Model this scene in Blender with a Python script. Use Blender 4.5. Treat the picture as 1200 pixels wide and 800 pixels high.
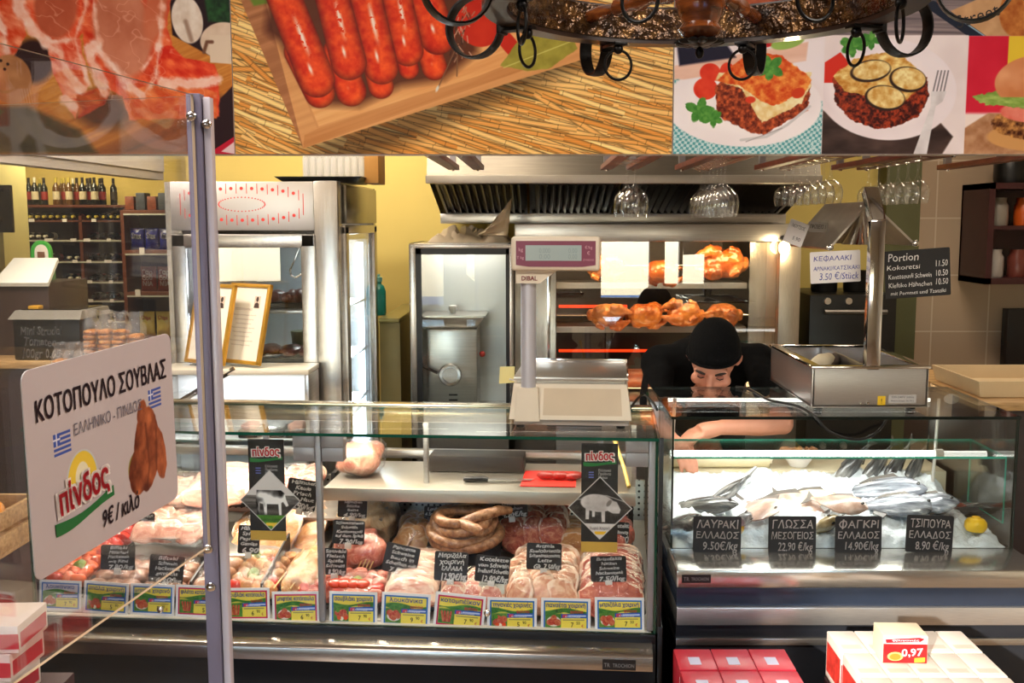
import bpy, bmesh, math, random
import numpy as np
from mathutils import Vector, Matrix, Euler, noise

for o in list(bpy.data.objects):
    bpy.data.objects.remove(o)
S = bpy.context.scene
COL = S.collection
R = math.radians
random.seed(7)

# ------------------------------------------------------------------ camera, world, sun, exposure
CAM_H = 1.78
PITCH = math.atan(140 / 1200)
cam_data = bpy.data.cameras.new('camera')
cam_data.sensor_width = 36
cam_data.lens = 36
cam_data.shift_x = -0.025
cam_data.clip_start = 0.02
cam_data.dof.use_dof = False
cam = bpy.data.objects.new('camera', cam_data)
COL.objects.link(cam)
cam.location = (0, 0, CAM_H)
cam.rotation_euler = (math.pi / 2 - PITCH, 0, 0)
S.camera = cam

S.view_settings.view_transform = 'Standard'
S.view_settings.look = 'None'
S.view_settings.gamma = 1
S.view_settings.use_curve_mapping = False
S.view_settings.exposure = 0.12

world = bpy.data.worlds.new('world')
S.world = world
world.use_nodes = True
wn = world.node_tree
wbg = wn.nodes['Background']
sky = wn.nodes.new('ShaderNodeTexSky')
sky.sky_type = 'NISHITA'
sky.sun_disc = False
sky.sun_elevation = R(38)
sky.sun_rotation = R(200)
sky.ozone_density = 4
sky.dust_density = 0.2
wn.links.new(sky.outputs[0], wbg.inputs[0])
wbg.inputs[1].default_value = 1.0


def lamp(name, kind, loc, power, color=(1, 1, 1), size=None, size_y=None, target=None, spread=None, parent=None):
    d = bpy.data.lights.new(name, kind)
    d.energy = power
    d.color = color
    if kind == 'AREA':
        d.shape = 'RECTANGLE'
        d.size = size
        d.size_y = size_y or size
        if spread:
            d.spread = spread
    elif kind == 'POINT':
        d.shadow_soft_size = size or 0.05
    o = bpy.data.objects.new(name, d)
    COL.objects.link(o)
    o.location = loc
    if target is not None:
        v = Vector(target) - Vector(loc)
        o.rotation_euler = v.to_track_quat('-Z', 'Y').to_euler()
    if parent:
        o.parent = parent
    return o


sun_data = bpy.data.lights.new('sun', 'SUN')
sun_data.energy = 7
sun_data.angle = R(1.2)
sun_data.color = (1, 0.93, 0.82)
sun = bpy.data.objects.new('sun', sun_data)
COL.objects.link(sun)
SUN_DIR = Vector((0.55, 1, -0.345))
sun.rotation_euler = SUN_DIR.to_track_quat('-Z', 'Y').to_euler()

# ceiling fittings of the shop (area lights just under the ceiling), plus added fill lamps
WARM = (1, 0.86, 0.68)
lamp('ceiling_lamp_front', 'AREA', (-0.9, 1.1, 2.8), 32, (1, .93, .84), 0.9, 0.5, (-0.9, 1.6, 0))
lamp('ceiling_lamp_front', 'AREA', (1.1, 1.1, 2.8), 32, (1, .93, .84), 0.9, 0.5, (1.1, 1.6, 0))
lamp('ceiling_and_fill_lamp_kitchen', 'AREA', (-0.55, 3.7, 2.75), 22, WARM, 0.9, 0.3, (-0.55, 4.0, 0))
lamp('ceiling_and_fill_lamp_kitchen', 'AREA', (1.75, 4.1, 2.75), 16, WARM, 0.7, 0.3, (1.75, 4.1, 0))
lamp('ceiling_and_fill_lamp_kitchen', 'AREA', (-0.75, 4.75, 2.88), 15, WARM, 0.8, 0.25, (-0.9, 5.3, 1.4))  # fill lamp added to brighten the yellow back wall
lamp('fill_lamp_side', 'AREA', (-1.75, 3.1, 2.75), 30, (1, .92, .8), 0.4, 0.2, (-1.75, 3.8, 1.3))  # fill lamp added to brighten the side stand, bin and rusk bags
lamp('ceiling_lamp_shop', 'AREA', (-4.2, 8.3, 2.8), 70, (1, .88, .6), 1.2, 0.5, (-4.2, 9.0, 0))

cy = S.cycles
cy.max_bounces = 10
cy.diffuse_bounces = 3
cy.glossy_bounces = 4
cy.transmission_bounces = 6
cy.transparent_max_bounces = 24
cy.caustics_reflective = False
cy.caustics_refractive = False
cy.sample_clamp_indirect = 6
cy.use_denoising = True


# ------------------------------------------------------------------ sight lines of the photograph (to measure positions in the room)
_c, _s = math.cos(PITCH), math.sin(PITCH)


def ray(px, py):
    x = (px - 630) / 1200
    y = -(py - 400) / 1200
    return Vector((x, y * _s + _c, y * _c - _s))


CAMP = Vector((0, 0, CAM_H))


def atY(px, py, Y):
    d = ray(px, py)
    return CAMP + d * (Y / d.y)


def atZ(px, py, z):
    d = ray(px, py)
    return CAMP + d * ((z - CAM_H) / d.z)


def atPlane(px, py, p0, n):
    d = ray(px, py)
    return CAMP + d * ((Vector(p0) - CAMP).dot(n) / d.dot(n))


# ------------------------------------------------------------------ mesh building helpers
class MB:
    def __init__(s):
        s.v, s.f, s.m = [], [], []
        s.M = Matrix.Identity(4)
        s.mi = 0

    def add(s, vs, fs, mi=None):
        b = len(s.v)
        M = s.M
        s.v += [tuple(M @ Vector(p)) for p in vs]
        s.f += [tuple(i + b for i in f) for f in fs]
        s.m += [s.mi if mi is None else mi] * len(fs)
        return s

    def bm_add(s, bm, mi=None):
        bm.verts.index_update()
        s.add([v.co for v in bm.verts], [[v.index for v in f.verts] for f in bm.faces], mi)
        bm.free()
        return s

    def box(s, x0, x1, y0, y1, z0, z1, bev=0, mi=None, seg=2):
        bm = bmesh.new()
        bmesh.ops.create_cube(bm, size=1)
        for v in bm.verts:
            v.co = Vector(((x0 + x1) / 2 + v.co.x * (x1 - x0), (y0 + y1) / 2 + v.co.y * (y1 - y0), (z0 + z1) / 2 + v.co.z * (z1 - z0)))
        if bev:
            bev = min(bev, abs(x1 - x0) * .48, abs(y1 - y0) * .48, abs(z1 - z0) * .48)
            bmesh.ops.bevel(bm, geom=bm.edges[:], offset=bev, segments=seg, affect='EDGES', profile=.6)
        return s.bm_add(bm, mi)

    def frustum(s, b, t, z0, z1, mi=None, cap=True):
        """b, t: (x0,x1,y0,y1) rectangles at z0 and z1"""
        vs = [(b[0], b[2], z0), (b[1], b[2], z0), (b[1], b[3], z0), (b[0], b[3], z0), (t[0], t[2], z1), (t[1], t[2], z1), (t[1], t[3], z1), (t[0], t[3], z1)]
        fs = [(0, 1, 5, 4), (1, 2, 6, 5), (2, 3, 7, 6), (3, 0, 4, 7)]
        if cap:
            fs += [(3, 2, 1, 0), (4, 5, 6, 7)]
        return s.add(vs, fs, mi)

    def tube(s, pts, r, n=10, closed=False, cap=True, mi=None, flat=None):
        pts = [Vector(p) for p in pts]
        N = len(pts)
        rs = r if isinstance(r, (list, tuple)) else [r] * N
        up = None
        vs, fs = [], []
        for i, p in enumerate(pts):
            if closed:
                t = pts[(i + 1) % N] - pts[i - 1]
            else:
                t = pts[min(i + 1, N - 1)] - pts[max(i - 1, 0)]
            t.normalize()
            if up is None:
                up = Vector((0, 0, 1)) if abs(t.z) < .9 else Vector((0, 1, 0))
            u = (up - t * up.dot(t))
            if u.length < 1e-5:
                u = t.orthogonal()
            u.normalize()
            up = u
            w = t.cross(u)
            a, b = (rs[i], rs[i]) if flat is None else flat
            for k in range(n):
                an = 2 * math.pi * k / n
                vs.append(p + u * (math.cos(an) * a) + w * (math.sin(an) * b))
        for i in range(N if closed else N - 1):
            j = (i + 1) % N
            for k in range(n):
                l = (k + 1) % n
                fs.append((i * n + k, i * n + l, j * n + l, j * n + k))
        if cap and not closed:
            fs.append(tuple(range(n - 1, -1, -1)))
            fs.append(tuple(range((N - 1) * n, N * n)))
        return s.add(vs, fs, mi)

    def cyl(s, p0, p1, r0, r1=None, n=16, mi=None):
        return s.tube([p0, p1], [r0, r0 if r1 is None else r1], n, mi=mi)

    def lathe(s, prof, n=24, o=(0, 0, 0), mi=None):
        vs, fs = [], []
        o = Vector(o)
        for r, z in prof:
            for k in range(n):
                a = 2 * math.pi * k / n
                vs.append(o + Vector((r * math.cos(a), r * math.sin(a), z)))
        for i in range(len(prof) - 1):
            for k in range(n):
                l = (k + 1) % n
                fs.append((i * n + k, i * n + l, (i + 1) * n + l, (i + 1) * n + k))
        if prof[0][0] > 1e-6:
            fs.append(tuple(range(n - 1, -1, -1)))
        if prof[-1][0] > 1e-6:
            fs.append(tuple(range((len(prof) - 1) * n, len(prof) * n)))
        return s.add(vs, fs, mi)

    def ell(s, c, r, n=16, m=10, mi=None, p=1.0, nz=0, nf=1, seed=0):
        """ellipsoid (p<1: boxier) with optional surface noise"""
        c = Vector(c)
        if not hasattr(r, '__len__'):
            r = (r, r, r)
        sg = lambda x: math.copysign(abs(x) ** p, x)
        vs, fs = [], []
        for i in range(m + 1):
            th = math.pi * i / m
            for k in range(n):
                ph = 2 * math.pi * k / n
                d = Vector((sg(math.sin(th)) * sg(math.cos(ph)), sg(math.sin(th)) * sg(math.sin(ph)), sg(math.cos(th))))
                q = Vector((d.x * r[0], d.y * r[1], d.z * r[2]))
                if nz:
                    q *= 1 + nz * noise.noise(q * nf + Vector((seed * 3.7, seed * 1.3, seed)))
                vs.append(c + q)
        for i in range(m):
            for k in range(n):
                l = (k + 1) % n
                fs.append((i * n + k, (i + 1) * n + k, (i + 1) * n + l, i * n + l))
        return s.add(vs, fs, mi)

    def prism(s, pts, y0, y1, mi=None):
        """polygon in (x,z) extruded along y"""
        n = len(pts)
        vs = [(x, y0, z) for x, z in pts] + [(x, y1, z) for x, z in pts]
        fs = [tuple(range(n)), tuple(range(2 * n - 1, n - 1, -1))]
        fs += [(i, i + n, (i + 1) % n + n, (i + 1) % n) for i in range(n)]
        return s.add(vs, fs, mi)

    def mesh(s, name, mats, smooth=True, angle=38, weld=True):
        me = bpy.data.meshes.new(name)
        me.from_pydata(s.v, [], s.f)
        for m in (mats if isinstance(mats, (list, tuple)) else [mats]):
            me.materials.append(m)
        me.polygons.foreach_set('material_index', s.m)
        bm = bmesh.new()
        bm.from_mesh(me)
        if weld:
            bmesh.ops.remove_doubles(bm, verts=bm.verts, dist=1e-6)
        bmesh.ops.recalc_face_normals(bm, faces=bm.faces)
        bm.to_mesh(me)
        bm.free()
        finish(me, smooth, angle)
        return me

    def build(s, name, mats, parent=None, loc=None, rot=None, smooth=True, angle=38):
        return link(name, s.mesh(name, mats, smooth, angle), parent, loc, rot)


def finish(me, smooth=True, angle=38):
    if smooth:
        me.polygons.foreach_set('use_smooth', [True] * len(me.polygons))
        me.set_sharp_from_angle(angle=R(angle))
    me.update()


def link(name, me, parent=None, loc=None, rot=None):
    o = bpy.data.objects.new(name, me)
    COL.objects.link(o)
    if parent is not None:
        o.parent = parent
    if loc is not None:
        o.location = loc
    if rot is not None:
        o.rotation_euler = rot
    return o


def fuse(mb, name, mats, voxel, smooth=4, disp=0, dfreq=20, parent=None, loc=None, rot=None, paint=None):
    """one continuous skin around overlapping shapes"""
    tmp = mb.mesh('t', [], weld=False)
    o = bpy.data.objects.new('t', tmp)
    COL.objects.link(o)
    m = o.modifiers.new('r', 'REMESH')
    m.mode = 'VOXEL'
    m.voxel_size = voxel
    if smooth:
        k = o.modifiers.new('s', 'SMOOTH')
        k.factor = .5
        k.iterations = smooth
    dg = bpy.context.evaluated_depsgraph_get()
    me = bpy.data.meshes.new_from_object(o.evaluated_get(dg))
    bpy.data.objects.remove(o)
    bpy.data.meshes.remove(tmp)
    me.name = name
    if disp:
        for v in me.vertices:
            v.co += v.normal * disp * noise.fractal(v.co * dfreq, .6, 2, 3)
    me.materials.clear()
    for q in (mats if isinstance(mats, (list, tuple)) else [mats]):
        me.materials.append(q)
    if paint:
        for f in me.polygons:
            f.material_index = paint(f.center, f.normal)
    me.polygons.foreach_set('use_smooth', [True] * len(me.polygons))
    me.update()
    return link(name, me, parent, loc, rot)


def tag(o, label=None, cat=None, group=None, kind=None):
    if label:
        o['label'] = label
    if cat:
        o['category'] = cat
    if group:
        o['group'] = group
    if kind:
        o['kind'] = kind
    return o


def thing(name, label, cat, loc=(0, 0, 0), rz=0, group=None, rot=None):
    o = bpy.data.objects.new(name, None)
    COL.objects.link(o)
    o.empty_display_size = .05
    o.location = loc
    o.rotation_euler = rot if rot else (0, 0, rz)
    return tag(o, label, cat, group)


def struct(o):
    o['kind'] = 'structure'
    return o


KIDS = {}


def copy_thing(o, loc=None, rz=None, label=None, group=None):
    r = o.copy()
    COL.objects.link(r)
    if loc is not None:
        r.location = loc
    if rz is not None:
        r.rotation_euler = (0, 0, rz)
    if label:
        r['label'] = label
    if group:
        r['group'] = group
    for ch in o.children:
        c = ch.copy()
        COL.objects.link(c)
        c.parent = r
        for g in ch.children:
            d = g.copy()
            COL.objects.link(d)
            d.parent = c
    return r


# ------------------------------------------------------------------ materials
def srgb(*c):
    if len(c) == 1:
        c = c[0]
    return tuple(((x / 255) / 12.92 if x / 255 <= .04045 else ((x / 255 + .055) / 1.055) ** 2.4) for x in c)


MATS = {}


def mat(name, col, rough=.5, metal=0, var=.12, vscale=12, bump=0, bscale=60, spec=None, coat=0, stretch=None, emit=None, estr=0, sheen=0):
    if name in MATS:
        return MATS[name]
    m = bpy.data.materials.new(name)
    MATS[name] = m
    m.use_nodes = True
    nt = m.node_tree
    b = nt.nodes['Principled BSDF']
    b.inputs['Roughness'].default_value = rough
    b.inputs['Metallic'].default_value = metal
    if spec is not None:
        b.inputs['Specular IOR Level'].default_value = spec
    if coat:
        b.inputs['Coat Weight'].default_value = coat
        b.inputs['Coat Roughness'].default_value = .08
    c = srgb(col) if max(col) > 1.001 else col
    tc = nt.nodes.new('ShaderNodeTexCoord')
    mp = nt.nodes.new('ShaderNodeMapping')
    nt.links.new(tc.outputs['Object'], mp.inputs[0])
    if stretch:
        mp.inputs['Scale'].default_value = stretch
    if var:
        n = nt.nodes.new('ShaderNodeTexNoise')
        n.inputs['Scale'].default_value = vscale
        n.inputs['Detail'].default_value = 4
        nt.links.new(mp.outputs[0], n.inputs['Vector'])
        r = nt.nodes.new('ShaderNodeValToRGB')
        r.color_ramp.elements[0].position = .3
        r.color_ramp.elements[1].position = .7
        r.color_ramp.elements[0].color = (*[x * (1 - var) for x in c], 1)
        r.color_ramp.elements[1].color = (*[min(1, x * (1 + var)) for x in c], 1)
        nt.links.new(n.outputs['Fac'], r.inputs[0])
        nt.links.new(r.outputs[0], b.inputs['Base Color'])
    else:
        b.inputs['Base Color'].default_value = (*c, 1)
    if bump:
        n2 = nt.nodes.new('ShaderNodeTexNoise')
        n2.inputs['Scale'].default_value = bscale
        n2.inputs['Detail'].default_value = 3
        nt.links.new(mp.outputs[0], n2.inputs['Vector'])
        bp = nt.nodes.new('ShaderNodeBump')
        bp.inputs['Strength'].default_value = bump
        bp.inputs['Distance'].default_value = .01
        nt.links.new(n2.outputs['Fac'], bp.inputs['Height'])
        nt.links.new(bp.outputs[0], b.inputs['Normal'])
    if emit:
        b.inputs['Emission Color'].default_value = (*(srgb(emit) if max(emit) > 1.001 else emit), 1)
        b.inputs['Emission Strength'].default_value = estr
    return m


def ramp_mat(name, stops, scale=8, detail=5, rough=.45, dist=0, bump=0, stretch=None, coat=0, rough_n=.6, spec=None, bscale=None):
    """noise through a colour ramp: meat, wood, straw, stone"""
    if name in MATS:
        return MATS[name]
    m = mat(name, (0, 0, 0), rough, var=0, coat=coat, spec=spec)
    nt = m.node_tree
    b = nt.nodes['Principled BSDF']
    mp = next(n for n in nt.nodes if n.type == 'MAPPING')
    if stretch:
        mp.inputs['Scale'].default_value = stretch
    oi = nt.nodes.new('ShaderNodeObjectInfo')
    ad = nt.nodes.new('ShaderNodeVectorMath')
    ml = nt.nodes.new('ShaderNodeMath')
    ml.operation = 'MULTIPLY'
    ml.inputs[1].default_value = 31.7
    nt.links.new(oi.outputs['Random'], ml.inputs[0])
    nt.links.new(mp.outputs[0], ad.inputs[0])
    nt.links.new(ml.outputs[0], ad.inputs[1])
    n = nt.nodes.new('ShaderNodeTexNoise')
    n.inputs['Scale'].default_value = scale
    n.inputs['Detail'].default_value = detail
    n.inputs['Roughness'].default_value = rough_n
    n.inputs['Distortion'].default_value = dist
    nt.links.new(ad.outputs[0], n.inputs['Vector'])
    r = nt.nodes.new('ShaderNodeValToRGB')
    cr = r.color_ramp
    while len(cr.elements) < len(stops):
        cr.elements.new(.5)
    for e, (p, c) in zip(cr.elements, stops):
        e.position = p
        e.color = (*srgb(c), 1)
    nt.links.new(n.outputs['Fac'], r.inputs[0])
    nt.links.new(r.outputs[0], b.inputs['Base Color'])
    if bump:
        bp = nt.nodes.new('ShaderNodeBump')
        bp.inputs['Strength'].default_value = bump
        bp.inputs['Distance'].default_value = .01
        if bscale:
            n3 = nt.nodes.new('ShaderNodeTexNoise')
            n3.inputs['Scale'].default_value = bscale
            nt.links.new(ad.outputs[0], n3.inputs['Vector'])
            nt.links.new(n3.outputs['Fac'], bp.inputs['Height'])
        else:
            nt.links.new(n.outputs['Fac'], bp.inputs['Height'])
        nt.links.new(bp.outputs[0], b.inputs['Normal'])
    return m


def glass_mat(name, tint=(.97, .99, .98), ior=1.45, rough=0.0, gloss=(1, 1, 1), bump=0, bscale=30, haze=0, hazecol=(1, 1, 1)):
    """thin clear sheet: lets light through, mirrors by angle"""
    if name in MATS:
        return MATS[name]
    m = bpy.data.materials.new(name)
    MATS[name] = m
    m.use_nodes = True
    nt = m.node_tree
    nt.nodes.remove(nt.nodes['Principled BSDF'])
    out = nt.nodes['Material Output']
    t = nt.nodes.new('ShaderNodeBsdfTransparent')
    t.inputs[0].default_value = (*tint, 1)
    g = nt.nodes.new('ShaderNodeBsdfGlossy')
    g.inputs[0].default_value = (*gloss, 1)
    g.inputs['Roughness'].default_value = rough
    f = nt.nodes.new('ShaderNodeFresnel')
    ge = nt.nodes.new('ShaderNodeNewGeometry')
    e1 = nt.nodes.new('ShaderNodeMath')
    e1.operation = 'MULTIPLY_ADD'
    e1.inputs[1].default_value = -2
    e1.inputs[2].default_value = 1
    e2 = nt.nodes.new('ShaderNodeMath')
    e2.operation = 'POWER'
    e2.inputs[0].default_value = ior
    nt.links.new(ge.outputs['Backfacing'], e1.inputs[0])
    nt.links.new(e1.outputs[0], e2.inputs[1])
    nt.links.new(e2.outputs[0], f.inputs[0])
    mx = nt.nodes.new('ShaderNodeMixShader')
    nt.links.new(f.outputs[0], mx.inputs[0])
    last = t
    if haze:
        df = nt.nodes.new('ShaderNodeBsdfDiffuse')
        df.inputs[0].default_value = (*hazecol, 1)
        m2 = nt.nodes.new('ShaderNodeMixShader')
        m2.inputs[0].default_value = haze
        nt.links.new(t.outputs[0], m2.inputs[1])
        nt.links.new(df.outputs[0], m2.inputs[2])
        last = m2
    nt.links.new(last.outputs[0], mx.inputs[1])
    nt.links.new(g.outputs[0], mx.inputs[2])
    if bump:
        tc = nt.nodes.new('ShaderNodeTexCoord')
        n = nt.nodes.new('ShaderNodeTexNoise')
        n.inputs['Scale'].default_value = bscale
        n.inputs['Detail'].default_value = 3
        n.inputs['Distortion'].default_value = 1.5
        nt.links.new(tc.outputs['Object'], n.inputs['Vector'])
        bp = nt.nodes.new('ShaderNodeBump')
        bp.inputs['Strength'].default_value = bump
        bp.inputs['Distance'].default_value = .01
        nt.links.new(n.outputs['Fac'], bp.inputs['Height'])
        nt.links.new(bp.outputs[0], g.inputs['Normal'])
        nt.links.new(bp.outputs[0], f.inputs['Normal'])
    nt.links.new(mx.outputs[0], out.inputs[0])
    return m


def emit_mat(name, col, strength):
    if name in MATS:
        return MATS[name]
    m = bpy.data.materials.new(name)
    MATS[name] = m
    m.use_nodes = True
    nt = m.node_tree
    nt.nodes.remove(nt.nodes['Principled BSDF'])
    e = nt.nodes.new('ShaderNodeEmission')
    e.inputs[0].default_value = (*srgb(col), 1)
    e.inputs[1].default_value = strength
    nt.links.new(e.outputs[0], nt.nodes['Material Output'].inputs[0])
    return m


STEEL = mat('brushed_steel', (.56, .53, .49), .3, .95, var=.1, vscale=3, stretch=(2, 2, 60), bump=.02, bscale=8)
STEELV = mat('brushed_steel_vertical', (.58, .55, .51), .27, .95, var=.08, vscale=3, stretch=(60, 60, 2), bump=.02, bscale=8)
CHROME = mat('chrome', (.72, .70, .68), .1, 1, var=0)
ALU = mat('grey_aluminium', (150, 146, 148), .42, .55, var=.05)
BLACK = mat('black_plastic', (16, 15, 15), .38, var=.2, vscale=20)
MATTBLACK = mat('matt_black', (14, 13, 13), .8, var=.2)
TRAYBLACK = mat('black_foam_tray', (20, 19, 18), .45, var=.15)
DARKGREY = mat('dark_grey_panel', (44, 46, 52), .3, .3, var=.08)
BLUEGREY = mat('blue_grey_panel', (70, 80, 100), .22, .5, var=.06)
WHITE = mat('white_card', (232, 226, 222), .6, var=.03)
CREAM = mat('cream_plastic', (226, 212, 190), .4, var=.03)
CREAM2 = mat('beige_plastic', (206, 186, 158), .45, var=.04)
IRON = mat('black_iron', (22, 19, 17), .38, .7, var=.3, vscale=30, bump=.15)
GLASS = glass_mat('clear_glass')
GLASSEDGE = mat('green_glass_edge', (8, 70, 54), .15, var=.2, vscale=4)
FILM = glass_mat('cling_film', (1, 1, 1), 1.6, .08, bump=1.0, bscale=30)
BAG = glass_mat('clear_bag', (1, .99, .97), 1.35, .15, bump=.9, bscale=45, haze=.10)
ACRYL = glass_mat('acrylic_sheet', (.97, .97, .98), 1.35, .0, haze=.005)
CHALK = mat('chalk_white', (226, 222, 216), .9, var=.1, vscale=200)
BOARD = mat('chalkboard', (24, 22, 22), .6, var=.2, vscale=30)
INK = mat('black_ink', (26, 22, 24), .7, var=0)
REDINK = mat('red_ink', (205, 40, 50), .6, var=0)
BLUEINK = mat('blue_ink', (40, 52, 150), .6, var=0)
GREENINK = mat('green_ink', (20, 120, 56), .6, var=0)
WOOD = ramp_mat('pale_wood', [(.3, (150, 112, 66)), (.55, (190, 150, 98)), (.75, (214, 178, 124))], 4, 5, .5, stretch=(2, 20, 20), bump=.05)
DARKWOOD = ramp_mat('red_brown_wood', [(.3, (70, 26, 14)), (.55, (104, 42, 22)), (.75, (128, 58, 32))], 4, 5, .4, stretch=(12, 3, 12), bump=.05)
TURNED = ramp_mat('varnished_wood', [(.3, (58, 26, 10)), (.55, (110, 54, 20)), (.75, (146, 82, 36))], 6, 5, .22, stretch=(3, 3, 14), coat=.5)


# ------------------------------------------------------------------ lettering
_txt = {}
GLYPH = str.maketrans('ΚΡΑκπώΦ', 'KPA\u043a\u043fωO')   # letter shapes that fill cleanly in the built-in font


def text_mesh(s, bold=0.0):
    k = (s, bold)
    if k not in _txt:
        c = bpy.data.curves.new('t', 'FONT')
        c.body = s.translate(GLYPH)
        c.resolution_u = 2
        c.offset = bold
        c.align_x = 'CENTER'
        o = bpy.data.objects.new('t', c)
        COL.objects.link(o)
        me = bpy.data.meshes.new_from_object(o.evaluated_get(bpy.context.evaluated_depsgraph_get()))
        vs = [tuple(v.co) for v in me.vertices]
        fs = [tuple(p.vertices) for p in me.polygons]
        bpy.data.objects.remove(o)
        bpy.data.curves.remove(c)
        bpy.data.meshes.remove(me)
        _txt[k] = (vs, fs)
    return _txt[k]


def letters(parent, lines, material, y=-.0012, name='lettering', bold=.0, hand=0, shear=0, seed=1):
    """lines: (text, x, z, height, [width], [tilt]) on the plane facing -y of PARENT; one mesh"""
    mb = MB()
    mats = material if isinstance(material, list) else [material]
    for li, ln in enumerate(lines):
        t, x, z, h = ln[:4]
        wd = ln[4] if len(ln) > 4 else None
        tilt = ln[5] if len(ln) > 5 else 0
        mi = ln[6] if len(ln) > 6 else 0
        b = ln[7] if len(ln) > 7 else bold
        vs, fs = text_mesh(t, 0)
        if not vs:
            continue
        sc = h / .72
        sx = sc
        if wd:
            xs = [v[0] for v in vs]
            sx = wd / max(1e-6, max(xs) - min(xs))
        ct, st = math.cos(tilt), math.sin(tilt)
        out = []
        for v in vs:
            a, c = v[0], v[1]
            if hand:
                a += hand * noise.noise(Vector((v[0] * 1.7, v[1] * 2.1, seed + li * 9)))
                c += hand * 1.3 * noise.noise(Vector((v[0] * 1.3, v[1] * 1.2, seed + 50 + li * 9)))
            a, c = (a + shear * c) * sx, c * sc
            out.append((x + a * ct - c * st, y, z + a * st + c * ct))
        if b > 0:
            for dx, dz in ((b, b), (-b, b), (b, -b), (-b, -b)) + (((b, 0), (-b, 0), (0, b), (0, -b)) if b > .05 else ()):
                mb.add([(p[0] + dx * sc, p[1] + .00002, p[2] + dz * sc) for p in out], fs, mi)
        else:
            mb.add(out, fs, mi)
    if not mb.v:
        return None
    me = bpy.data.meshes.new(name)
    me.from_pydata(mb.v, [], mb.f)
    for q in mats:
        me.materials.append(q)
    me.polygons.foreach_set('material_index', mb.m)
    me.update()
    return link(name, me, parent)


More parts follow.
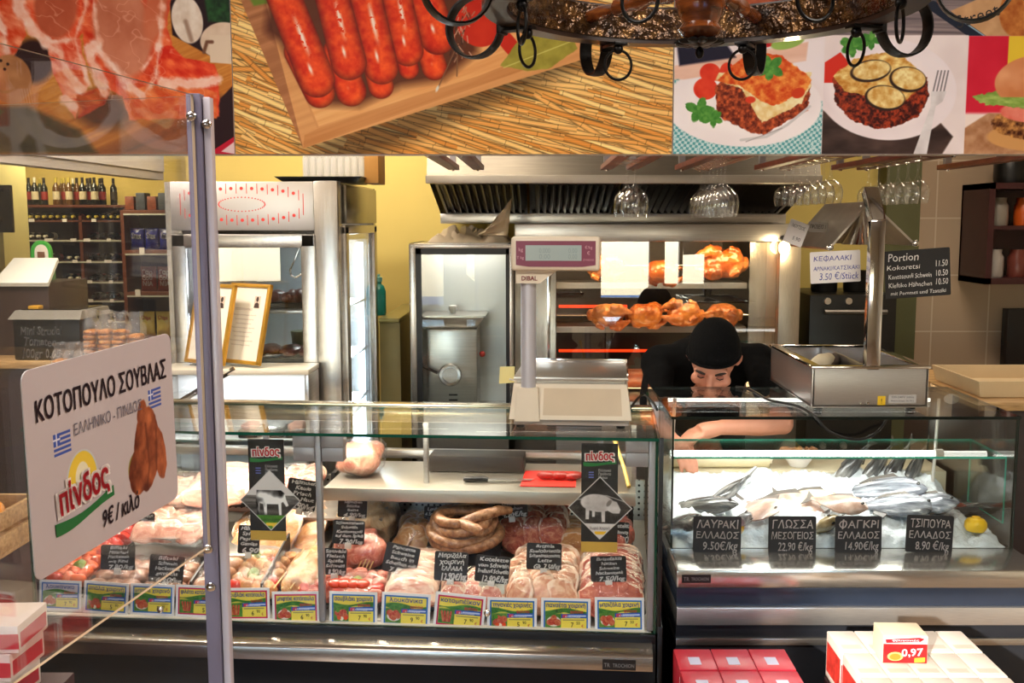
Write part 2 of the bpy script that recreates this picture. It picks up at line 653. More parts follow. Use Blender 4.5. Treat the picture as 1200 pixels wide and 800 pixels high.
# ------------------------------------------------------------------ printed pictures (what is printed on posters, labels and packs)
class Art:
    def __init__(s, x0, y0, x1, y1, sc, bg=(255, 255, 255)):
        s.W, s.H = int((x1 - x0) * sc), int((y1 - y0) * sc)
        s.X, s.Y = np.meshgrid(x0 + (np.arange(s.W) + .5) / sc, y0 + (np.arange(s.H) + .5) / sc)
        s.px = 1 / sc
        s.a = np.zeros((s.H, s.W, 3)) + np.array(bg) / 255.

    def put(s, m, col):
        col = np.asarray(col, float)
        if col.ndim == 1:
            col = col / 255.
        s.a = s.a * (1 - m[..., None]) + col * m[..., None]
        return s

    def lum(s, m, k):
        """darker (k<1) or lighter print"""
        s.a = s.a * (1 + (k - 1) * m[..., None])

    def noise(s, sx, sy=None, rot=0, seed=0, octv=3):
        sy = sy or sx
        rng = np.random.RandomState(seed)
        c, q = math.cos(rot), math.sin(rot)
        U = (s.X * c + s.Y * q) / sx
        V = (-s.X * q + s.Y * c) / sy
        out = np.zeros_like(U)
        amp, tot = 1., 0
        for o in range(octv):
            g = rng.rand(64, 64)
            u, v = U * 2 ** o + 7.3 * o, V * 2 ** o + 3.1 * o
            iu, iv = np.floor(u).astype(int), np.floor(v).astype(int)
            fu, fv = u - iu, v - iv
            fu, fv = fu * fu * (3 - 2 * fu), fv * fv * (3 - 2 * fv)
            a = g[iv % 64, iu % 64]
            b = g[iv % 64, (iu + 1) % 64]
            cc = g[(iv + 1) % 64, iu % 64]
            d = g[(iv + 1) % 64, (iu + 1) % 64]
            out += amp * ((a * (1 - fu) + b * fu) * (1 - fv) + (cc * (1 - fu) + d * fu) * fv)
            tot += amp
            amp *= .5
        return out / tot

    def mix(s, c0, c1, t):
        t = np.clip(t, 0, 1)[..., None]
        return (np.array(c0) * (1 - t) + np.array(c1) * t) / 255.

    def step(s, d, soft):
        return np.clip(.5 - d / max(soft, s.px), 0, 1)

    def ell(s, cx, cy, rx, ry, rot=0, soft=1.2, wob=None):
        c, q = math.cos(rot), math.sin(rot)
        u = ((s.X - cx) * c + (s.Y - cy) * q) / rx
        v = (-(s.X - cx) * q + (s.Y - cy) * c) / ry
        d = (np.sqrt(u * u + v * v) - 1) * min(rx, ry)
        if wob is not None:
            d = d + wob
        return s.step(d, soft)

    def pdist(s, pts):
        P = np.array(pts, float)
        ins = np.zeros(s.X.shape, bool)
        best = np.full(s.X.shape, 1e9)
        for i in range(len(P)):
            a, b = P[i], P[(i + 1) % len(P)]
            e = b - a
            wx, wy = s.X - a[0], s.Y - a[1]
            t = np.clip((wx * e[0] + wy * e[1]) / (e @ e + 1e-12), 0, 1)
            best = np.minimum(best, (wx - t * e[0]) ** 2 + (wy - t * e[1]) ** 2)
            cond = ((a[1] <= s.Y) & (b[1] > s.Y)) | ((b[1] <= s.Y) & (a[1] > s.Y))
            with np.errstate(divide='ignore', invalid='ignore'):
                xi = a[0] + (s.Y - a[1]) / (b[1] - a[1] if b[1] != a[1] else 1e-9) * (b[0] - a[0])
            ins ^= cond & (s.X < xi)
        d = np.sqrt(best)
        return np.where(ins, -d, d)

    def poly(s, pts, soft=1.2, wob=None):
        d = s.pdist(pts)
        if wob is not None:
            d = d + wob
        return s.step(d, soft)

    def reed(s, x, y, L, w, ang, col, seed):
        """one printed straw: dark rim, bright middle, drawn in its own window"""
        c, q = math.cos(ang), math.sin(ang)
        px = s.px
        X0, Y0 = s.X[0, 0], s.Y[0, 0]
        ex, ey = abs(c) * L / 2 + w + 2, abs(q) * L / 2 + w + 2
        i0, i1 = max(0, int((x - ex - X0) / px)), min(s.W, int((x + ex - X0) / px))
        j0, j1 = max(0, int((y - ey - Y0) / px)), min(s.H, int((y + ey - Y0) / px))
        if i1 <= i0 or j1 <= j0:
            return
        U = (s.X[j0:j1, i0:i1] - x) * c + (s.Y[j0:j1, i0:i1] - y) * q
        V = -(s.X[j0:j1, i0:i1] - x) * q + (s.Y[j0:j1, i0:i1] - y) * c
        V = V + 1.2 * np.sin(U / L * 3 + seed)
        d = np.maximum(np.abs(V) - w / 2, np.abs(U) - L / 2)
        m = np.clip(.5 - d / 1.2, 0, 1)[..., None]
        e = np.clip(np.abs(V) / (w / 2), 0, 1)
        sh = (1.08 - .62 * e ** 3 + .08 * np.sin(U * .9 + V * 3 + seed * 7) - .25 * (np.abs((U + seed * 13) % 46) < 1.1))[..., None]
        s.a[j0:j1, i0:i1] = s.a[j0:j1, i0:i1] * (1 - m) + np.array(col) / 255. * sh * m

    def line(s, pts, w, soft=1.2, wob=None):
        best = np.full(s.X.shape, 1e9)
        for a, b in zip(pts[:-1], pts[1:]):
            a, b = np.array(a, float), np.array(b, float)
            e = b - a
            wx, wy = s.X - a[0], s.Y - a[1]
            t = np.clip((wx * e[0] + wy * e[1]) / (e @ e + 1e-12), 0, 1)
            best = np.minimum(best, (wx - t * e[0]) ** 2 + (wy - t * e[1]) ** 2)
        d = np.sqrt(best) - w / 2
        return s.step(d if wob is None else d + wob, soft)

    def seg(s, a, b, r0, r1=None):
        """distance field of a rounded bar and its coordinates along and across"""
        r1 = r1 or r0
        a, b = np.array(a, float), np.array(b, float)
        e = b - a
        L = math.hypot(*e)
        wx, wy = s.X - a[0], s.Y - a[1]
        t = (wx * e[0] + wy * e[1]) / L
        v = (-wx * e[1] + wy * e[0]) / L
        tc = np.clip(t, 0, L)
        d = np.sqrt((t - tc) ** 2 + v ** 2)
        rr = r0 + (r1 - r0) * tc / L
        return d - rr, tc / L, v / rr, d / rr

    def material(s, name, rough=.35):
        img = bpy.data.images.new(name, s.W, s.H, alpha=False)
        buf = np.ones((s.H, s.W, 4), np.float32)
        buf[..., :3] = np.clip(s.a, 0, 1)[::-1]
        img.pixels.foreach_set(buf.ravel())
        img.update()
        img.pack()
        m = bpy.data.materials.new(name)
        m.use_nodes = True
        nt = m.node_tree
        t = nt.nodes.new('ShaderNodeTexImage')
        t.image = img
        b = nt.nodes['Principled BSDF']
        b.inputs['Roughness'].default_value = rough
        b.inputs['Specular IOR Level'].default_value = .12
        nt.links.new(t.outputs[0], b.inputs['Base Color'])
        return m


def sheet(name, x0, x1, z0, z1, th, mprint, medge, parent=None, loc=None, rot=None, shape=None):
    """flat board, print on the side facing -y; shape: outline in (x,z) instead of the rectangle"""
    pts = shape or [(x0, z0), (x1, z0), (x1, z1), (x0, z1)]
    n = len(pts)
    vs = [(x, 0, z) for x, z in pts] + [(x, th, z) for x, z in pts]
    fs = [tuple(range(n)), tuple(range(2 * n - 1, n - 1, -1))] + [(i, i + n, (i + 1) % n + n, (i + 1) % n) for i in range(n)]
    me = bpy.data.meshes.new(name)
    me.from_pydata(vs, [], fs)
    me.materials.append(mprint)
    me.materials.append(medge)
    uv = me.uv_layers.new(name='uv')
    for p in me.polygons:
        p.material_index = 0 if p.index == 0 else 1
        for li in p.loop_indices:
            v = me.vertices[me.loops[li].vertex_index].co
            uv.data[li].uv = ((v.x - x0) / (x1 - x0), (v.z - z0) / (z1 - z0))
    bm = bmesh.new()
    bm.from_mesh(me)
    bmesh.ops.recalc_face_normals(bm, faces=bm.faces)
    bm.to_mesh(me)
    bm.free()
    return link(name, me, parent, loc, rot)


def pane(mb, x0, x1, y0, y1, z0, z1):
    """glass sheet into MB: big faces clear (material 0), rims green (material 1)"""
    dims = [x1 - x0, y1 - y0, z1 - z0]
    ax = dims.index(min(dims))
    vs = [(x, y, z) for z in (z0, z1) for y in (y0, y1) for x in (x0, x1)]
    F = {0: [(0, 2, 6, 4), (1, 5, 7, 3)], 1: [(0, 4, 5, 1), (2, 3, 7, 6)], 2: [(0, 1, 3, 2), (4, 6, 7, 5)]}
    for k in F:
        mb.add(vs, F[k], 0 if k == ax else 1)


def rrect(w, h, r, n=4):
    """rounded rectangle outline, centred, in (x,z)"""
    out = []
    for cx, cz, a0 in ((w / 2 - r, h / 2 - r, 0), (-w / 2 + r, h / 2 - r, 90), (-w / 2 + r, -h / 2 + r, 180), (w / 2 - r, -h / 2 + r, 270)):
        for k in range(n + 1):
            a = R(a0 + 90 * k / n)
            out.append((cx + r * math.cos(a), cz + r * math.sin(a)))
    return out
# ================================================================== THE SETTING
YELLOW = mat('yellow_wall_paint', (226, 200, 112), .75, var=.04, vscale=2)
CEIL = mat('ceiling_paint', (205, 198, 186), .85, var=.02)
PLASTER = mat('cream_wall_paint', (214, 202, 176), .8, var=.03, vscale=2)
OLIVE = mat('olive_paint', (92, 92, 58), .6, var=.06)


def tile_mat(name, c1, c2, mortar, w, h, rough=.3, off=0.0, rot=None):
    m = mat(name, c1, rough, var=0)
    nt = m.node_tree
    b = nt.nodes['Principled BSDF']
    mp = next(n for n in nt.nodes if n.type == 'MAPPING')
    if rot:
        mp.inputs['Rotation'].default_value = rot
    br = nt.nodes.new('ShaderNodeTexBrick')
    br.offset = off
    br.inputs['Color1'].default_value = (*srgb(c1), 1)
    br.inputs['Color2'].default_value = (*srgb(c2), 1)
    br.inputs['Mortar'].default_value = (*srgb(mortar), 1)
    br.inputs['Scale'].default_value = 1
    br.inputs['Mortar Size'].default_value = .004
    br.inputs['Brick Width'].default_value = w
    br.inputs['Row Height'].default_value = h
    nt.links.new(mp.outputs[0], br.inputs['Vector'])
    nt.links.new(br.outputs[0], b.inputs['Base Color'])
    return m


FLOORT = tile_mat('floor_tile', (176, 146, 116), (164, 134, 104), (120, 100, 80), .4, .4)
WALLT = tile_mat('beige_wall_tile', (196, 172, 146), (188, 162, 136), (216, 200, 178), .3, .3, rot=(R(90), 0, 0))


def sbox(name, a, m, bev=0, **k):
    o = MB().box(*a, bev=bev).build(name, m)
    struct(o)
    return o


sbox('floor', (-7.5, 3.0, -2.1, 12.4, -.1, 0), FLOORT)
sbox('ceiling', (-7.5, 3.0, -2.1, 12.4, 2.95, 3.05), CEIL)
sbox('wall_back', (-1.85, 3.0, 5.45, 5.6, 0, 2.95), YELLOW)
sbox('wall_shop_back', (-7.5, -1.85, 12.2, 12.4, 0, 2.95), YELLOW)
sbox('wall_shop_return', (-1.95, -1.85, 5.6, 12.2, 0, 2.95), YELLOW)
sbox('wall_left', (-7.6, -7.5, -2.1, 12.4, 0, 2.95), YELLOW)
sbox('wall_right', (3.0, 3.1, -2.1, 12.4, 0, 2.95), PLASTER)
sbox('trim_1', (1.97, 3.0, 5.435, 5.45, 0, 2.95), WALLT)          # tiled part of the back wall
sbox('trim_2', (1.79, 1.965, 5.30, 5.45, 0, 2.95), OLIVE)         # olive pier beside the tiles
# street side: unseen storefront, openings shaped for the sun patch and the window reflections
mb = MB()
for a in ((-7.5, -3.1, 0, 2.95), (-3.1, -2.45, 0, 1.0), (-3.1, -2.45, 1.68, 2.95), (-2.45, -1.95, 0, 2.95), (-1.95, -1.0, 2.42, 2.95), (-1.95, -1.0, 0, .9), (-1.0, .70, 0, 2.95),
          (.70, 1.23, 0, .95), (.70, 1.23, 1.72, 2.95), (1.23, 1.4, 0, 2.95), (1.4, 1.56, 0, 1.1), (1.4, 1.56, 1.72, 2.95), (1.56, 1.6, 0, 2.95), (1.6, 1.9, 0, 1.1), (1.6, 1.9, 1.72, 2.95), (1.9, 3.0, 0, 2.95)):
    mb.box(a[0], a[1], -2.1, -2.0, a[2], a[3])
struct(mb.build('wall_front', PLASTER))
sbox('ground', (-12, 12, -16, -2.1, -.12, -.02), mat('street_paving', (138, 160, 196), .8, var=.1))
# bulkhead above the counters that carries the posters, and its return into the shop
sbox('trim_3', (-3.2, 3.0, 2.9, 2.96, 1.967, 2.95), mat('bulkhead_white', (206, 198, 190), .6, var=.03))
sbox('trim_4', (-2.06, -1.985, 2.96, 5.5, 2.0, 2.95), mat('bulkhead_white', (206, 198, 190)))
sbox('trim_5', (-4.9, -4.1, 7.9, 8.3, 0, 2.95), mat('pale_yellow_pier', (240, 226, 150), .7, var=.03))

# ================================================================== POSTERS ABOVE THE COUNTER
PY = 2.893


def straw(A, rot, seed):
    c, q = math.cos(rot), math.sin(rot)
    v = -A.X * q + A.Y * c + 9 * (A.noise(170, 90, rot, seed + 1, 2) - .5) + 3 * (A.noise(40, 6, rot, seed + 8, 2) - .5)
    k = v / 6.6
    i = np.floor(k).astype(int)
    f = k - i
    rng = np.random.RandomState(seed)
    h = rng.rand(512)[i % 512]
    t = np.clip(.25 + .75 * h + .5 * (A.noise(60, 3, rot, seed + 2) - .5), 0, 1)
    col = A.mix((206, 126, 44), (255, 208, 124), t)
    col = col * (1 - .8 * np.clip(1 - np.minimum(f, 1 - f) / .2, 0, 1) * (.4 + .6 * h))[..., None]
    fine = A.noise(40, 1.2, rot, seed + 5, 2)
    return col * (.86 + .28 * fine)[..., None]


def sausage_art(A, a, b, r, seed, hl=1.0):
    d, t, v, e = A.seg(a, b, r * .93, r)
    n = A.noise(7, 7, 0, seed, 3)
    col = A.mix((196, 30, 8), (244, 98, 36), .15 + 1.05 * (n - .32) + .25 * (1 - np.abs(v + .2)))
    col = col * np.clip(1.06 - .55 * np.clip(e, 0, 1) ** 4, 0, 2)[..., None]
    A.put(A.step(d, 1.3), col)
    g = A.noise(3.2, 3.2, 0, seed + 3, 2)
    hm = np.clip(1 - np.abs(v + .12) / .2, 0, 1) * np.clip(1 - np.abs(t - .62) / .22, 0, 1) * (g > .38) + np.clip(1 - np.abs(v - .12) / .14, 0, 1) * np.clip(1 - np.abs(t - .9) / .07, 0, 1)
    A.put(np.clip(hm * 1.4, 0, 1) * hl * A.step(d, 1), (255, 226, 208))


def poster_sausages():
    A = Art(273, -60, 788, 181, 2.3)
    A.a = straw(A, R(14), 3)
    rg = random.Random(8)
    for k in range(460):
        x, y = rg.uniform(262, 800), rg.uniform(-60, 186)
        base = 14 + (8 if x < 380 else 0) + (y - 60) * .03
        g = rg.random()
        A.reed(x, y, rg.uniform(50, 190), rg.uniform(3.6, 8.2), R(base + rg.gauss(0, 3.2 if rg.random() < .85 else 11)), [212 + 43 * g, 138 + 72 * g, 58 + 76 * g], k)
    low = 0 * A.poly([(273, 10), (300, 40), (360, 181), (273, 181)], 6)
    # board: outside faces, rim, floor
    A.lum(A.poly([(350, 170), (660, 62), (700, 70), (400, 200)], 22), .55)
    wood = A.noise(90, 5, R(-20), 5)
    A.put(A.poly([(270, -60), (353, 172), (690, 64), (690, -60)], 1), (214, 148, 90))
    A.put(A.poly([(262, -60), (300, -60), (355, 152), (353, 174)], 1), A.mix((150, 92, 54), (196, 130, 84), wood))
    A.put(A.poly([(300, -60), (318, -60), (328, 40), (370, 150), (640, 58), (690, 30), (690, 66), (353, 174)], 1), A.mix((206, 140, 82), (232, 170, 108), wood))
    A.put(A.poly([(355, 158), (372, 150), (660, 52), (672, 60), (353, 174)], 1), A.mix((190, 122, 66), (216, 150, 90), wood))
    A.put(A.poly([(318, -60), (330, 40), (372, 148), (560, 88), (680, 40), (680, -60)], 1.5), A.mix((222, 150, 86), (246, 192, 126), wood))
    A.put(A.poly([(262, -60), (314, -60), (322, 2), (300, 6)], 3), (104, 128, 40))
    # shade the photographer's board shows under the sausages (part of the print)
    A.put(.85 * A.poly([(312, 36), (330, 50), (366, 122), (420, 124), (470, 100), (520, 92), (560, 60), (560, -20), (320, -20)], 12), (70, 26, 12))
    for a, b, r, sd in (((350, 60), (374, 108), 18, 41), ((395, 60), (411, 106), 18, 42), ((436, 60), (446, 100), 15, 43), ((470, 40), (479, 80), 12, 44), ((495, 30), (509, 78), 15, 45)):
        sausage_art(A, a, b, r, sd, .2)
    for a, b, r, sd in (((482, -60), (513, 42), 21, 15), ((455, -60), (478, 58), 18.5, 14), ((418, -60), (447, 78), 20, 13), ((378, -60), (409, 72), 21, 12), ((322, -40), (371, 92), 21.5, 11)):
        sausage_art(A, a, b, r, sd)
    # tomato, chilli, bay leaf, dried twig
    A.put(A.ell(566, 14, 32, 40, .2), A.mix((176, 22, 10), (232, 66, 30), A.noise(30, 30, 0, 8)))
    A.put(A.ell(596, 50, 26, 9, .9), (196, 40, 22))
    lf = A.poly([(586, 76), (606, 48), (640, 32), (668, 36), (676, 56), (656, 70), (642, 80), (618, 82)], 1.2, 2 * (A.noise(8, 8, 0, 3) - .5))
    A.put(lf, A.mix((132, 122, 40), (176, 164, 66), A.noise(10, 10, 0, 5)))
    A.put(A.line([(590, 78), (672, 46)], 1.2), (206, 196, 104))
    rng = random.Random(4)
    for k in range(46):
        x = 544 + rng.gauss(0, 6) - 10 * (k / 46)
        y = 6 + 62 * k / 46
        A.put(.9 * A.line([(x, y), (x + rng.uniform(-5, 5), y + rng.uniform(3, 8))], 1.3), rng.choice([(206, 160, 134), (90, 56, 40), (170, 130, 104), (60, 36, 28)]))
    for a, b in (((533, 58), (512, 104)), ((536, 60), (535, 88))):
        A.put(A.line([a, b], 1.4), (120, 84, 56))
    A.put(A.ell(512, 103, 1.6, 4, .4), (224, 214, 196))
    return A


def ham(A, pts, c0, c1, seed, soft=2, fat=0):
    n = A.noise(16, 9, .6, seed, 4)
    A.put(A.poly(pts, soft, 4 * (A.noise(9, 9, 0, seed + 9) - .5)), A.mix(c0, c1, (n - .25) * 1.9))


def poster_ham():
    A = Art(-120, -60, 272, 181, 2.0)
    A.a = A.mix((176, 96, 30), (222, 150, 66), A.noise(110, 3, R(-24), 2))
    A.put(A.poly([(150, 160), (240, 104), (262, 112), (262, 181), (100, 181)], 8), A.mix((112, 60, 26), (170, 98, 46), A.noise(90, 2.6, R(-24), 4)))
    A.put(A.poly([(200, -60), (272, -60), (272, 70), (250, 66), (204, 40)], 2), (34, 14, 18))
    A.put(A.poly([(236, -60), (272, -60), (272, 26), (246, 24)], 3), A.mix((10, 26, 12), (40, 92, 40), A.noise(5, 5, 0, 6)))
    A.put(A.poly([(272, 100), (250, 122), (238, 181), (272, 181)], 2), (40, 16, 20))
    A.put(A.poly([(244, 178), (272, 160), (272, 181), (246, 181)], 1), (186, 20, 46))
    A.put(A.poly([(256, 178), (272, 166), (272, 181)], 1), (224, 190, 190))
    # dark gaps, plate and olive lower edge
    A.put(A.ell(40, 70, 24, 26, .2, 8), (50, 28, 26))
    A.put(A.poly([(-120, 120), (30, 124), (90, 152), (110, 181), (-120, 181)], 8), A.mix((52, 44, 26), (96, 82, 44), A.noise(18, 18, 0, 7)))
    A.put(.8 * A.ell(118, 128, 34, 22, .2, 14), (58, 36, 22))
    RED0, RED1 = (196, 46, 20), (240, 112, 66)
    ham(A, [(-120, -60), (30, -60), (34, 40), (10, 74), (-40, 50), (-120, 60)], (206, 60, 26), (246, 160, 120), 21)
    ham(A, [(18, -60), (120, -60), (108, 30), (92, 46), (58, 48), (36, 38)], (222, 70, 34), (250, 160, 120), 22)
    ham(A, [(56, 48), (96, 44), (104, 96), (86, 140), (74, 116), (62, 84)], (214, 66, 34), (246, 170, 140), 23)
    ham(A, [(88, 110), (130, 98), (122, 122), (90, 138)], (150, 40, 16), (206, 80, 40), 24)
    ham(A, [(100, -60), (214, -60), (198, 30), (206, 60), (190, 100), (164, 116), (140, 112), (112, 92), (100, 60)], RED0, RED1, 25)
    ham(A, [(184, 54), (202, 52), (216, 66), (252, 74), (256, 86), (256, 136), (248, 138), (220, 102), (186, 94)], (206, 36, 14), (246, 110, 60), 26)
    ham(A, [(140, 106), (190, 96), (230, 100), (254, 108), (252, 138), (150, 140)], (206, 70, 26), (240, 130, 72), 27)
    # muscle ovals
    mn = A.noise(26, 34, 0, 30, 4)
    A.put(A.ell(70, 6, 25, 39, .15, 5), A.mix((156, 62, 34), (206, 106, 74), mn))
    A.put(A.ell(146, 34, 34, 56, -.1, 6), A.mix((170, 84, 54), (216, 138, 106), mn))
    A.put(A.ell(186, 10, 13, 42, .2, 6), A.mix((190, 84, 50), (214, 126, 90), mn))
    # fat
    F0, F1 = (240, 176, 150), (252, 224, 208)
    fn = A.noise(9, 9, 0, 33)
    for pts, w in (([(22, -60), (27, 8), (44, 36), (56, 47)], 15), ([(56, 48), (72, 62), (78, 84), (92, 104)], 11), ([(110, -60), (104, 10), (90, 44), (64, 48)], 4), ([(76, 116), (84, 124)], 12), ([(104, 56), (114, 84), (120, 108)], 12), ([(112, 50), (132, 76), (152, 100), (166, 111)], 10),
                   ([(166, 111), (182, 92), (186, 66), (190, 40), (194, -20)], 5), ([(190, 96), (220, 98), (254, 92)], 12), ([(112, -40), (116, 40), (120, 52)], 3), ([(168, 80), (184, 58)], 2), ([(90, 46), (100, 86), (103, 98)], 2.5), ([(-20, -40), (8, 40), (10, 60)], 7)):
        A.put(.9 * A.line(pts, w * 1.0, 4.5, 9 * (A.noise(13, 8, .8, 36 + int(w), 3) - .5)), A.mix(F0, F1, (fn - .2) * 1.5))
    # thin veins
    v = np.abs(A.noise(30, 18, .5, 35, 3) - .5)
    A.put(.35 * np.clip(1 - v / .02, 0, 1) * A.poly([(0, -60), (214, -60), (206, 60), (254, 76), (252, 138), (150, 130), (90, 140)], 8), (252, 196, 170))
    # mushrooms and spice
    A.put(A.ell(222, 22, 18, 28, -.15, 1.5), A.mix((206, 180, 156), (244, 232, 218), A.noise(10, 10, 0, 40)))
    A.put(A.line([(220, 24), (226, 46)], 5, 3), (160, 130, 110))
    A.put(A.ell(262, 46, 26, 21, -.2, 1.5), A.mix((206, 176, 148), (230, 206, 182), A.noise(12, 12, 0, 41)))
    A.put(A.poly([(247, 40), (272, 40), (272, 74), (247, 72)], 1.5), (222, 198, 172))
    A.put(A.line([(240, 60), (244, 48), (250, 48)], 4, 2), (110, 70, 50))
    A.put(A.ell(12, 92, 25, 29, 0, 2), A.mix((130, 74, 36), (214, 150, 96), A.noise(22, 22, 0, 42)))
    for x, y in ((2, 70), (10, 74), (6, 80)):
        A.put(A.ell(x, y, 1.8, 1.8), (50, 24, 14))
    return A


def leaf_art(A, cx, cy, r, seed):
    rng = random.Random(seed)
    for k in range(7):
        a = k * .9 + rng.random()
        x, y = cx + r * .55 * math.cos(a), cy + r * .4 * math.sin(a)
        A.put(A.ell(x, y, r * .5, r * .3, a, 1, 1.6 * (A.noise(3, 3, 0, seed) - .5)), A.mix((36, 104, 30), (116, 176, 76), A.noise(6, 6, 0, seed + k)))


def poster_dishes():
    A = Art(790, -60, 1330, 181, 2.3, (236, 222, 222))
    # upper pictures: cooked food, dark planks with a paper
    A.put(A.step(A.Y - 41, 1) * A.step(A.X - 962, 1), A.mix((120, 30, 20), (206, 120, 70), A.noise(14, 14, 0, 50)))
    up = A.step(A.Y - 41, 1) * A.step(960 - A.X, 1)
    A.put(up, A.mix((84, 74, 80), (168, 150, 146), A.noise(70, 3, .02, 51)))
    A.put(up * A.poly([(1110, 12), (1160, -10), (1330, -60), (1330, 41), (1146, 41)], 1), A.mix((186, 140, 96), (214, 168, 122), A.noise(10, 10, 0, 52)))
    A.put(up * A.line([(1090, 6), (1150, 46)], 12, 1), (30, 36, 52))
    A.put(up * A.line([(1104, 10), (1156, 44)], 1.5, 1), (150, 180, 196))
    A.put(up * A.ell(1196, 10, 28, 34, .3, 2), A.mix((150, 70, 26), (214, 140, 70), A.noise(7, 7, 0, 53)))
    # --- first dish: tray-baked slice on a white plate, checked cloth
    p1 = A.step(A.X - 965, 1) * A.step(41 - A.Y, 1)
    ck = ((np.floor((A.X + .18 * A.Y) / 3.4) + np.floor((A.Y - .1 * A.X) / 3.4)) % 2)
    cloth = A.mix((232, 238, 236), (60, 142, 146), .25 + .6 * ck * (A.noise(3, 3, 0, 55) > .3))
    A.put(p1 * np.maximum(A.poly([(790, 80), (830, 84), (806, 150), (790, 150)], 2), A.step(118 - A.Y, 3)), cloth)
    A.put(p1 * A.poly([(930, 44), (965, 44), (965, 100), (930, 80)], 10), (240, 228, 230))
    A.put(p1 * A.ell(872, 122, 92, 50, .02, 1.5), A.mix((226, 212, 212), (252, 244, 244), A.noise(60, 60, 0, 56)))
    A.put(p1 * A.ell(872, 118, 70, 36, 0, 10), (246, 236, 234))
    A.put(p1 * A.poly([(790, 76), (946, 48), (944, 70), (802, 92), (790, 92)], 2), A.mix((222, 170, 146), (244, 206, 186), A.noise(40, 6, -.1, 57)))
    A.put(p1 * A.poly([(793, 54), (850, 50), (862, 66), (796, 76)], 3), (26, 22, 42))
    A.put(p1 * A.ell(892, 46, 22, 9, -.1), (196, 30, 36))
    A.put(p1 * A.ell(922, 48, 20, 8, -.25), (150, 182, 86))
    for x, y, rx, ry in ((832, 84, 12, 11), (827, 103, 14, 13), (852, 84, 9, 12)):
        A.put(p1 * A.ell(x, y, rx, ry), A.mix((206, 34, 16), (240, 84, 48), A.noise(12, 12, 0, 58)))
    w = 4 * (A.noise(5, 5, 0, 60) - .5)
    mince = A.mix((96, 30, 12), (206, 92, 46), (A.noise(3.4, 3.4, 0, 61, 3) - .28) * 2.1)
    A.put(p1 * A.poly([(838, 100), (848, 92), (950, 96), (948, 128), (896, 158), (884, 156), (842, 136)], 1.3, w), mince)
    A.put(p1 * A.poly([(838, 92), (870, 104), (894, 144), (940, 120), (950, 100), (950, 84), (842, 84)], 1.3, w), A.mix((226, 184, 110), (250, 236, 190), (A.noise(7, 7, 0, 62) - .2) * 1.6))
    A.put(p1 * A.poly([(838, 94), (868, 68), (890, 61), (916, 64), (952, 92), (944, 106), (908, 124), (890, 116), (868, 100)], 1.3, w), A.mix((206, 62, 12), (246, 158, 70), (A.noise(6, 5, 0, 63, 4) - .22) * 1.9))
    A.put(p1 * A.ell(880, 116, 6, 4), (214, 60, 30))
    A.put(p1 * A.ell(936, 108, 8, 6, -.4), (206, 60, 22))
    leaf_art(A, 902, 78, 17, 5)
    leaf_art(A, 820, 128, 17, 9)
    leaf_art(A, 836, 138, 12, 11)
    A.put(p1 * A.line([(950, 124), (924, 146), (900, 160), (870, 164)], 3.2), (206, 200, 200))
    A.put(p1 * A.line([(918, 150), (876, 166)], 1), (160, 150, 150))
    # --- second dish: aubergine slice on a plate with a fork
    p2 = A.step(965.5 - A.X, 1) * A.step(A.X - 1133, 1) * A.step(40 - A.Y, 1)
    A.put(p2, A.mix((226, 208, 206), (246, 232, 230), A.noise(40, 40, 0, 64)))
    A.put(p2 * A.poly([(965, 128), (1000, 154), (1080, 150), (1092, 130), (1120, 160), (1108, 181), (965, 181)], 2), A.mix((34, 22, 20), (92, 70, 62), A.noise(30, 12, 0, 65)))
    A.put(p2 * A.ell(1040, 104, 82, 60, .1, 1.5), A.mix((224, 206, 208), (250, 240, 242), A.noise(60, 60, 0, 66)))
    A.put(p2 * A.ell(1034, 104, 64, 44, .1, 8), (244, 230, 230))
    A.put(p2 * A.poly([(966, 72), (984, 60), (996, 74), (986, 96), (966, 96)], 1), (214, 46, 28))
    leaf_art(A, 998, 52, 15, 13)
    leaf_art(A, 1020, 46, 12, 14)
    mince2 = A.mix((56, 16, 10), (176, 62, 30), (A.noise(3.4, 3.4, 0, 67, 3) - .3) * 2.2)
    A.put(p2 * A.poly([(976, 90), (990, 84), (1086, 90), (1090, 112), (1078, 136), (1046, 150), (1028, 150), (998, 140), (980, 118)], 1.3, w), mince2)
    pastry = A.mix((196, 128, 46), (250, 226, 150), (A.noise(8, 5, -.2, 68, 4) - .22) * 1.8)
    A.put(p2 * A.poly([(976, 88), (1000, 68), (1040, 59), (1062, 68), (1086, 92), (1080, 102), (1046, 130), (1020, 112), (990, 106)], 1.3, w), pastry)
    for x, y, rx, ry, rt in ((1020, 82, 24, 13, -.15), (1064, 92, 22, 15, .15), (1038, 114, 24, 15, .15)):
        A.put(p2 * A.ell(x, y, rx, ry, rt), (48, 30, 22))
        A.put(p2 * A.ell(x + 1, y - 1, rx - 2, ry - 2, rt), A.mix((206, 150, 70), (246, 226, 160), (A.noise(6, 6, 0, 69 + int(x)) - .2) * 1.7))
    for k in range(4):
        A.put(p2 * A.line([(1099 + 4 * k, 82), (1094 + 4.2 * k, 108)], 1.6), (120, 112, 114))
    A.put(p2 * A.poly([(1092, 106), (1110, 106), (1106, 118), (1098, 124), (1090, 181), (1074, 181), (1092, 124)], 1), A.mix((196, 186, 186), (240, 234, 234), A.noise(12, 12, 0, 75)))
    # --- third dish: burger in front of a red bottle
    p3 = A.step(1133.5 - A.X, 1) * A.step(41 - A.Y, 1)
    A.put(p3, (242, 222, 212))
    A.put(p3 * A.step(A.Y - 132, 4), A.mix((206, 26, 50), (226, 44, 66), A.noise(30, 30, 0, 76)) * .98)
    A.put(p3 * A.step(A.Y - 132, 4) * A.step(1180 - A.X, 1), (232, 196, 56))
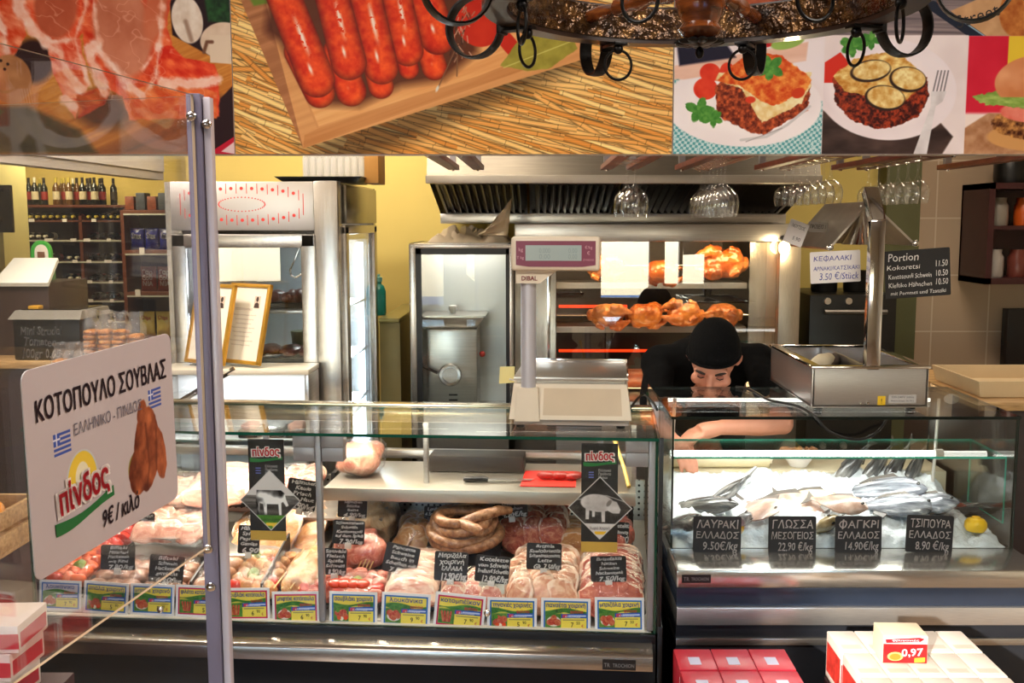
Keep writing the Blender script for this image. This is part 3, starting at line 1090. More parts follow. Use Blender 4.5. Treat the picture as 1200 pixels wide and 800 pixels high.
    A.put(p3 * A.step(1330 - 150 - A.X, 1) * A.step(A.Y - 75, 8) * 0, (232, 196, 56))
    A.put(p3 * A.poly([(1133, 150), (1160, 132), (1330, 132), (1330, 181), (1133, 181)], 2), A.mix((150, 96, 60), (206, 160, 122), A.noise(9, 9, 0, 77)))
    A.put(p3 * A.ell(1226, 160, 66, 18, 0), (206, 150, 90))
    A.put(p3 * A.ell(1226, 144, 62, 20, 0, 1.2, w), A.mix((60, 24, 12), (214, 150, 80), (A.noise(5, 5, 0, 78) - .2) * 1.7))
    A.put(p3 * A.ell(1222, 130, 48, 14, 0), A.mix((214, 90, 70), (240, 150, 130), A.noise(12, 12, 0, 79)))
    A.put(p3 * A.poly([(1140, 112), (1176, 104), (1220, 108), (1330, 116), (1330, 128), (1200, 126), (1156, 122)], 1.2, w), A.mix((104, 140, 50), (186, 206, 110), A.noise(9, 4, .1, 80)))
    A.put(p3 * A.ell(1224, 96, 58, 34, 0, 1.2) * A.step(A.Y - 113, 1.2), A.mix((196, 112, 62), (240, 176, 130), A.noise(26, 22, 0, 81)))
    return A


def mount_poster(name, label, A, x0, x1, group=None, rough=.5):
    a, b = atY(x0, 90, PY), atY(x1, 90, PY)
    zt, zb = atY(630, -60, PY).z, atY(630, 180.5, PY).z
    o = sheet(name, a.x, b.x, zb, zt, .006, A.material('print_' + name, rough), WHITE, None, (0, PY, 0))
    return tag(o, label, 'poster', 'food posters on the bulkhead')


mount_poster('poster', 'poster of raw ham slices and mushrooms, hung above the transparent guard', poster_ham(), -120, 272)
mount_poster('poster', 'poster of glossy red sausages on a wooden board laid on straw', poster_sausages(), 273, 788.5)
pst = mount_poster('poster', 'poster of baked dishes on white plates and a burger, above the wine glasses', poster_dishes(), 790, 1330)
q = atY(1147, 17, PY)
letters(pst, [('Street', q.x, q.z - .02, .036, .12, R(18))], INK, y=-.0012)
# printed strip on the side bulkhead that runs back into the shop
A = Art(0, 0, 120, 30, 6)
A.a = A.mix((150, 30, 12), (240, 170, 130), A.noise(9, 9, 0, 91, 4))
A.put(A.step(A.X - 26, 3), A.mix((190, 110, 30), (240, 190, 80), A.noise(6, 6, 0, 92)))
A.put(A.ell(40, 14, 7, 14), (50, 66, 24))
o = sheet('poster', 0, 2.5, 2.042, 2.6, .005, A.material('print_side_poster'), WHITE, None, (-1.978, 5.48, 0), (0, 0, R(-90)))
tag(o, 'red meat poster on the side bulkhead running back towards the wine shelves', 'poster', 'food posters on the bulkhead')
# ================================================================== KITCHEN AT THE BACK
# ---- extractor hood
HX0, HX1 = atY(500, 210, 4.35).x, atY(962, 210, 4.35).x
z_l1, z_l0 = atY(700, 205, 4.35).z, atY(700, 215, 4.35).z
z_b1, z_b0 = atY(700, 251, 4.95).z, atY(700, 262, 4.95).z
hood = thing('extractor_hood', 'long stainless steel extractor hood with black baffle filters over the ovens', 'extractor hood', (0, 4.35, 0))
mb = MB()
mb.add([(HX0, 0, z_l1), (HX1, 0, z_l1), (HX1, .25, 2.6), (HX0, .25, 2.6), (HX0, 1.05, 2.6), (HX1, 1.05, 2.6), (HX0, .62, z_b1), (HX1, .62, z_b1), (HX0, 1.05, z_b1), (HX1, 1.05, z_b1)],
       [(0, 1, 3, 2) if 0 else (0, 1, 2, 3), (3, 2, 5, 4), (0, 3, 4, 8, 6), (1, 7, 9, 5, 2)])
mb.build('canopy', mat('canopy_steel', (.20, .175, .14), .42, .85, var=.1, vscale=3, stretch=(2, 2, 40)), hood)
mb = MB().box(HX0 - .004, HX1 + .004, -.014, .03, z_l0, z_l1, .006)
mb.build('front_lip', mat('lip_satin', (.46, .42, .36), .4, .85, var=.06), hood)
mb = MB().box(HX0, HX1, .585, .64, z_b0, z_b1 + .004, .006)
mb.build('rear_channel', STEEL, hood)
mb = MB()
mb.prism([(HX0 - .004, 0), (HX0 + .012, 0), (HX0 + .012, 1), (HX0 - .004, 1)], 0, 1)
BAF = mat('greasy_black_steel', (30, 26, 23), .3, .7, var=.3, vscale=14)
nb = 4
for k in range(nb):
    xa = HX0 + .03 + (HX1 - HX0 - .06) * k / nb
    xb = HX0 + .03 + (HX1 - HX0 - .06) * (k + 1) / nb - .012
    mb = MB()
    L = math.hypot(.56, z_l0 - z_b1)
    ang = math.atan2(z_b1 - z_l0, .56)
    mb.M = Matrix.Translation((0, .03, z_l0 + .005)) @ Matrix.Rotation(ang, 4, 'X')
    mb.box(xa, xb, 0, L, .012, .02)
    for e in ((xa, xa + .012, 0, L), (xb - .012, xb, 0, L), (xa, xb, 0, .02), (xa, xb, L - .02, L)):
        mb.box(*e, -.004, .014)
    n = int((xb - xa) / .034)
    for i in range(n):
        x = xa + .02 + (xb - xa - .04) * (i + .5) / n
        m0 = mb.M.copy()
        mb.M = m0 @ Matrix.Translation((x, 0, .0)) @ Matrix.Rotation(R(38), 4, 'Y')
        mb.box(-.012, .012, .02, L - .02, -.0015, .0015)
        mb.M = m0
    mb.build('baffle_filter', BAF, hood)

# ---- rotisserie oven
RY = 4.65
X = lambda px, Y=RY: atY(px, 360, Y).x
Z = lambda py, Y=RY: atY(700, py, Y).z
rot = thing('rotisserie_oven', 'wide stainless rotisserie oven with glass front and roasting chickens inside', 'oven', (0, RY, 0))
xl, xr = X(603), X(936)
zt, zb = Z(262), .12
mb = MB().box(xl, xr, -.02, .03, Z(283), zt, .008)
mb.box(xl, xr, .03, .62, zt - .02, zt, .004)
mb.build('header', STEEL, rot)
MB().box(xl, X(652), -.015, .03, zb, Z(283), .006).build('side_panel', STEELV, rot)
MB().box(X(641), X(645), -.03, -.012, Z(470), Z(290), .004).build('door_handle', CHROME, rot)
MB().box(X(911), xr, -.02, .6, zb, Z(283), .006).build('side_post', mat('warm_steel', (.50, .44, .36), .35, .9, var=.1, stretch=(60, 60, 2)), rot)
MB().box(X(652), X(911), -.012, .6, zb, Z(470), .004).build('lower_body', STEEL, rot)
mb = MB().box(X(652), X(911), .58, .6, Z(470), Z(283)).box(xl, xl + .02, .03, .6, zb, Z(283))
mb.box(X(652) - .02, X(652), .03, .6, Z(470), Z(283)).box(X(652), X(911), .03, .6, Z(284), Z(281))
mb.build('oven_lining', mat('sooty_black', (17, 14, 12), .45, .2, var=.3, vscale=6), rot)
mb = MB().box(X(877, 4.9), X(912, 4.9) + .02, .24, .26, Z(470), Z(284))
mb.build('drive_panel', STEELV, rot)
for py in (330, 381, 446):
    z = Z(py, 5.0)
    mb = MB().box(X(650, 5.0), X(872, 5.0), .30, .50, z - .004, z).box(X(650, 5.0), X(872, 5.0), .295, .302, z - .03, z)
    mb.build('drip_tray', STEEL, rot)
HEAT = emit_mat('glowing_element', (255, 60, 20), 2.0)
for py in (359, 411):
    z = Z(py, 5.1)
    MB().cyl((X(655, 5.1), .46, z), (X((735, 780)[py > 400], 5.1), .46, z), .007, n=8).build('heating_element', HEAT, rot)
lamp('oven_lamp', 'AREA', (X(770), RY + .10, Z(287)), 7, (1, .62, .3), 1.0, .06, (X(770), RY + .35, Z(370)))
lamp('oven_lamp', 'AREA', (X(770), RY + .06, Z(466)), 3, (1, .62, .3), 1.0, .06, (X(770), RY + .35, Z(370)))
mb = MB()
pane(mb, X(652), X(909), -.002, .004, Z(470), Z(283))
mb.build('glass_door', [glass_mat('oven_glass', (.95, .95, .94), 1.85), GLASSEDGE], rot)
mb = MB().ell((X(914), -.05, Z(290)), (.026, .026, .032), 14, 10)
mb.build('lamp_bulb', emit_mat('bulb_glow', (255, 214, 140), 12), rot)
MB().cyl((X(914), -.02, Z(279)), (X(914), -.055, Z(283)), .014, n=12).build('lamp_socket', BLACK, rot)
lamp('oven_bulb', 'POINT', (X(914) + .0, RY - .09, Z(290)), 3, (1, .78, .45), .03)
YS = 4.90
for py in (311, 369):
    z = Z(py, YS)
    sp = MB().cyl((X(648, YS), YS - RY, z), (X(906, YS), YS - RY, z), .005, n=8)
    sp.build('spit', CHROME, rot)
    mb = MB().cyl((X(898, YS), YS - RY, z), (X(903, YS), YS - RY, z), .013, n=12)
    mb.build('spit_knob', STEEL, rot)

ROAST = ramp_mat('roast_skin', [(.28, (96, 40, 14)), (.45, (176, 92, 36)), (.6, (214, 138, 66)), (.75, (232, 172, 100))], 9, 5, .3, bump=.25, bscale=60, coat=.4)


def roast_mesh(seed):
    rng = random.Random(seed)
    mb = MB()
    mb.ell((0, 0, 0), (.082, .058, .056), p=.9)
    mb.ell((-.03, -.018, .012), (.05, .045, .045))
    mb.ell((-.03, -.01, -.018), (.05, .045, .04))
    for s in (-1, 1):
        # thigh + drumstick folded forward
        mb.tube([(.02, -.03, s * .038), (.055, -.048, s * .045), (.09, -.04, s * .03), (.105, -.034, s * .024)], [.028, .026, .014, .009], 10)
        mb.ell((.107, -.033, s * .023), .011, 8, 6)
        # wing
        mb.tube([(-.055, -.03, s * .04), (-.025, -.055, s * .052), (-.06, -.058, s * .036)], [.016, .013, .008], 8)
    mb.ell((-.085, 0, 0), (.02, .03, .03))
    return mb


roast = [fuse(roast_mesh(k), 'roast_chicken', ROAST, .005, 3, .004, 40).data for k in (1,)]
for o in [o for o in COL.objects if o.name.startswith('roast_chicken')]:
    bpy.data.objects.remove(o)
spots = [(706, 311, .95, 20, 1, 'roast chicken on the upper spit, farthest from the lit bulb'), (776, 318, .95, 160, 1, 'roast chicken on the upper spit, in its middle'), (846, 309, 1.22, -10, -1, 'large golden roast chicken on the upper spit next to the lit bulb'),
         (712, 369, .97, 10, 1, 'roast chicken on the lower spit, at the end by the glowing element'), (757, 369, .97, 170, 1, 'roast chicken on the lower spit, second from the glowing end'),
         (801, 369, .97, -25, -1, 'roast chicken on the lower spit, second from the drive panel'), (846, 369, .97, 30, -1, 'roast chicken on the lower spit above the cook, beside the drive panel')]
for px, py, sc, rx, fl, lab in spots:
    p = atY(px, py, YS)
    o = link('roast_chicken', roast[0], None, p, (R(rx), 0, 0))
    o.scale = (sc * fl, sc, sc)
    tag(o, lab, 'roast chicken', 'chickens roasting on the spits')
mb = MB()
pa, pb = atY(664, 443, YS), atY(790, 443, YS)
mb.tube([pa.lerp(pb, t) for t in (0, .03, .12, .4, .7, .9, .97, 1)], [.012, .034, .045, .047, .046, .044, .036, .012], 16)
o = mb.build('meat_roll', ramp_mat('roast_roll', [(.3, (86, 40, 24)), (.55, (136, 74, 50)), (.75, (168, 104, 74))], 14, 5, .35, bump=.4))
tag(o, 'long brown roast meat roll at the bottom of the rotisserie', 'roast meat')
MB().cyl((pa.x - .03, YS - RY, pa.z), (X(906, YS), YS - RY, pa.z), .005, n=8).build('spit', CHROME, rot)

# ---- glass-door cabinet with the mincer
CY = 4.45
X = lambda px, Y=CY: atY(px, 380, Y).x
Z = lambda py, Y=CY: atY(540, py, Y).z
cab = thing('glass_door_cabinet', 'tall steel cabinet with a black-edged glass door, beside the rotisserie', 'cabinet', (0, CY, 0))
x0, x1 = X(481), X(601)
mb = MB().box(x0, x0 + .02, 0, .5, 0, Z(285)).box(x1 - .02, x1, 0, .5, 0, Z(285)).box(x0, x1, 0, .5, Z(290), Z(285)).box(x0, x1, .48, .5, 0, Z(285)).box(x0, x1, .0, .5, 0, Z(483))
mb.build('carcass', STEELV, cab)
mb = MB()
for a in ((x0, X(489), Z(478), Z(287)), (X(597), x1, Z(478), Z(287)), (x0, x1, Z(291), Z(285.5))):
    mb.box(a[0], a[1], -.025, 0, a[2], a[3], .006)
mb.build('door_frame', STEELV, cab)
mb = MB()
for a in ((X(489), X(495), Z(478), Z(291)), (X(593), X(597), Z(478), Z(291)), (X(489), X(597), Z(298), Z(291))):
    mb.box(a[0], a[1], -.018, -.002, a[2], a[3])
mb.build('door_gasket', BLACK, cab)
mb = MB()
pane(mb, X(489), X(597), -.016, -.011, Z(478), Z(291))
mb.build('glass_door', [GLASS, GLASSEDGE], cab)
MB().box(x0 + .02, x1 - .02, .30, .32, Z(483), Z(295)).build('back_lining', mat('satin_steel_lining', (.60, .60, .59), .42, .8, var=.06, vscale=2), cab)
lamp('cabinet_light', 'AREA', (X(541), CY + .15, Z(293)), 1.6, (1, .95, .85), .35, .1, (X(541), CY + .15, 0))
my = CY + .16
minc = thing('meat_mincer', 'steel meat mincer with feed pan and white stomper inside the glass-door cabinet', 'meat mincer', (X(531, my), my, 0))
W = lambda px: atY(px, 430, my).x - minc.location.x
ZZ = lambda py: atY(531, py, my).z
mb = MB().box(W(503), W(561), -.1, .13, Z(483), ZZ(383), .012)
mb.build('motor_body', STEEL, minc)
mb = MB()
mb.frustum((W(506), W(560), -.08, .10), (W(498), W(569), -.12, .13), ZZ(383), ZZ(369))
mb.frustum((W(496), W(571), -.125, .135), (W(496), W(571), -.125, .135), ZZ(369), ZZ(367))
mb.build('feed_pan', STEEL, minc)
mb = MB().lathe([(.0, ZZ(357)), (.018, ZZ(358)), (.02, ZZ(362)), (.012, ZZ(366)), (.014, ZZ(376)), (.0, ZZ(380))], 16)
mb.build('stomper', mat('white_plastic', (236, 232, 226), .4, var=.02), minc)
mb = MB()
mb.M = Matrix.Translation((W(531), -.1, ZZ(433))) @ Matrix.Rotation(R(90), 4, 'X')
mb.lathe([(.0, -.03), (.04, -.03), (.042, .03), (.05, .03), (.052, .06), (.046, .07), (.036, .07), (.034, .055), (.0, .055)], 24)
mb.build('mincing_head', CHROME, minc)
mb = MB()
mb.M = Matrix.Translation((W(531), -.155, ZZ(433))) @ Matrix.Rotation(R(90), 4, 'X')
mb.lathe([(.0, .0), (.033, 0), (.033, .006), (.008, .006), (.008, .014), (0, .014)], 20)
mb.build('mincing_plate', STEEL, minc)
mb = MB()
for py in (457, 463, 469):
    mb.box(W(528), W(538), -.104, -.099, ZZ(py + 2), ZZ(py))
mb.build('vent_slots', BLACK, minc)
MB().ell((W(566), -.05, ZZ(413)), (.014, .012, .014), 12, 8).build('knob', mat('red_plastic', (196, 30, 22), .35), minc)
mb = MB().tube([(W(496), -.11, ZZ(423)), (W(504), -.14, ZZ(426)), (W(516), -.13, ZZ(432))], [.009, .007, .007], 8)
mb.build('handle', BLACK, minc)
# crumpled bags on the cabinet
def crumple(name, nx, ny, w, d, h, material, seed, edge=.2):
    vs, fs = [], []
    for j in range(ny + 1):
        for i in range(nx + 1):
            u, v = i / nx, j / ny
            e = min(u, 1 - u, v, 1 - v) / edge
            k = min(1, e) ** .6
            q = Vector((u * 5 + seed, v * 4, seed))
            z = k * h * (.55 + .6 * noise.fractal(q, .7, 2, 4)) + .012 * noise.noise(q * 4)
            vs.append(((u - .5) * w + .02 * noise.noise(q + Vector((9, 0, 0))), (v - .5) * d + .02 * noise.noise(q + Vector((0, 9, 0))), max(.002, z)))
    for j in range(ny):
        for i in range(nx):
            a = j * (nx + 1) + i
            fs.append((a, a + 1, a + nx + 2, a + nx + 1))
    mb = MB().add(vs, fs)
    n = len(mb.v)
    # closed underneath, so the pack has a real thickness
    mb.add([(v[0], v[1], 0.0) for v in vs], [tuple(reversed(f)) for f in fs])
    rim = [i for i in range(nx)] + [(j + 1) * (nx + 1) - 1 for j in range(ny)] + [(nx + 1) * (ny + 1) - 1 - i for i in range(nx)] + [(ny - j) * (nx + 1) for j in range(ny)]
    m = len(rim)
    mb.add([vs[i] for i in rim] + [(vs[i][0], vs[i][1], 0.0) for i in rim], [(i, (i + 1) % m, (i + 1) % m + m, i + m) for i in range(m)])
    return mb


PAPERBAG = mat('waxed_paper', (226, 206, 176), .45, var=.08, vscale=10)
o = crumple('b', 26, 18, .36, .3, .075, None, 3).build('paper_bag_pack', PAPERBAG, None, (X(548), CY + .24, Z(285) + .001))
tag(o, 'crumpled pack of waxed paper bags lying on the glass-door cabinet', 'paper bags')
mb = MB()
vs, fs = [], []
for j in range(9):
    for i in range(7):
        u, v = i / 6, j / 8
        q = Vector((u * 3, v * 3, 2))
        vs.append((u * .13 * (1 - .25 * v) + .05 * v, .05 * noise.noise(q) + .05 * u, v * (.125 * u + .035) + .012 * noise.noise(q * 2)))
fs = [(j * 7 + i, j * 7 + i + 1, j * 7 + i + 8, j * 7 + i + 7) for j in range(8) for i in range(6)]
mb.add(vs, fs)
o = mb.build('paper_bag', PAPERBAG, None, (X(560), CY + .02, Z(284) + .03))
so = o.modifiers.new('thick', 'SOLIDIFY')
so.thickness = .002
tag(o, 'single paper bag sticking up from the bag pack on the cabinet', 'paper bags')

# ---- low side counter with the teal bottle
sc = thing('side_counter', 'low olive side counter between the upright fridge and the glass-door cabinet', 'counter', (0, 4.6, 0))
xa, xb = atY(445, 400, 4.6).x, atY(479, 400, 4.9).x
zc = atY(460, 372, 4.62).z
MB().box(xa - .0, xb, 0, .8, 0, zc - .02, .003).build('body', mat('olive_steel', (128, 112, 66), .4, .4, var=.06), sc)
MB().box(xa - .0, xb, -.02, .82, zc - .02, zc, .004).build('worktop', mat('olive_top', (150, 140, 84), .3, .3, var=.06), sc)
b = thing('pump_bottle', 'small teal bottle standing on the olive side counter', 'bottle', (atY(444, 360, 4.75).x, 4.75, zc))
h = .19
MB().lathe([(.0, 0), (.032, 0), (.034, .01), (.034, .11), (.026, .135), (.014, .145), (.014, .155)], 18).build('body', mat('teal_plastic', (16, 134, 118), .3, var=.05), b)
MB().lathe([(.018, .155), (.018, .175), (.008, .178), (.008, .19), (0, .19)], 14).build('cap', mat('teal_cap', (120, 190, 180), .4), b)

# ---- upright display fridge
FY = 3.9
X = lambda px, Y=FY: atY(px, 300, Y).x
Z = lambda py, Y=FY: atY(300, py, Y).z
FX0, FX1 = X(196), X(399)
FD = .85
fr = thing('display_fridge', 'upright stainless display fridge with red dotted header and glass door', 'fridge', (0, FY, 0))
mb = MB().box(FX0, FX0 + .06, 0, FD, .1, Z(213)).box(FX0, FX1, FD - .04, FD, .1, Z(213)).box(FX0, FX1, .02, FD, Z(217), Z(213)).box(FX0, FX1, 0, FD, .1, .55).box(FX0 + .06, FX1 - .04, .03, FD, Z(283), Z(281))
mb.build('carcass', STEELV, fr)
MB().box(FX0 + .03, X(371), -.03, 0, Z(270), Z(213), .004).build('header_panel', mat('satin_header', (.58, .55, .53), .36, .8, var=.05, vscale=2), fr)
MB().box(X(371), FX1, -.035, .05, .1, Z(212), .008).build('corner_post', STEELV, fr)
MB().box(FX1 - .012, FX1 + .012, .08, FD - .03, Z(262), Z(215), .004).build('side_header', mat('smoked_steel', (.20, .18, .14), .25, .8, var=.2), fr)
mb = MB()
for a in ((FX0 + .03, X(372), Z(290), Z(274)), (FX0 + .03, X(222), .55, Z(274)), (X(355), X(372), .55, Z(274))):
    mb.box(a[0], a[1], -.04, 0, a[2], a[3], .006)
mb.build('door_frame', STEELV, fr)
mb = MB()
pane(mb, X(222), X(355), -.02, -.014, .55, Z(290))
mb.build('glass_door', [glass_mat('fridge_glass', (.95, .98, .98), 1.7), GLASSEDGE], fr)
mb = MB()
for a in ((.05, .12), (FD - .10, FD - .03)):
    mb.box(FX1 - .02, FX1 + .012, a[0], a[1], .1, Z(265), .004)
mb.box(FX1 - .02, FX1 + .012, .05, FD - .03, Z(275), Z(264), .004)
mb.build('side_frame', STEELV, fr)
mb = MB()
pane(mb, FX1 - .008, FX1 - .002, .12, FD - .10, .3, Z(275))
mb.build('side_glass', [glass_mat('fridge_side_glass', (.93, .97, .98), 2.3), GLASSEDGE], fr)
LINER = mat('white_liner', (214, 220, 220), .4, var=.03)
MB().box(FX0 + .06, FX1 - .03, FD - .06, FD - .04, .55, Z(284)).build('back_liner', LINER, fr)
shz = [Z(358, 4.2), Z(420, 4.2), Z(478, 4.2)]
for z in shz:
    MB().box(FX0 + .065, FX1 - .03, .06, FD - .08, z - .012, z, .003).build('shelf', STEEL, fr)
TUBE = emit_mat('cool_tube', (225, 240, 255), 9)
MB().cyl((FX1 - .05, .72, .6), (FX1 - .05, .72, Z(288)), .014, n=10).build('light_tube', TUBE, fr)
lamp('fridge_tube', 'AREA', (FX1 - .07, FY + .70, 1.2), 9, (.88, .95, 1), .06, 1.0, (FX0 + .3, FY + .25, 1.2))
hk = MB().tube([(X(345) + .0, .0, Z(288)), (X(338), 0, Z(305)), (X(332), 0, Z(318)), (X(333), 0, Z(324)), (X(338), 0, Z(327)), (X(345), 0, Z(323)), (X(350), 0, Z(316))], .004, 8)
hk.build('hook', CHROME, fr, (0, .1, 0))
# red printed pattern on the header: dots and dashes in a lens shape
RED = mat('red_print', (206, 52, 44), .5, var=0)
mb = MB()
cx, cz = X(288), Z(239.5)
pw, ph = X(357) - X(288), Z(213) - Z(239.5)
for s in (-1, 1):
    for k in range(-11, 12):
        u = k / 11.5
        zz = s * ph * (.28 + .42 * math.sqrt(max(0, 1 - u * u)))
        x = cx + u * pw
        if k % 2:
            mb.box(x - .0014, x + .0014, -.0306, -.0301, cz + zz - .019, cz + zz + .019)
        else:
            mb.M = Matrix.Translation((x, -.0306, cz + zz)) @ Matrix.Rotation(R(90), 4, 'X')
            mb.lathe([(0, -.0004), (.0065, -.0004), (.0065, .0004), (0, .0004)], 10)
            mb.M = Matrix.Identity(4)
for k in range(40):
    a = 2 * math.pi * k / 40
    mb.M = Matrix.Translation((cx - .0 + .087 * math.cos(a), -.0306, cz + .026 * math.sin(a))) @ Matrix.Rotation(R(90), 4, 'X')
    mb.lathe([(0, -.0004), (.0028, -.0004), (.0028, .0004), (0, .0004)], 6)
mb.M = Matrix.Identity(4)
for s in (-1, 1):
    mb.box(cx + s * pw * 1.03 - .0014, cx + s * pw * 1.03 + .0014, -.0306, -.0301, cz - .04, cz + .04)
mb.build('dot_pattern', RED, fr)
# contents of the fridge
MEATD = ramp_mat('dark_wrapped_meat', [(.3, (90, 30, 28)), (.5, (150, 70, 60)), (.68, (206, 150, 132))], 14, 5, .3, bump=.3)
for k, (px, zi, wd, lab) in enumerate(((322, 0, .22, 'tray of dark red meat on the top shelf of the upright fridge'), (352, 0, .10, 'small wrapped cut of meat beside the fridge hook'), (338, 1, .24, 'tray of wrapped meat on the middle shelf of the upright fridge'), (330, 2, .24, 'tray of wrapped meat on the lowest visible fridge shelf'))):
    x = atY(px, 340, 4.15).x
    t = thing('meat_tray', lab, 'meat tray', (x, FY + .26, shz[zi]), 0, 'trays in the upright fridge')
    MB().frustum((-wd / 2 + .01, wd / 2 - .01, -.09, .09), (-wd / 2, wd / 2, -.1, .1), .0, .02).build('tray', TRAYBLACK, t)
    mb = MB()
    for j in range(3):
        mb.ell((-wd / 3 + wd / 3 * j, 0, .04), (wd / 5, .085, .028), 14, 8, nz=.35, nf=22, seed=k * 5 + j)
    mb.build('meat', MEATD, t)
for k in range(3):
    x = X(318 + 14 * k)
    b = thing('tub', 'pale tub on the middle fridge shelf behind the certificates', 'tub', (x, FY + .45, shz[1]), 0, 'pale tubs in the upright fridge')
    MB().lathe([(0, 0), (.035, 0), (.042, .085), (.044, .09), (.044, .1), (0, .1)], 16).build('tub_body', mat('pale_green_tub', (206, 214, 170), .4, var=.1), b)
# on top of the fridge: black tray and stacked clear punnets
zf = Z(213)
tr = thing('shallow_tray', 'black shallow tray lying on top of the upright fridge', 'tray', (X(372), FY + .2, zf))
hw = (X(424) - X(321)) / 2
mb = MB().frustum((-hw + .03, hw - .03, -.13, .13), (-hw, hw, -.16, .16), 0.0, .022)
mb.build('tray_body', BLACK, tr)
PUN = glass_mat('clear_plastic', (.93, .93, .93), 1.6, .1, haze=.12, bump=.0)
pp = thing('container_sleeve', 'upright sleeve of clear ribbed plastic containers on the black tray', 'plastic containers', (X(383), FY + .2, zf + .022))
w = (X(421) - X(345)) / 2
mb = MB()
for k in range(9):
    x = -w + 2 * w * (k + .5) / 9
    mb.lathe([(w / 9 * .95, 0), (w / 9 * .95, .07), (w / 9 * .75, .085), (w / 9 * .95, .10), (w / 9 * .95, .2)], 10, (x, -.03, 0))
mb.build('container_wall', PUN, pp)
mb = MB().box(-w, w, -.02, .1, .0, .2, .01)
mb.build('container_core', glass_mat('clear_plastic_dense', (.82, .82, .84), 1.6, .2, haze=.3), pp)
o = MB().box(X(421) + .0, X(421) + .055, FY + .15, FY + .33, zf, zf + .19, .003).build('cardboard_box', mat('brown_card', (150, 104, 40), .7))
tag(o, 'narrow brown cardboard box standing beside the clear container sleeve', 'box')
# ================================================================== THE MEAT COUNTER
CR = -R(4.2)
CX, CYY = .327, 2.721
CL, CD = 1.79, .82
CN = Vector((-math.sin(CR), math.cos(CR), 0))
CAXIS = Vector((math.cos(CR), math.sin(CR), 0))
C0 = Vector((CX, CYY, 0))


def cw(x, d, z):
    """counter coordinates (x from its end, d behind the front glass) to the room"""
    return C0 + CAXIS * x + CN * d + Vector((0, 0, z))


def cp(px, py, d):
    return atPlane(px, py, C0 + CN * d, CN)


def ccol(px, d, z):
    py = 600
    for _ in range(6):
        p = cp(px, py, d)
        q = cp(px, py + 10, d)
        py += (z - p.z) / (q.z - p.z) * 10
    return cp(px, py, d)


def cx(px, py, d):
    return (cp(px, py, d) - C0).dot(CAXIS)


GZ0, GZ1 = .652, 1.2
deck = lambda d: .648 + .165 * d
mc = thing('meat_counter', 'long glass-fronted meat counter with steel bumper, full of wrapped meat and price cards', 'display counter', C0, CR)
MB().box(-CL, 0, .06, CD, .0, .1, .004).build('plinth', MATTBLACK, mc)
MB().box(-CL, 0, -.01, CD, .1, GZ0 - .03, .004).build('body', MATTBLACK, mc)
zb1, zb0 = cp(700, 771, -.07).z, cp(700, 785, -.07).z
mb = MB()
ys = [(-.004, GZ0 - .028), (-.03, GZ0 - .034), (-.055, zb1 + .012), (-.068, zb1 + .004), (-.07, zb1), (-.07, zb0), (-.064, zb0 - .004), (-.004, zb0 - .004)]
vs = [(x, y, z) for x in (-CL, -.01) for y, z in ys]
n = len(ys)
mb.add(vs, [(i, (i + 1) % n, (i + 1) % n + n, i + n) for i in range(n)] + [tuple(range(n)), tuple(range(2 * n - 1, n - 1, -1))])
mb.build('bumper', mat('dark_bumper_steel', (.40, .35, .30), .22, .95, var=.1, vscale=3, stretch=(2, 40, 40)), mc)
MB().box(-CL, -.01, -.045, -.01, zb0 - .16, zb0 - .13, .004).build('kick_strip', STEEL, mc)
mb = MB().box(cx(706, 778, -.07), cx(745, 778, -.07), -.0725, -.07, zb0 + .003, zb1 - .002)
mb.build('badge', BLACK, mc)
bx = (cx(706, 778, -.07) + cx(745, 778, -.07)) / 2
letters(mc, [('TROCHION', bx + .012, (zb0 + zb1) / 2 - .006, .011, .058), ('TR', bx - .033, (zb0 + zb1) / 2 - .006, .012, .016)], mat('badge_silver', (150, 150, 150), .4, .5, var=0), y=-.0732, name='badge_lettering')
# deck, front ledge, back wall
mb = MB()
mb.prism([(0, 0)] * 3, 0, 0) if 0 else None
vs = [(x, y, z) for x in (-CL + .012, -.012) for y, z in ((.03, GZ0 - .03), (.03, deck(.03)), (.70, deck(.70)), (.70, GZ0 - .03))]
mb.add(vs, [(0, 1, 2, 3), (7, 6, 5, 4), (0, 4, 5, 1), (1, 5, 6, 2), (2, 6, 7, 3), (3, 7, 4, 0)])
mb.build('deck', mat('deck_steel', (.55, .52, .48), .4, .75, var=.08), mc)
MB().box(-CL, 0, -.006, .011, GZ0 - .034, GZ0 - .006, .003).build('glass_gasket', BLACK, mc)
MB().box(-CL + .012, -.012, .012, .03, GZ0 - .014, GZ0 - .003, .002).build('label_ledge', mat('white_ledge', (226, 214, 196), .35, var=.04), mc)


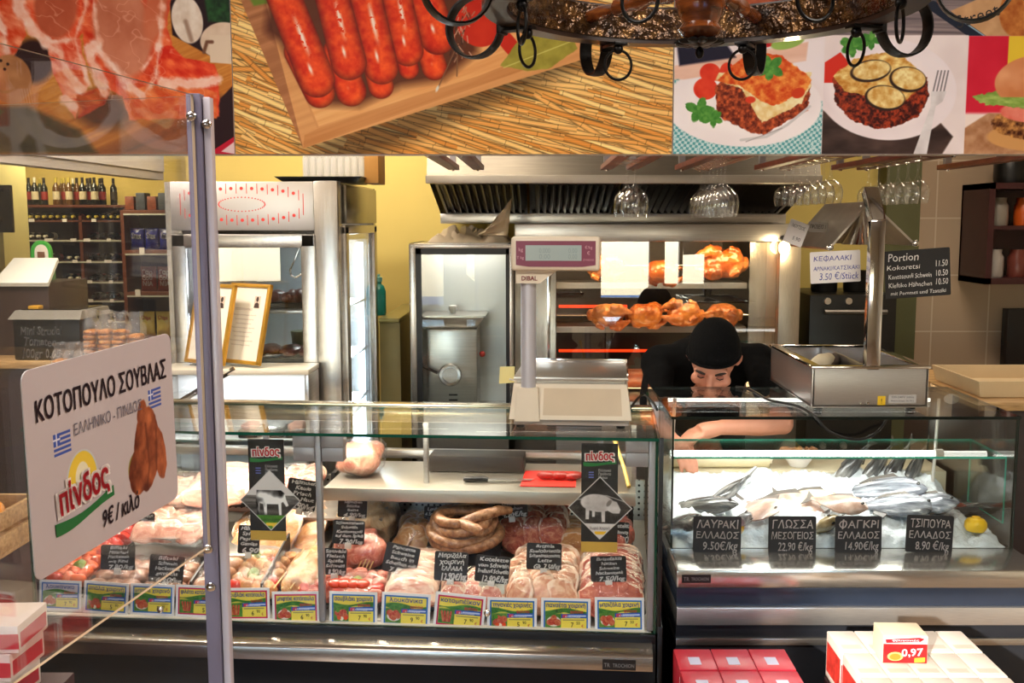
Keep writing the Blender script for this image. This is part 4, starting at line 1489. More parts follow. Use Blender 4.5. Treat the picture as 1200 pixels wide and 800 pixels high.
def dots_mat():
    m = mat('perforated_steel', (.5, .46, .4), .35, .85, var=0)
    nt = m.node_tree
    b = nt.nodes['Principled BSDF']
    tc = next(n for n in nt.nodes if n.type == 'TEX_COORD')
    sc = nt.nodes.new('ShaderNodeVectorMath')
    sc.operation = 'MULTIPLY'
    sc.inputs[1].default_value = (48, 0, 48)
    fr_ = nt.nodes.new('ShaderNodeVectorMath')
    fr_.operation = 'FRACTION'
    sb = nt.nodes.new('ShaderNodeVectorMath')
    sb.operation = 'SUBTRACT'
    sb.inputs[1].default_value = (.5, 0, .5)
    ln = nt.nodes.new('ShaderNodeVectorMath')
    ln.operation = 'LENGTH'
    lt = nt.nodes.new('ShaderNodeMath')
    lt.operation = 'LESS_THAN'
    lt.inputs[1].default_value = .2
    mx = nt.nodes.new('ShaderNodeMixRGB')
    mx.inputs[1].default_value = (.5, .46, .4, 1)
    mx.inputs[2].default_value = (.02, .018, .016, 1)
    nt.links.new(tc.outputs['Object'], sc.inputs[0])
    nt.links.new(sc.outputs[0], fr_.inputs[0])
    nt.links.new(fr_.outputs[0], sb.inputs[0])
    nt.links.new(sb.outputs[0], ln.inputs[0])
    nt.links.new(ln.outputs['Value'], lt.inputs[0])
    nt.links.new(lt.outputs[0], mx.inputs[0])
    nt.links.new(mx.outputs[0], b.inputs['Base Color'])
    return m


SHD = .36
zsh1, zsh0 = cp(560, 575, SHD).z, cp(560, 589, SHD).z
sx0 = cx(379, 580, SHD)
MB().box(-CL + .012, -.012, .70, .715, .1, zsh0 - .005, .002).build('back_panel', dots_mat(), mc)
MB().box(sx0, -.05, SHD, .74, zsh1 - .012, zsh1, .002).build('upper_shelf', mat('shelf_steel', (.50, .46, .39), .34, .85, var=.06), mc)
MB().box(sx0, -.05, SHD - .008, SHD, zsh0, zsh1 + .003, .003).build('shelf_lip', mat('shelf_lip_steel', (.50, .45, .37), .38, .85, var=.05, stretch=(2, 40, 40)), mc)
for px in (382, 560, 742):
    x = min(cx(px, 620, .5), -.06)
    MB().box(x - .008, x + .008, .60, .70, deck(.66), zsh1 - .012, .002).build('shelf_bracket', BLACK, mc)
# glass
mb = MB()
pane(mb, -CL, 0, 0, .006, GZ0 - .004, GZ1 - .009)
mb.build('front_glass', [glass_mat('coated_glass', (.98, .99, .985), 1.22), GLASSEDGE], mc)
mb = MB()
pane(mb, -CL - .004, .004, -.006, .43, GZ1 - .009, GZ1)
mb.build('top_glass', [GLASS, GLASSEDGE], mc)
for x in (-CL, -.007):
    mb = MB()
    pane(mb, x, x + .007, .007, CD, GZ0 - .004, GZ1 - .01)
    mb.build('end_glass', [GLASS, GLASSEDGE], mc)
MB().box(.004, .018, -.01, CD, .1, GZ0 + .02, .003).build('end_panel', BLACK, mc)
MB().box(.002, .014, -.008, .006, GZ0, GZ1, .002).build('end_profile', BLACK, mc)
MB().box(.0075, .0145, .02, CD, GZ0 + .4, GZ1 - .006, .001).build('end_seal', mat('dark_seal', (16, 24, 22), .3), mc) if 0 else None
GOLD = mat('warm_rail_steel', (.66, .56, .38), .22, .95, var=.08, stretch=(2, 30, 30))
MB().box(-CL, 0, .395, .475, GZ1 - .045, GZ1 - .0095, .004).build('back_rail', GOLD, mc)
MB().box(-CL, 0, .432, .475, GZ1 - .012, GZ1 + .006, .003).build('rail_cap', GOLD, mc)
MB().box(-CL, 0, .78, .82, zsh1 + .0, zsh1 + .03, .004).build('service_rail', STEEL, mc)
for px, w in ((375, .0085), (763, .0085)):
    x = cx(px, 620, .012)
    MB().box(x - w, x + w, .007, .028, GZ0, GZ1 - .010, .003).build('glass_post', ALU, mc)
    for s in (-1, 1):
        if px == 763 and s == 1:
            continue
        xa, xb = sorted((x + s * .009, x + s * (.009 + .063)))
        mb = MB().box(xa, xb, .010, .05, GZ1 - .044, GZ1 - .011, .002).box(xa + .001, xb - .001, .012, .05, GZ1 - .084, GZ1 - .045, .002)
        mb.build('glass_clamp', ALU, mc)
for px in (250, 500, 742):
    x = cx(px, 600, .45)
    MB().box(x - .008, x + .008, .445, .463, zsh1 if px > 380 else deck(.45), GZ1 - .045, .002).build('rail_upright', STEEL, mc)
for px, py in ((188, 714), (571, 718)):
    q_ = cp(px, py, -.004)
    xq, zq = (q_ - C0).dot(CAXIS), q_.z
    MB().ell((xq, -.006, zq), (.010, .007, .010), 14, 10).build('glass_bolt', CHROME, mc)
# tube under the back rail
MB().box(-CL + .06, -.06, .405, .465, GZ1 - .0465, GZ1 - .0445).build('light_strip', emit_mat('counter_tube', (255, 236, 205), 4), mc)
for k in range(3):
    p = cw(-CL * (k + .5) / 3, .42, GZ1 - .056)
    lamp('counter_tube', 'AREA', p, (1.7, 3.6, 4.4)[k], (1, .88, .72), .5, .04, p + Vector((0, -.12, -.5)))

# ------------------------------------------------------------------ wrapped meat
PORK = ramp_mat('pork', [(.30, (186, 78, 66)), (.48, (214, 124, 104)), (.62, (236, 178, 156)), (.74, (244, 210, 190))], 26, 7, .32, 1.6, bump=.4, rough_n=.68)
NECK = ramp_mat('pork_neck', [(.30, (146, 48, 36)), (.48, (190, 84, 64)), (.62, (214, 122, 96)), (.74, (240, 194, 166))], 28, 7, .32, 1.8, bump=.4, rough_n=.68)
BELLY = ramp_mat('pork_belly', [(.30, (180, 84, 66)), (.43, (218, 146, 122)), (.55, (238, 196, 172)), (.70, (244, 216, 196))], 16, 6, .35, 1.2, bump=.35, stretch=(1, 1, 4), rough_n=.65)
CHOP = ramp_mat('pork_chop', [(.30, (178, 90, 62)), (.44, (210, 138, 104)), (.58, (230, 182, 146)), (.72, (240, 210, 180))], 24, 7, .32, 1.6, bump=.4, rough_n=.66)
RIBS = ramp_mat('spare_ribs', [(.30, (130, 38, 28)), (.46, (186, 78, 56)), (.6, (220, 138, 104)), (.74, (244, 206, 172))], 26, 7, .3, 1.8, bump=.5, rough_n=.68)
SKIN = ramp_mat('pork_rind', [(.3, (196, 150, 104)), (.5, (232, 200, 158)), (.68, (240, 216, 180))], 16, 7, .32, 1.6, bump=.5, rough_n=.66)
PATTY = ramp_mat('minced_patty', [(.3, (116, 76, 56)), (.5, (166, 116, 88)), (.7, (206, 164, 134))], 34, 4, .4, bump=.4)
CHICK = ramp_mat('raw_chicken', [(.3, (180, 100, 52)), (.5, (214, 152, 94)), (.7, (240, 206, 160))], 22, 6, .32, 1.2, bump=.4, rough_n=.64)
PALE = ramp_mat('pale_poultry', [(.3, (176, 92, 76)), (.5, (212, 150, 124)), (.7, (226, 184, 156))], 22, 6, .32, 1.4, bump=.4, rough_n=.64)
FAT = ramp_mat('fat_rim', [(.3, (222, 164, 134)), (.5, (240, 204, 176)), (.7, (248, 226, 204))], 20, 5, .32, .8, bump=.3)
GREENV = mat('green_pepper', (120, 150, 30), .3, var=.2)
REDV = mat('red_pepper', (200, 44, 24), .3, var=.2)
ORANGEV = mat('orange_pepper', (226, 96, 30), .3, var=.2)
STICK = mat('skewer_wood', (226, 196, 134), .6, var=.1)
FOIL = mat('aluminium_foil', (.75, .74, .72), .22, 1, var=.05, bump=.3, bscale=40)


def package(name, label, px0, px1, d0, d1, h, kind, m, lift=0, n=6, film=True, tray=TRAYBLACK, seed=1, cat='packed meat', group=None, trayh=.02, yaw=0):
    dm = (d0 + d1) / 2
    z = deck(dm) + lift + .002
    pa, pb = ccol(px0, d0, deck(d0) + lift), ccol(px1, d0, deck(d0) + lift)
    w = (pb - pa).length
    mid = (pa + pb) / 2 + CN * (d1 - d0) / 2
    dd = d1 - d0
    t = thing(name, label, cat, (mid.x, mid.y, z), 0, group, rot=(math.atan(.15), 0, CR + yaw))
    rng = random.Random(seed)
    W, D = w / 2, dd / 2
    mb = MB()
    if tray:
        mb.frustum((-W + .014, W - .014, -D + .014, D - .014), (-W, W, -D, D), 0, trayh)
        mb.build('tray', tray, t)
    b = trayh * .4 if tray else 0
    fat_from = .95 if m is NECK else (.86 if m in (RIBS, CHICK, PALE) else .74)
    if kind in ('slices', 'chops'):
        cols = 1 if kind == 'slices' else max(2, round(w / .075))
        rows = max(4, round(dd / (.026 if kind == 'slices' else .034)))
        for j in range(rows):
            for i in range(cols):
                mb = MB()
                hw_ = W * .94 if cols == 1 else w / cols * .60
                x = 0 if cols == 1 else -W * .92 + (i + .5) * w * .92 / cols
                hh = h * (.66 if j < rows - 1 else .55)
                mb.M = Matrix.Translation((x + rng.uniform(-.008, .008) * (cols > 1), -D * .90 + (j + .35 + (.3 * (i % 2))) * dd * .86 / rows, b + h * .45 + rng.uniform(-.004, .004))) @ Matrix.Rotation(R(rng.uniform(-30, 30) if cols > 1 else rng.uniform(-5, 5)), 4, 'Z') @ Matrix.Rotation(R(-50 + rng.uniform(-9, 9)), 4, 'X') @ Matrix.Rotation(R(rng.uniform(-9, 9)), 4, 'Y')
                mb.ell((0, 0, 0), (hw_, .0085, hh), 28, 12, p=.8, nz=.16, nf=34, seed=seed + j * 3 + i)
                nv = len(mb.v)
                Mi = mb.M.inverted()
                for fi, f in enumerate(mb.f):
                    c = sum((Vector(mb.v[q]) for q in f), Vector()) / len(f)
                    c = Mi @ c
                    if (c.x / hw_) ** 2 + (c.z / hh) ** 2 > fat_from + .1 * noise.noise(c * 40) and c.z > -.2 * hh:
                        mb.m[fi] = 1
                mb.build('meat_slice', [m, FAT], t)
    elif kind == 'slab':
        mb = MB().ell((0, 0, b + h * .5), (W * .93, D * .93, h * .5), 56, 28, p=.6, nz=.3, nf=24, seed=seed)
        mb.build('meat_piece', m, t)
    elif kind in ('chunks', 'patties'):
        cols = max(1, round(w / (.042 if kind == 'chunks' else .06)))
        rows = max(1, round(dd / (.045 if kind == 'chunks' else .07)))
        for j in range(rows):
            for i in range(cols):
                mb = MB()
                x = -W * .92 + (i + .5) * w * .92 / cols + rng.uniform(-.004, .004)
                y = -D * .92 + (j + .5) * dd * .92 / rows + rng.uniform(-.004, .004)
                r = (w / cols * .54, dd / rows * .56, h * .38)
                if kind == 'patties':
                    mb.M = Matrix.Translation((x, y, b + h * .42)) @ Matrix.Rotation(R(rng.uniform(-25, -8)), 4, 'X')
                    mb.ell((0, 0, 0), r, 18, 10, nz=.1, nf=40, seed=seed + i + j)
                    mb.build('patty', m, t)
                else:
                    mb.M = Matrix.Translation((x, y, b + h * .42 + rng.uniform(0, .008))) @ Matrix.Rotation(rng.uniform(0, 3), 4, 'Z')
                    mb.ell((0, 0, 0), r, 16, 10, nz=.45, nf=40, seed=seed + i * 3 + j)
                    mb.build('meat_chunk', m if (i * 3 + j) % 5 else (GREENV if (i + j) % 2 else REDV), t)
    if film:
        mb = MB().ell((0, 0, b + h * .42), (W * 1.0, D * 1.0, h * .64), 60, 26, p=.6, nz=.09, nf=38, seed=seed + 3)
        mb.build('cling_film', FILM, t)
    t['W'] = W
    del t['W']
    return t, W, D, b


def skewers(t, W, D, z, n=5, m=STICK, y=None):
    for k in range(n):
        x = -W * .7 + 1.4 * W * k / max(1, n - 1)
        MB().cyl((x - .02, -D * 1.05, z * .72), (x + .012, D * .5, z * 1.02), .0022, n=6).build('skewer', m, t)


package('minced_patty_pack', 'pack of brown minced patties behind the pork shoulder price card', 96, 160, .07, .27, .062, 'patties', PATTY, seed=3)
package('minced_patty_pack', 'pack of brown minced patties behind the pork leg price card', 163, 214, .07, .27, .06, 'patties', PATTY, seed=8)
package('minced_patty_pack', 'pack of pale brown minced rolls beside the guard post', 216, 262, .08, .30, .066, 'patties', PATTY, seed=14)
t, W, D, b = package('chicken_skewer_pack', 'pack of chicken skewer chunks with green and red pepper', 264, 322, .07, .32, .07, 'chunks', CHICK, seed=21)
t, W, D, b = package('chicken_skewer_pack', 'pack of yellow marinated chicken skewers just past the pepper skewers', 325, 366, .08, .34, .075, 'slab', CHICK, seed=23)
skewers(t, W, D, .085, 4)
t, W, D, b = package('pork_skewer_pack', 'pack of red pork chunks behind the counter post', 346, 388, .06, .24, .066, 'chunks', NECK, seed=27)
t, W, D, b = package('pork_skewer_pack', 'pack of pork skewers lying under two chalk tags', 384, 447, .07, .24, .05, 'chunks', PORK, seed=29)
for k, px in enumerate((392, 403, 413, 424)):
    p = ccol(px, .055, .733)
    o = MB().ell((0, 0, 0), (.021, .022, .012), 16, 10, p=.9, nz=.1, nf=30, seed=k).build('tomato_half', mat('tomato_red', (222, 62, 26), .25, var=.15, coat=.4), None, (p.x, p.y + .012, .745))
    tag(o, 'red tomato half lying on the pork skewers behind a blue price card', 'tomato', 'tomato halves on the pork skewers')
package('pork_belly_pack', 'pack of fanned pale pork belly slices under a tilted chalk tag', 446, 512, .06, .33, .085, 'slices', BELLY, n=8, seed=31)
package('pork_chop_pack', 'pack of pink pork chops with a printed paper ticket on it', 514, 592, .06, .24, .066, 'chops', PORK, n=5, seed=35)
package('pork_chop_pack', 'pack of overlapping pale pork chops with broad fat edges', 592, 674, .06, .36, .09, 'chops', CHOP, n=7, seed=41)
package('pork_neck_pack', 'pack of overlapping red pork neck steaks next to the counter end', 676, 757, .06, .36, .092, 'slices', NECK, n=7, seed=47)
# second row
package('pork_shank_pack', 'large wrapped block of pale pork shank with rind, under two tags', 384, 458, .40, .64, .125, 'slab', SKIN, seed=51)
t, W, D, b = package('pork_skewer_pack', 'pack of pink pork skewers with wooden stick ends showing', 386, 450, .26, .40, .105, 'slab', PORK, seed=53)
for k in range(4):
    MB().cyl((W * .05 + .012 * k, -D * 1.02, .026), (W * .35 + .013 * k, -D * .55, .085), .0024, n=6).build('skewer', STICK, t)
package('chicken_breast_pack', 'small pack of pale chicken slices tucked beside the sausage tray', 462, 500, .38, .60, .085, 'chops', CHICK, n=4, seed=57)
package('spare_rib_pack', 'wrapped pack of red spare ribs behind the sausage coil', 584, 664, .44, .64, .10, 'chops', RIBS, seed=61)
package('chicken_slice_pack', 'pack of pale slices between the ribs and the pig sign', 655, 690, .40, .60, .07, 'slices', CHICK, n=4, seed=63)
package('pork_neck_pack', 'dark red pack half hidden behind the pig sign', 692, 742, .42, .62, .07, 'slab', NECK, seed=66)
t, W, D, b = package('chicken_pack', 'pack of pale yellow chicken pieces behind the cow sign', 322, 372, .36, .62, .13, 'chops', CHICK, seed=71)
package('chicken_pack', 'pack of yellow chicken skewers under the cow sign', 268, 324, .36, .56, .09, 'chops', CHICK, seed=74)
STEELTRAY = mat('bright_tray_steel', (.70, .69, .67), .2, 1, var=.05)
package('open_meat_tray', 'open steel tray of pale pink poultry above the brown patties', 152, 238, .30, .52, .06, 'chops', PALE, lift=.06, film=True, tray=STEELTRAY, seed=81, trayh=.03)
package('open_meat_tray', 'shallow steel tray of light poultry pieces half hidden by the hanging price sign', 160, 222, .46, .66, .05, 'chops', PALE, lift=.10, tray=STEELTRAY, seed=84, trayh=.03)
package('open_meat_tray', 'black tray of pale meat strips on the raised step beside the guard post', 212, 290, .44, .68, .07, 'slices', PALE, lift=.125, n=7, seed=87)
package('open_meat_tray', 'black tray of pink meat behind the cow sign, on the raised step', 292, 362, .46, .68, .07, 'chops', PORK, lift=.125, seed=88)
for a, b_, lab in ((.30, .54, .055), (.44, .70, .123)):
    x0, x1 = (-1.30, -.86) if lab > .1 else (-1.42, -1.02)
    mb = MB()
    mb.M = Matrix.Translation((0, 0, deck(0))) @ Matrix.Rotation(math.atan(.15), 4, 'X') @ Matrix.Translation((0, 0, -deck(0)))
    mb.box(x0, x1, a, b_, deck(0) + lab - .012, deck(0) + lab - .002, .002)
    for xx in (x0 + .004, x1 - .012):
        mb.box(xx, xx + .008, b_ - .04, b_ - .02, deck(0) + .003, deck(0) + lab - .012)
        mb.box(xx, xx + .008, a + .01, a + .03, deck(0) + .003, deck(0) + lab - .012)
    mb.build('tray_step', STEEL, mc)
package('vegetable_skewer_pack', 'pack of colourful vegetable skewers behind the palest price card', 52, 96, .10, .40, .06, 'chunks', ORANGEV, seed=91, cat='packed skewers')
package('vegetable_skewer_pack', 'pack of red and green vegetable skewers below the hanging price sign', 100, 142, .32, .56, .07, 'chunks', REDV, seed=93, cat='packed skewers')
# dividers between the packs
for px in (322.5, 243):
    x = cx(px, 665, .2)
    o = MB().add([(x + a_, y_, deck(y_) + z_) for a_ in (-.003, .003) for y_, z_ in ((.075, .004), (.34, .004), (.34, .10), (.075, .075))], [(0, 1, 2, 3), (7, 6, 5, 4), (0, 4, 5, 1), (1, 5, 6, 2), (2, 6, 7, 3), (3, 7, 4, 0)]).build('tray_divider', BLACK, mc)

# ------------------------------------------------------------------ sausage coil on its black tray
t = thing('sausage_tray', 'black tray tilted up under the big sausage coil', 'tray', ccol(546, .40, deck(.40) + .045), 0, None, rot=(R(20), 0, CR))
hw = .118
MB().frustum((-hw + .012, hw - .012, -.115, .115), (-hw, hw, -.13, .13), 0, .022).build('tray_body', TRAYBLACK, t)
mb = MB().frustum((-hw + .03, hw - .03, -.10, .08), (-hw + .03, hw - .03, -.10, .08), -.085, -.002)
mb.build('tray_support', MATTBLACK, t)
SAUS = ramp_mat('raw_sausage', [(.32, (104, 64, 38)), (.48, (150, 102, 66)), (.62, (178, 130, 92)), (.76, (214, 176, 138))], 60, 5, .4, bump=.3, coat=.2)
pts = []
rng = random.Random(5)
for k in range(190):
    u = k / 189
    a = u * 2 * math.pi * 4.6 + 1.0
    ra = .102 - .046 * u + .010 * math.sin(a * 1.37)
    pts.append((ra * math.cos(a) * 1.0, ra * math.sin(a) * .92 - .005, .038 + .075 * u ** .9 + .010 * math.sin(a * 1.3 + 1)))
pts += [(pts[-1][0] + .012 * k, pts[-1][1] - .01 * k, pts[-1][2] + .002 * k) for k in range(1, 6)]
mb = MB().tube(pts, [.008] + [.0152 + .0010 * math.sin(i * .5) for i in range(len(pts) - 2)] + [.008], 12)
mb.tube([(-.02, -.03, .10), (.02, -.045, .125), (.06, -.03, .135), (.10, .0, .13), (.13, .02, .118)], [.010, .0165, .0165, .0165, .011], 12)
p = ccol(546, .40, deck(.40) + .045)
o = mb.build('sausage_coil', SAUS, None, p, (R(20), 0, CR))
o.scale = (1.12, 1.05, 1.05)
tag(o, 'thick coil of raw country sausage heaped on the black tray', 'sausage')

# ------------------------------------------------------------------ things on the upper shelf
zs = zsh1 + .001
o = MB().box(-.115, .06, -.1, .1, 0, .003, .001).build('butcher_paper', mat('red_paper', (226, 40, 30), .5), None, ccol(654, .52, zs), (0, 0, CR))
tag(o, 'red butcher paper lying on the upper counter shelf beneath the scale', 'paper')
for k in range(3):
    p = ccol(640 + 17 * k, .50, zs + .003)
    mb = MB().tube([(-.03, .0, .014), (-.015, -.004, .015), (.012, .0, .015), (.03, .006, .014)], [.006, .013, .013, .006], 10)
    o = mb.build('small_sausage', mat('dark_sausage', (136, 40, 34), .35, var=.25, vscale=60), None, p, (0, 0, .3 * k - .3))
    tag(o, 'small dark red sausage on the red butcher paper', 'sausage', 'small sausages on the red paper')
kn = thing('butcher_knife', 'black-handled knife lying on the upper counter shelf', 'knife', ccol(572, .47, zs + .008), CR + .04)
MB().tube([(-.08, 0, 0), (-.07, 0, 0), (-.02, .0, .002), (.0, 0, 0)], [.006, .009, .010, .008], 10).build('handle', BLACK, kn)
MB().add([(0, -.012, -.001), (.14, -.004, -.001), (.15, .01, -.001), (0, .012, -.001), (0, -.012, .001), (.14, -.004, .001), (.15, .01, .001), (0, .012, .001)],
         [(0, 3, 2, 1), (4, 5, 6, 7), (0, 1, 5, 4), (1, 2, 6, 5), (2, 3, 7, 6), (3, 0, 4, 7)]).build('blade', STEEL, kn)
p = ccol(424, .55, zs)
t = thing('reflection_joint', 'pale joint standing in for reflected meat on the upper counter shelf near the post', 'packed meat', p, CR)  # solid joint added in place of a faint reflection of wrapped meat
MB().ell((0, 0, .055), (.07, .08, .052), 30, 16, p=.7, nz=.25, nf=24).build('meat_piece', PALE, t)
MB().ell((0, 0, .056), (.078, .088, .06), 30, 16, p=.65, nz=.1, nf=26).build('cling_film', FILM, t)
p = ccol(737, .40, zs)
o = MB().tube([(.0, 0, .006), (-.01, .06, .05), (-.026, .12, .10), (-.034, .15, .125)], [.007, .006, .005, .009], 8).build('wooden_spoon', mat('spoon_wood', (220, 184, 96), .5), None, (p.x - .0, p.y, p.z + .004))
tag(o, 'pale wooden spoon leaning inside the counter beside the end clamp', 'spoon')
p = ccol(560, .64, zs)
o = MB().box(-.16, .16, -.05, .05, 0, .055, .006).build('dark_crate', mat('dark_tub', (30, 22, 16), .45), None, p, (0, 0, CR))
tag(o, 'low dark box at the back of the upper counter shelf', 'box')

# ------------------------------------------------------------------ chalk tags
def chalk_tag(label, x0, y0, x1, y1, d, lines, tilt=0, yaw=0, group=None, pl=None, seed=1, hs=None, cat='chalk tag'):
    f = pl or (lambda a, b: cp(a, b, d))
    rz = CR if pl is None else 0
    c = f((x0 + x1) / 2, (y0 + y1) / 2)
    w = (f(x1, (y0 + y1) / 2) - f(x0, (y0 + y1) / 2)).length
    h = (f((x0 + x1) / 2, y0) - f((x0 + x1) / 2, y1)).length
    t = thing('chalk_tag', label, cat, c, 0, group, rot=(R(-8) if pl is None else R(-4), R(tilt), rz + yaw))
    MB().prism(rrect(w, h, .006), 0, .0025).build('board', BOARD, t)
    n = len(lines)
    out = []
    for k, s in enumerate(lines):
        big = (k == n - 1)
        rows = n + .5
        hh = h / rows * (.68 if not big else 1.0)
        z = h / 2 - h * (k + (.86 if not big else 1.28)) / rows
        ww = w * (.88 if not big else .74)
        nat = hh * .72 * len(s)
        out.append((s, w * (.02 if not big else .08), z, hh, min(ww, nat * 1.1), R(2)))
    letters(t, out, CHALK, y=-.0008, bold=.03, hand=.14, shear=.18, seed=seed)
    mb = MB().box(-.010, .010, -.004, .006, -h / 2 - .014, -h / 2 + .005, .002)
    mb.build('clip', mat('clear_clip', (220, 214, 204), .3), t)
    return t


TAGS = [
    ('chalk tag for beef patties standing in the first patty pack', 118, 639, 158, 667, .13, ['Bifteki', 'Moschari', 'Hacksteak', 'mit Rind', '7.80/kg'], 0),
    ('chalk tag tilted on the second patty pack', 175, 651, 215, 683, .10, ['Bifteki', 'Schwein', 'Hacksteak', 'gemischt', '6.90/kg'], 4),
    ('narrow chalk tag half covered by the hanging price sign', 163, 601, 181, 621, .34, ['Huhn', 'Filet', '8.90'], 2),
    ('chalk tag under the foot of the cow sign, for skewers with peppers', 279, 616, 304, 648, .22, ['Hähnch', 'Spieß', 'Paprika', 'Gemüse', '6.90'], 2),
    ('chalk tag for chicken legs beside the cow sign', 336, 562, 371, 597, .30, ['Hähnchen', 'Keule', 'Frisch', 'mit Haut', '4.90/kg'], 8),
    ('chalk tag standing highest on the wrapped pork shank', 396, 581, 430, 606, .40, ['Stubenküken', 'Hähnchen', 'Stücke', 'Beine', '4.90/kg'], 2),
    ('chalk tag in front of the wrapped pork shank, for pork knuckle', 390, 610, 427, 637, .25, ['Schweinshaxe', 'Schwein', 'Kontosouvli', 'auf dem Spieß', '7.90/kg'], 2),
    ('chalk tag half hidden by the counter post, on the pork skewers', 379, 643, 406, 673, .13, ['Souvlaki', 'Fleisch', 'Spieße', 'Schwein', '8.90/kg'], 2),
    ('tilted chalk tag for pork belly slices', 450, 639, 490, 672, .17, ['Pancetta', 'Schweine', 'Bauch in', 'Scheiben o.k', '7.50/kg'], 12),
    ('chalk tag peeking out behind the sausage coil', 497, 593, 516, 613, .50, ['Louk', '4 Sorten', 'Huhn'], 0),
    ('chalk tag in front of the sausage coil, for pork chops', 509, 647, 548, 680, .12, ['Μπριζόλα', 'χοιρινή', 'ΕΛΛΑΔΑ', '12.90€/kg'], 2),
    ('chalk tag above the printed ticket, for pork cutlets', 557, 652, 597, 682, .11, ['Kotelette', 'vom Schwein', 'Freiland Schwein', '12.90€/kg'], 5),
    ('chalk tag standing on the spare ribs', 580, 582, 618, 606, .44, ['Griechische', 'Schweine', 'Rippchen', '4.90€/kg'], -5),
    ('chalk tag standing on the pale pork chops', 617, 637, 658, 667, .15, ['Brizola', 'Spalobrizola', 'Schweinekotelett', 'Lette', 'GR. 7.50/kg'], 1),
    ('chalk tag standing on the red pork neck steaks', 692, 652, 734, 681, .11, ['Brizolakia', 'Nacken', 'Schweine', 'Nackensteak', '7.50/kg'], -2),
    ('chalk tag mostly hidden behind the pig sign', 718, 612, 737, 637, .44, ['Kotelet', 'Lamm', '9.90'], 3),
]
for k, (lab, a, b_, c, d_, d, ln, ti) in enumerate(TAGS):
    chalk_tag(lab, a, b_, c, d_, d, ln, ti, seed=k * 3 + 1)

# paper ticket on the pink chops
tk = thing('paper_ticket', 'printed grey paper ticket lying on the pink pork chops', 'ticket', cp(574, 689, .10), 0, None, rot=(R(-38), R(-6), CR))
MB().prism([(-.042, -.02), (.042, -.02), (.044, .018), (.0, .028), (-.03, .022)], 0, .001).build('paper', mat('grey_paper', (206, 202, 186), .6, var=.03), tk)
letters(tk, [('Greek pork', 0, .010, .006, .05), ('keep chilled', -.002, -.001, .005, .05), ('lot 0716', -.006, -.012, .005, .04)], INK)

# ------------------------------------------------------------------ printed price cards along the glass
BLUEF, MAGF = (36, 104, 186), (196, 28, 84)


def label_art(frame, pic, seed, pale=False):
    A = Art(0, 0, 148, 100, 1.7, (236, 232, 230))
    A.put(A.poly([(8, 8), (140, 8), (140, 92), (8, 92)], 1), frame)
    inn = A.poly([(12.5, 12.5), (135.5, 12.5), (135.5, 87.5), (12.5, 87.5)], 1)
    A.put(inn, A.mix((222, 196, 70), (248, 226, 96), A.noise(50, 14, .1, seed)) if not pale else A.mix((206, 196, 206), (226, 214, 222), A.noise(50, 14, .1, seed)))
    A.put(inn * A.step(A.Y - 47 - 6 * np.sin(A.X / 17 + seed), 2) * A.step(34 + 5 * np.sin(A.X / 23 + 2 * seed) - A.Y, 2), A.mix((30, 88, 40), (92, 150, 60), A.noise(9, 7, 0, seed + 2)))
    A.put(inn * A.poly([(12, 46), (62, 44), (60, 88), (12, 88)], 6), A.mix((36, 96, 40), (110, 150, 60), A.noise(10, 8, 0, seed + 3)))
    A.put(inn * A.poly([(60, 46), (136, 43), (136, 57), (60, 59)], 1), (34, 76, 172))
    A.put(inn * A.poly([(60, 58), (136, 56), (136, 88), (60, 88)], 1.5), (242, 218, 86))
    A.put(inn * A.line([(66, 63), (128, 62)], 3, 1), (150, 140, 90))
    A.put(inn * A.line([(84, 51), (132, 50)], 5, 1.5), (190, 206, 236))
    A.put(inn * A.poly([(64, 48), (78, 47), (78, 56), (64, 57)], 1), (206, 70, 90))
    if pic == 'plate':
        A.put(A.ell(38, 68, 21, 15), (226, 214, 200))
    for k in range(5 if pic != 'skew' else 4):
        x = 24 + 7 * k
        c0, c1 = ((150, 34, 26), (226, 110, 84)) if k % 2 else ((176, 50, 34), (214, 140, 96))
        if pic == 'skew':
            A.put(A.line([(22 + 9 * k, 54), (28 + 6 * k, 80)], 6, 1.5), A.mix(c0, c1, A.noise(4, 4, 0, seed + k)))
        else:
            A.put(A.ell(26 + 6 * k, 66 + 7 * math.sin(k * 2 + seed), 10, 9, k), A.mix(c0, c1, A.noise(4, 4, 0, seed + k)))
    if pic == 'veg':
        for x, y, c in ((26, 56, (80, 140, 40)), (50, 78, (226, 70, 30)), (38, 80, (240, 226, 200)), (30, 78, (220, 80, 30))):
            A.put(A.ell(x, y, 6, 6), c)
    return A


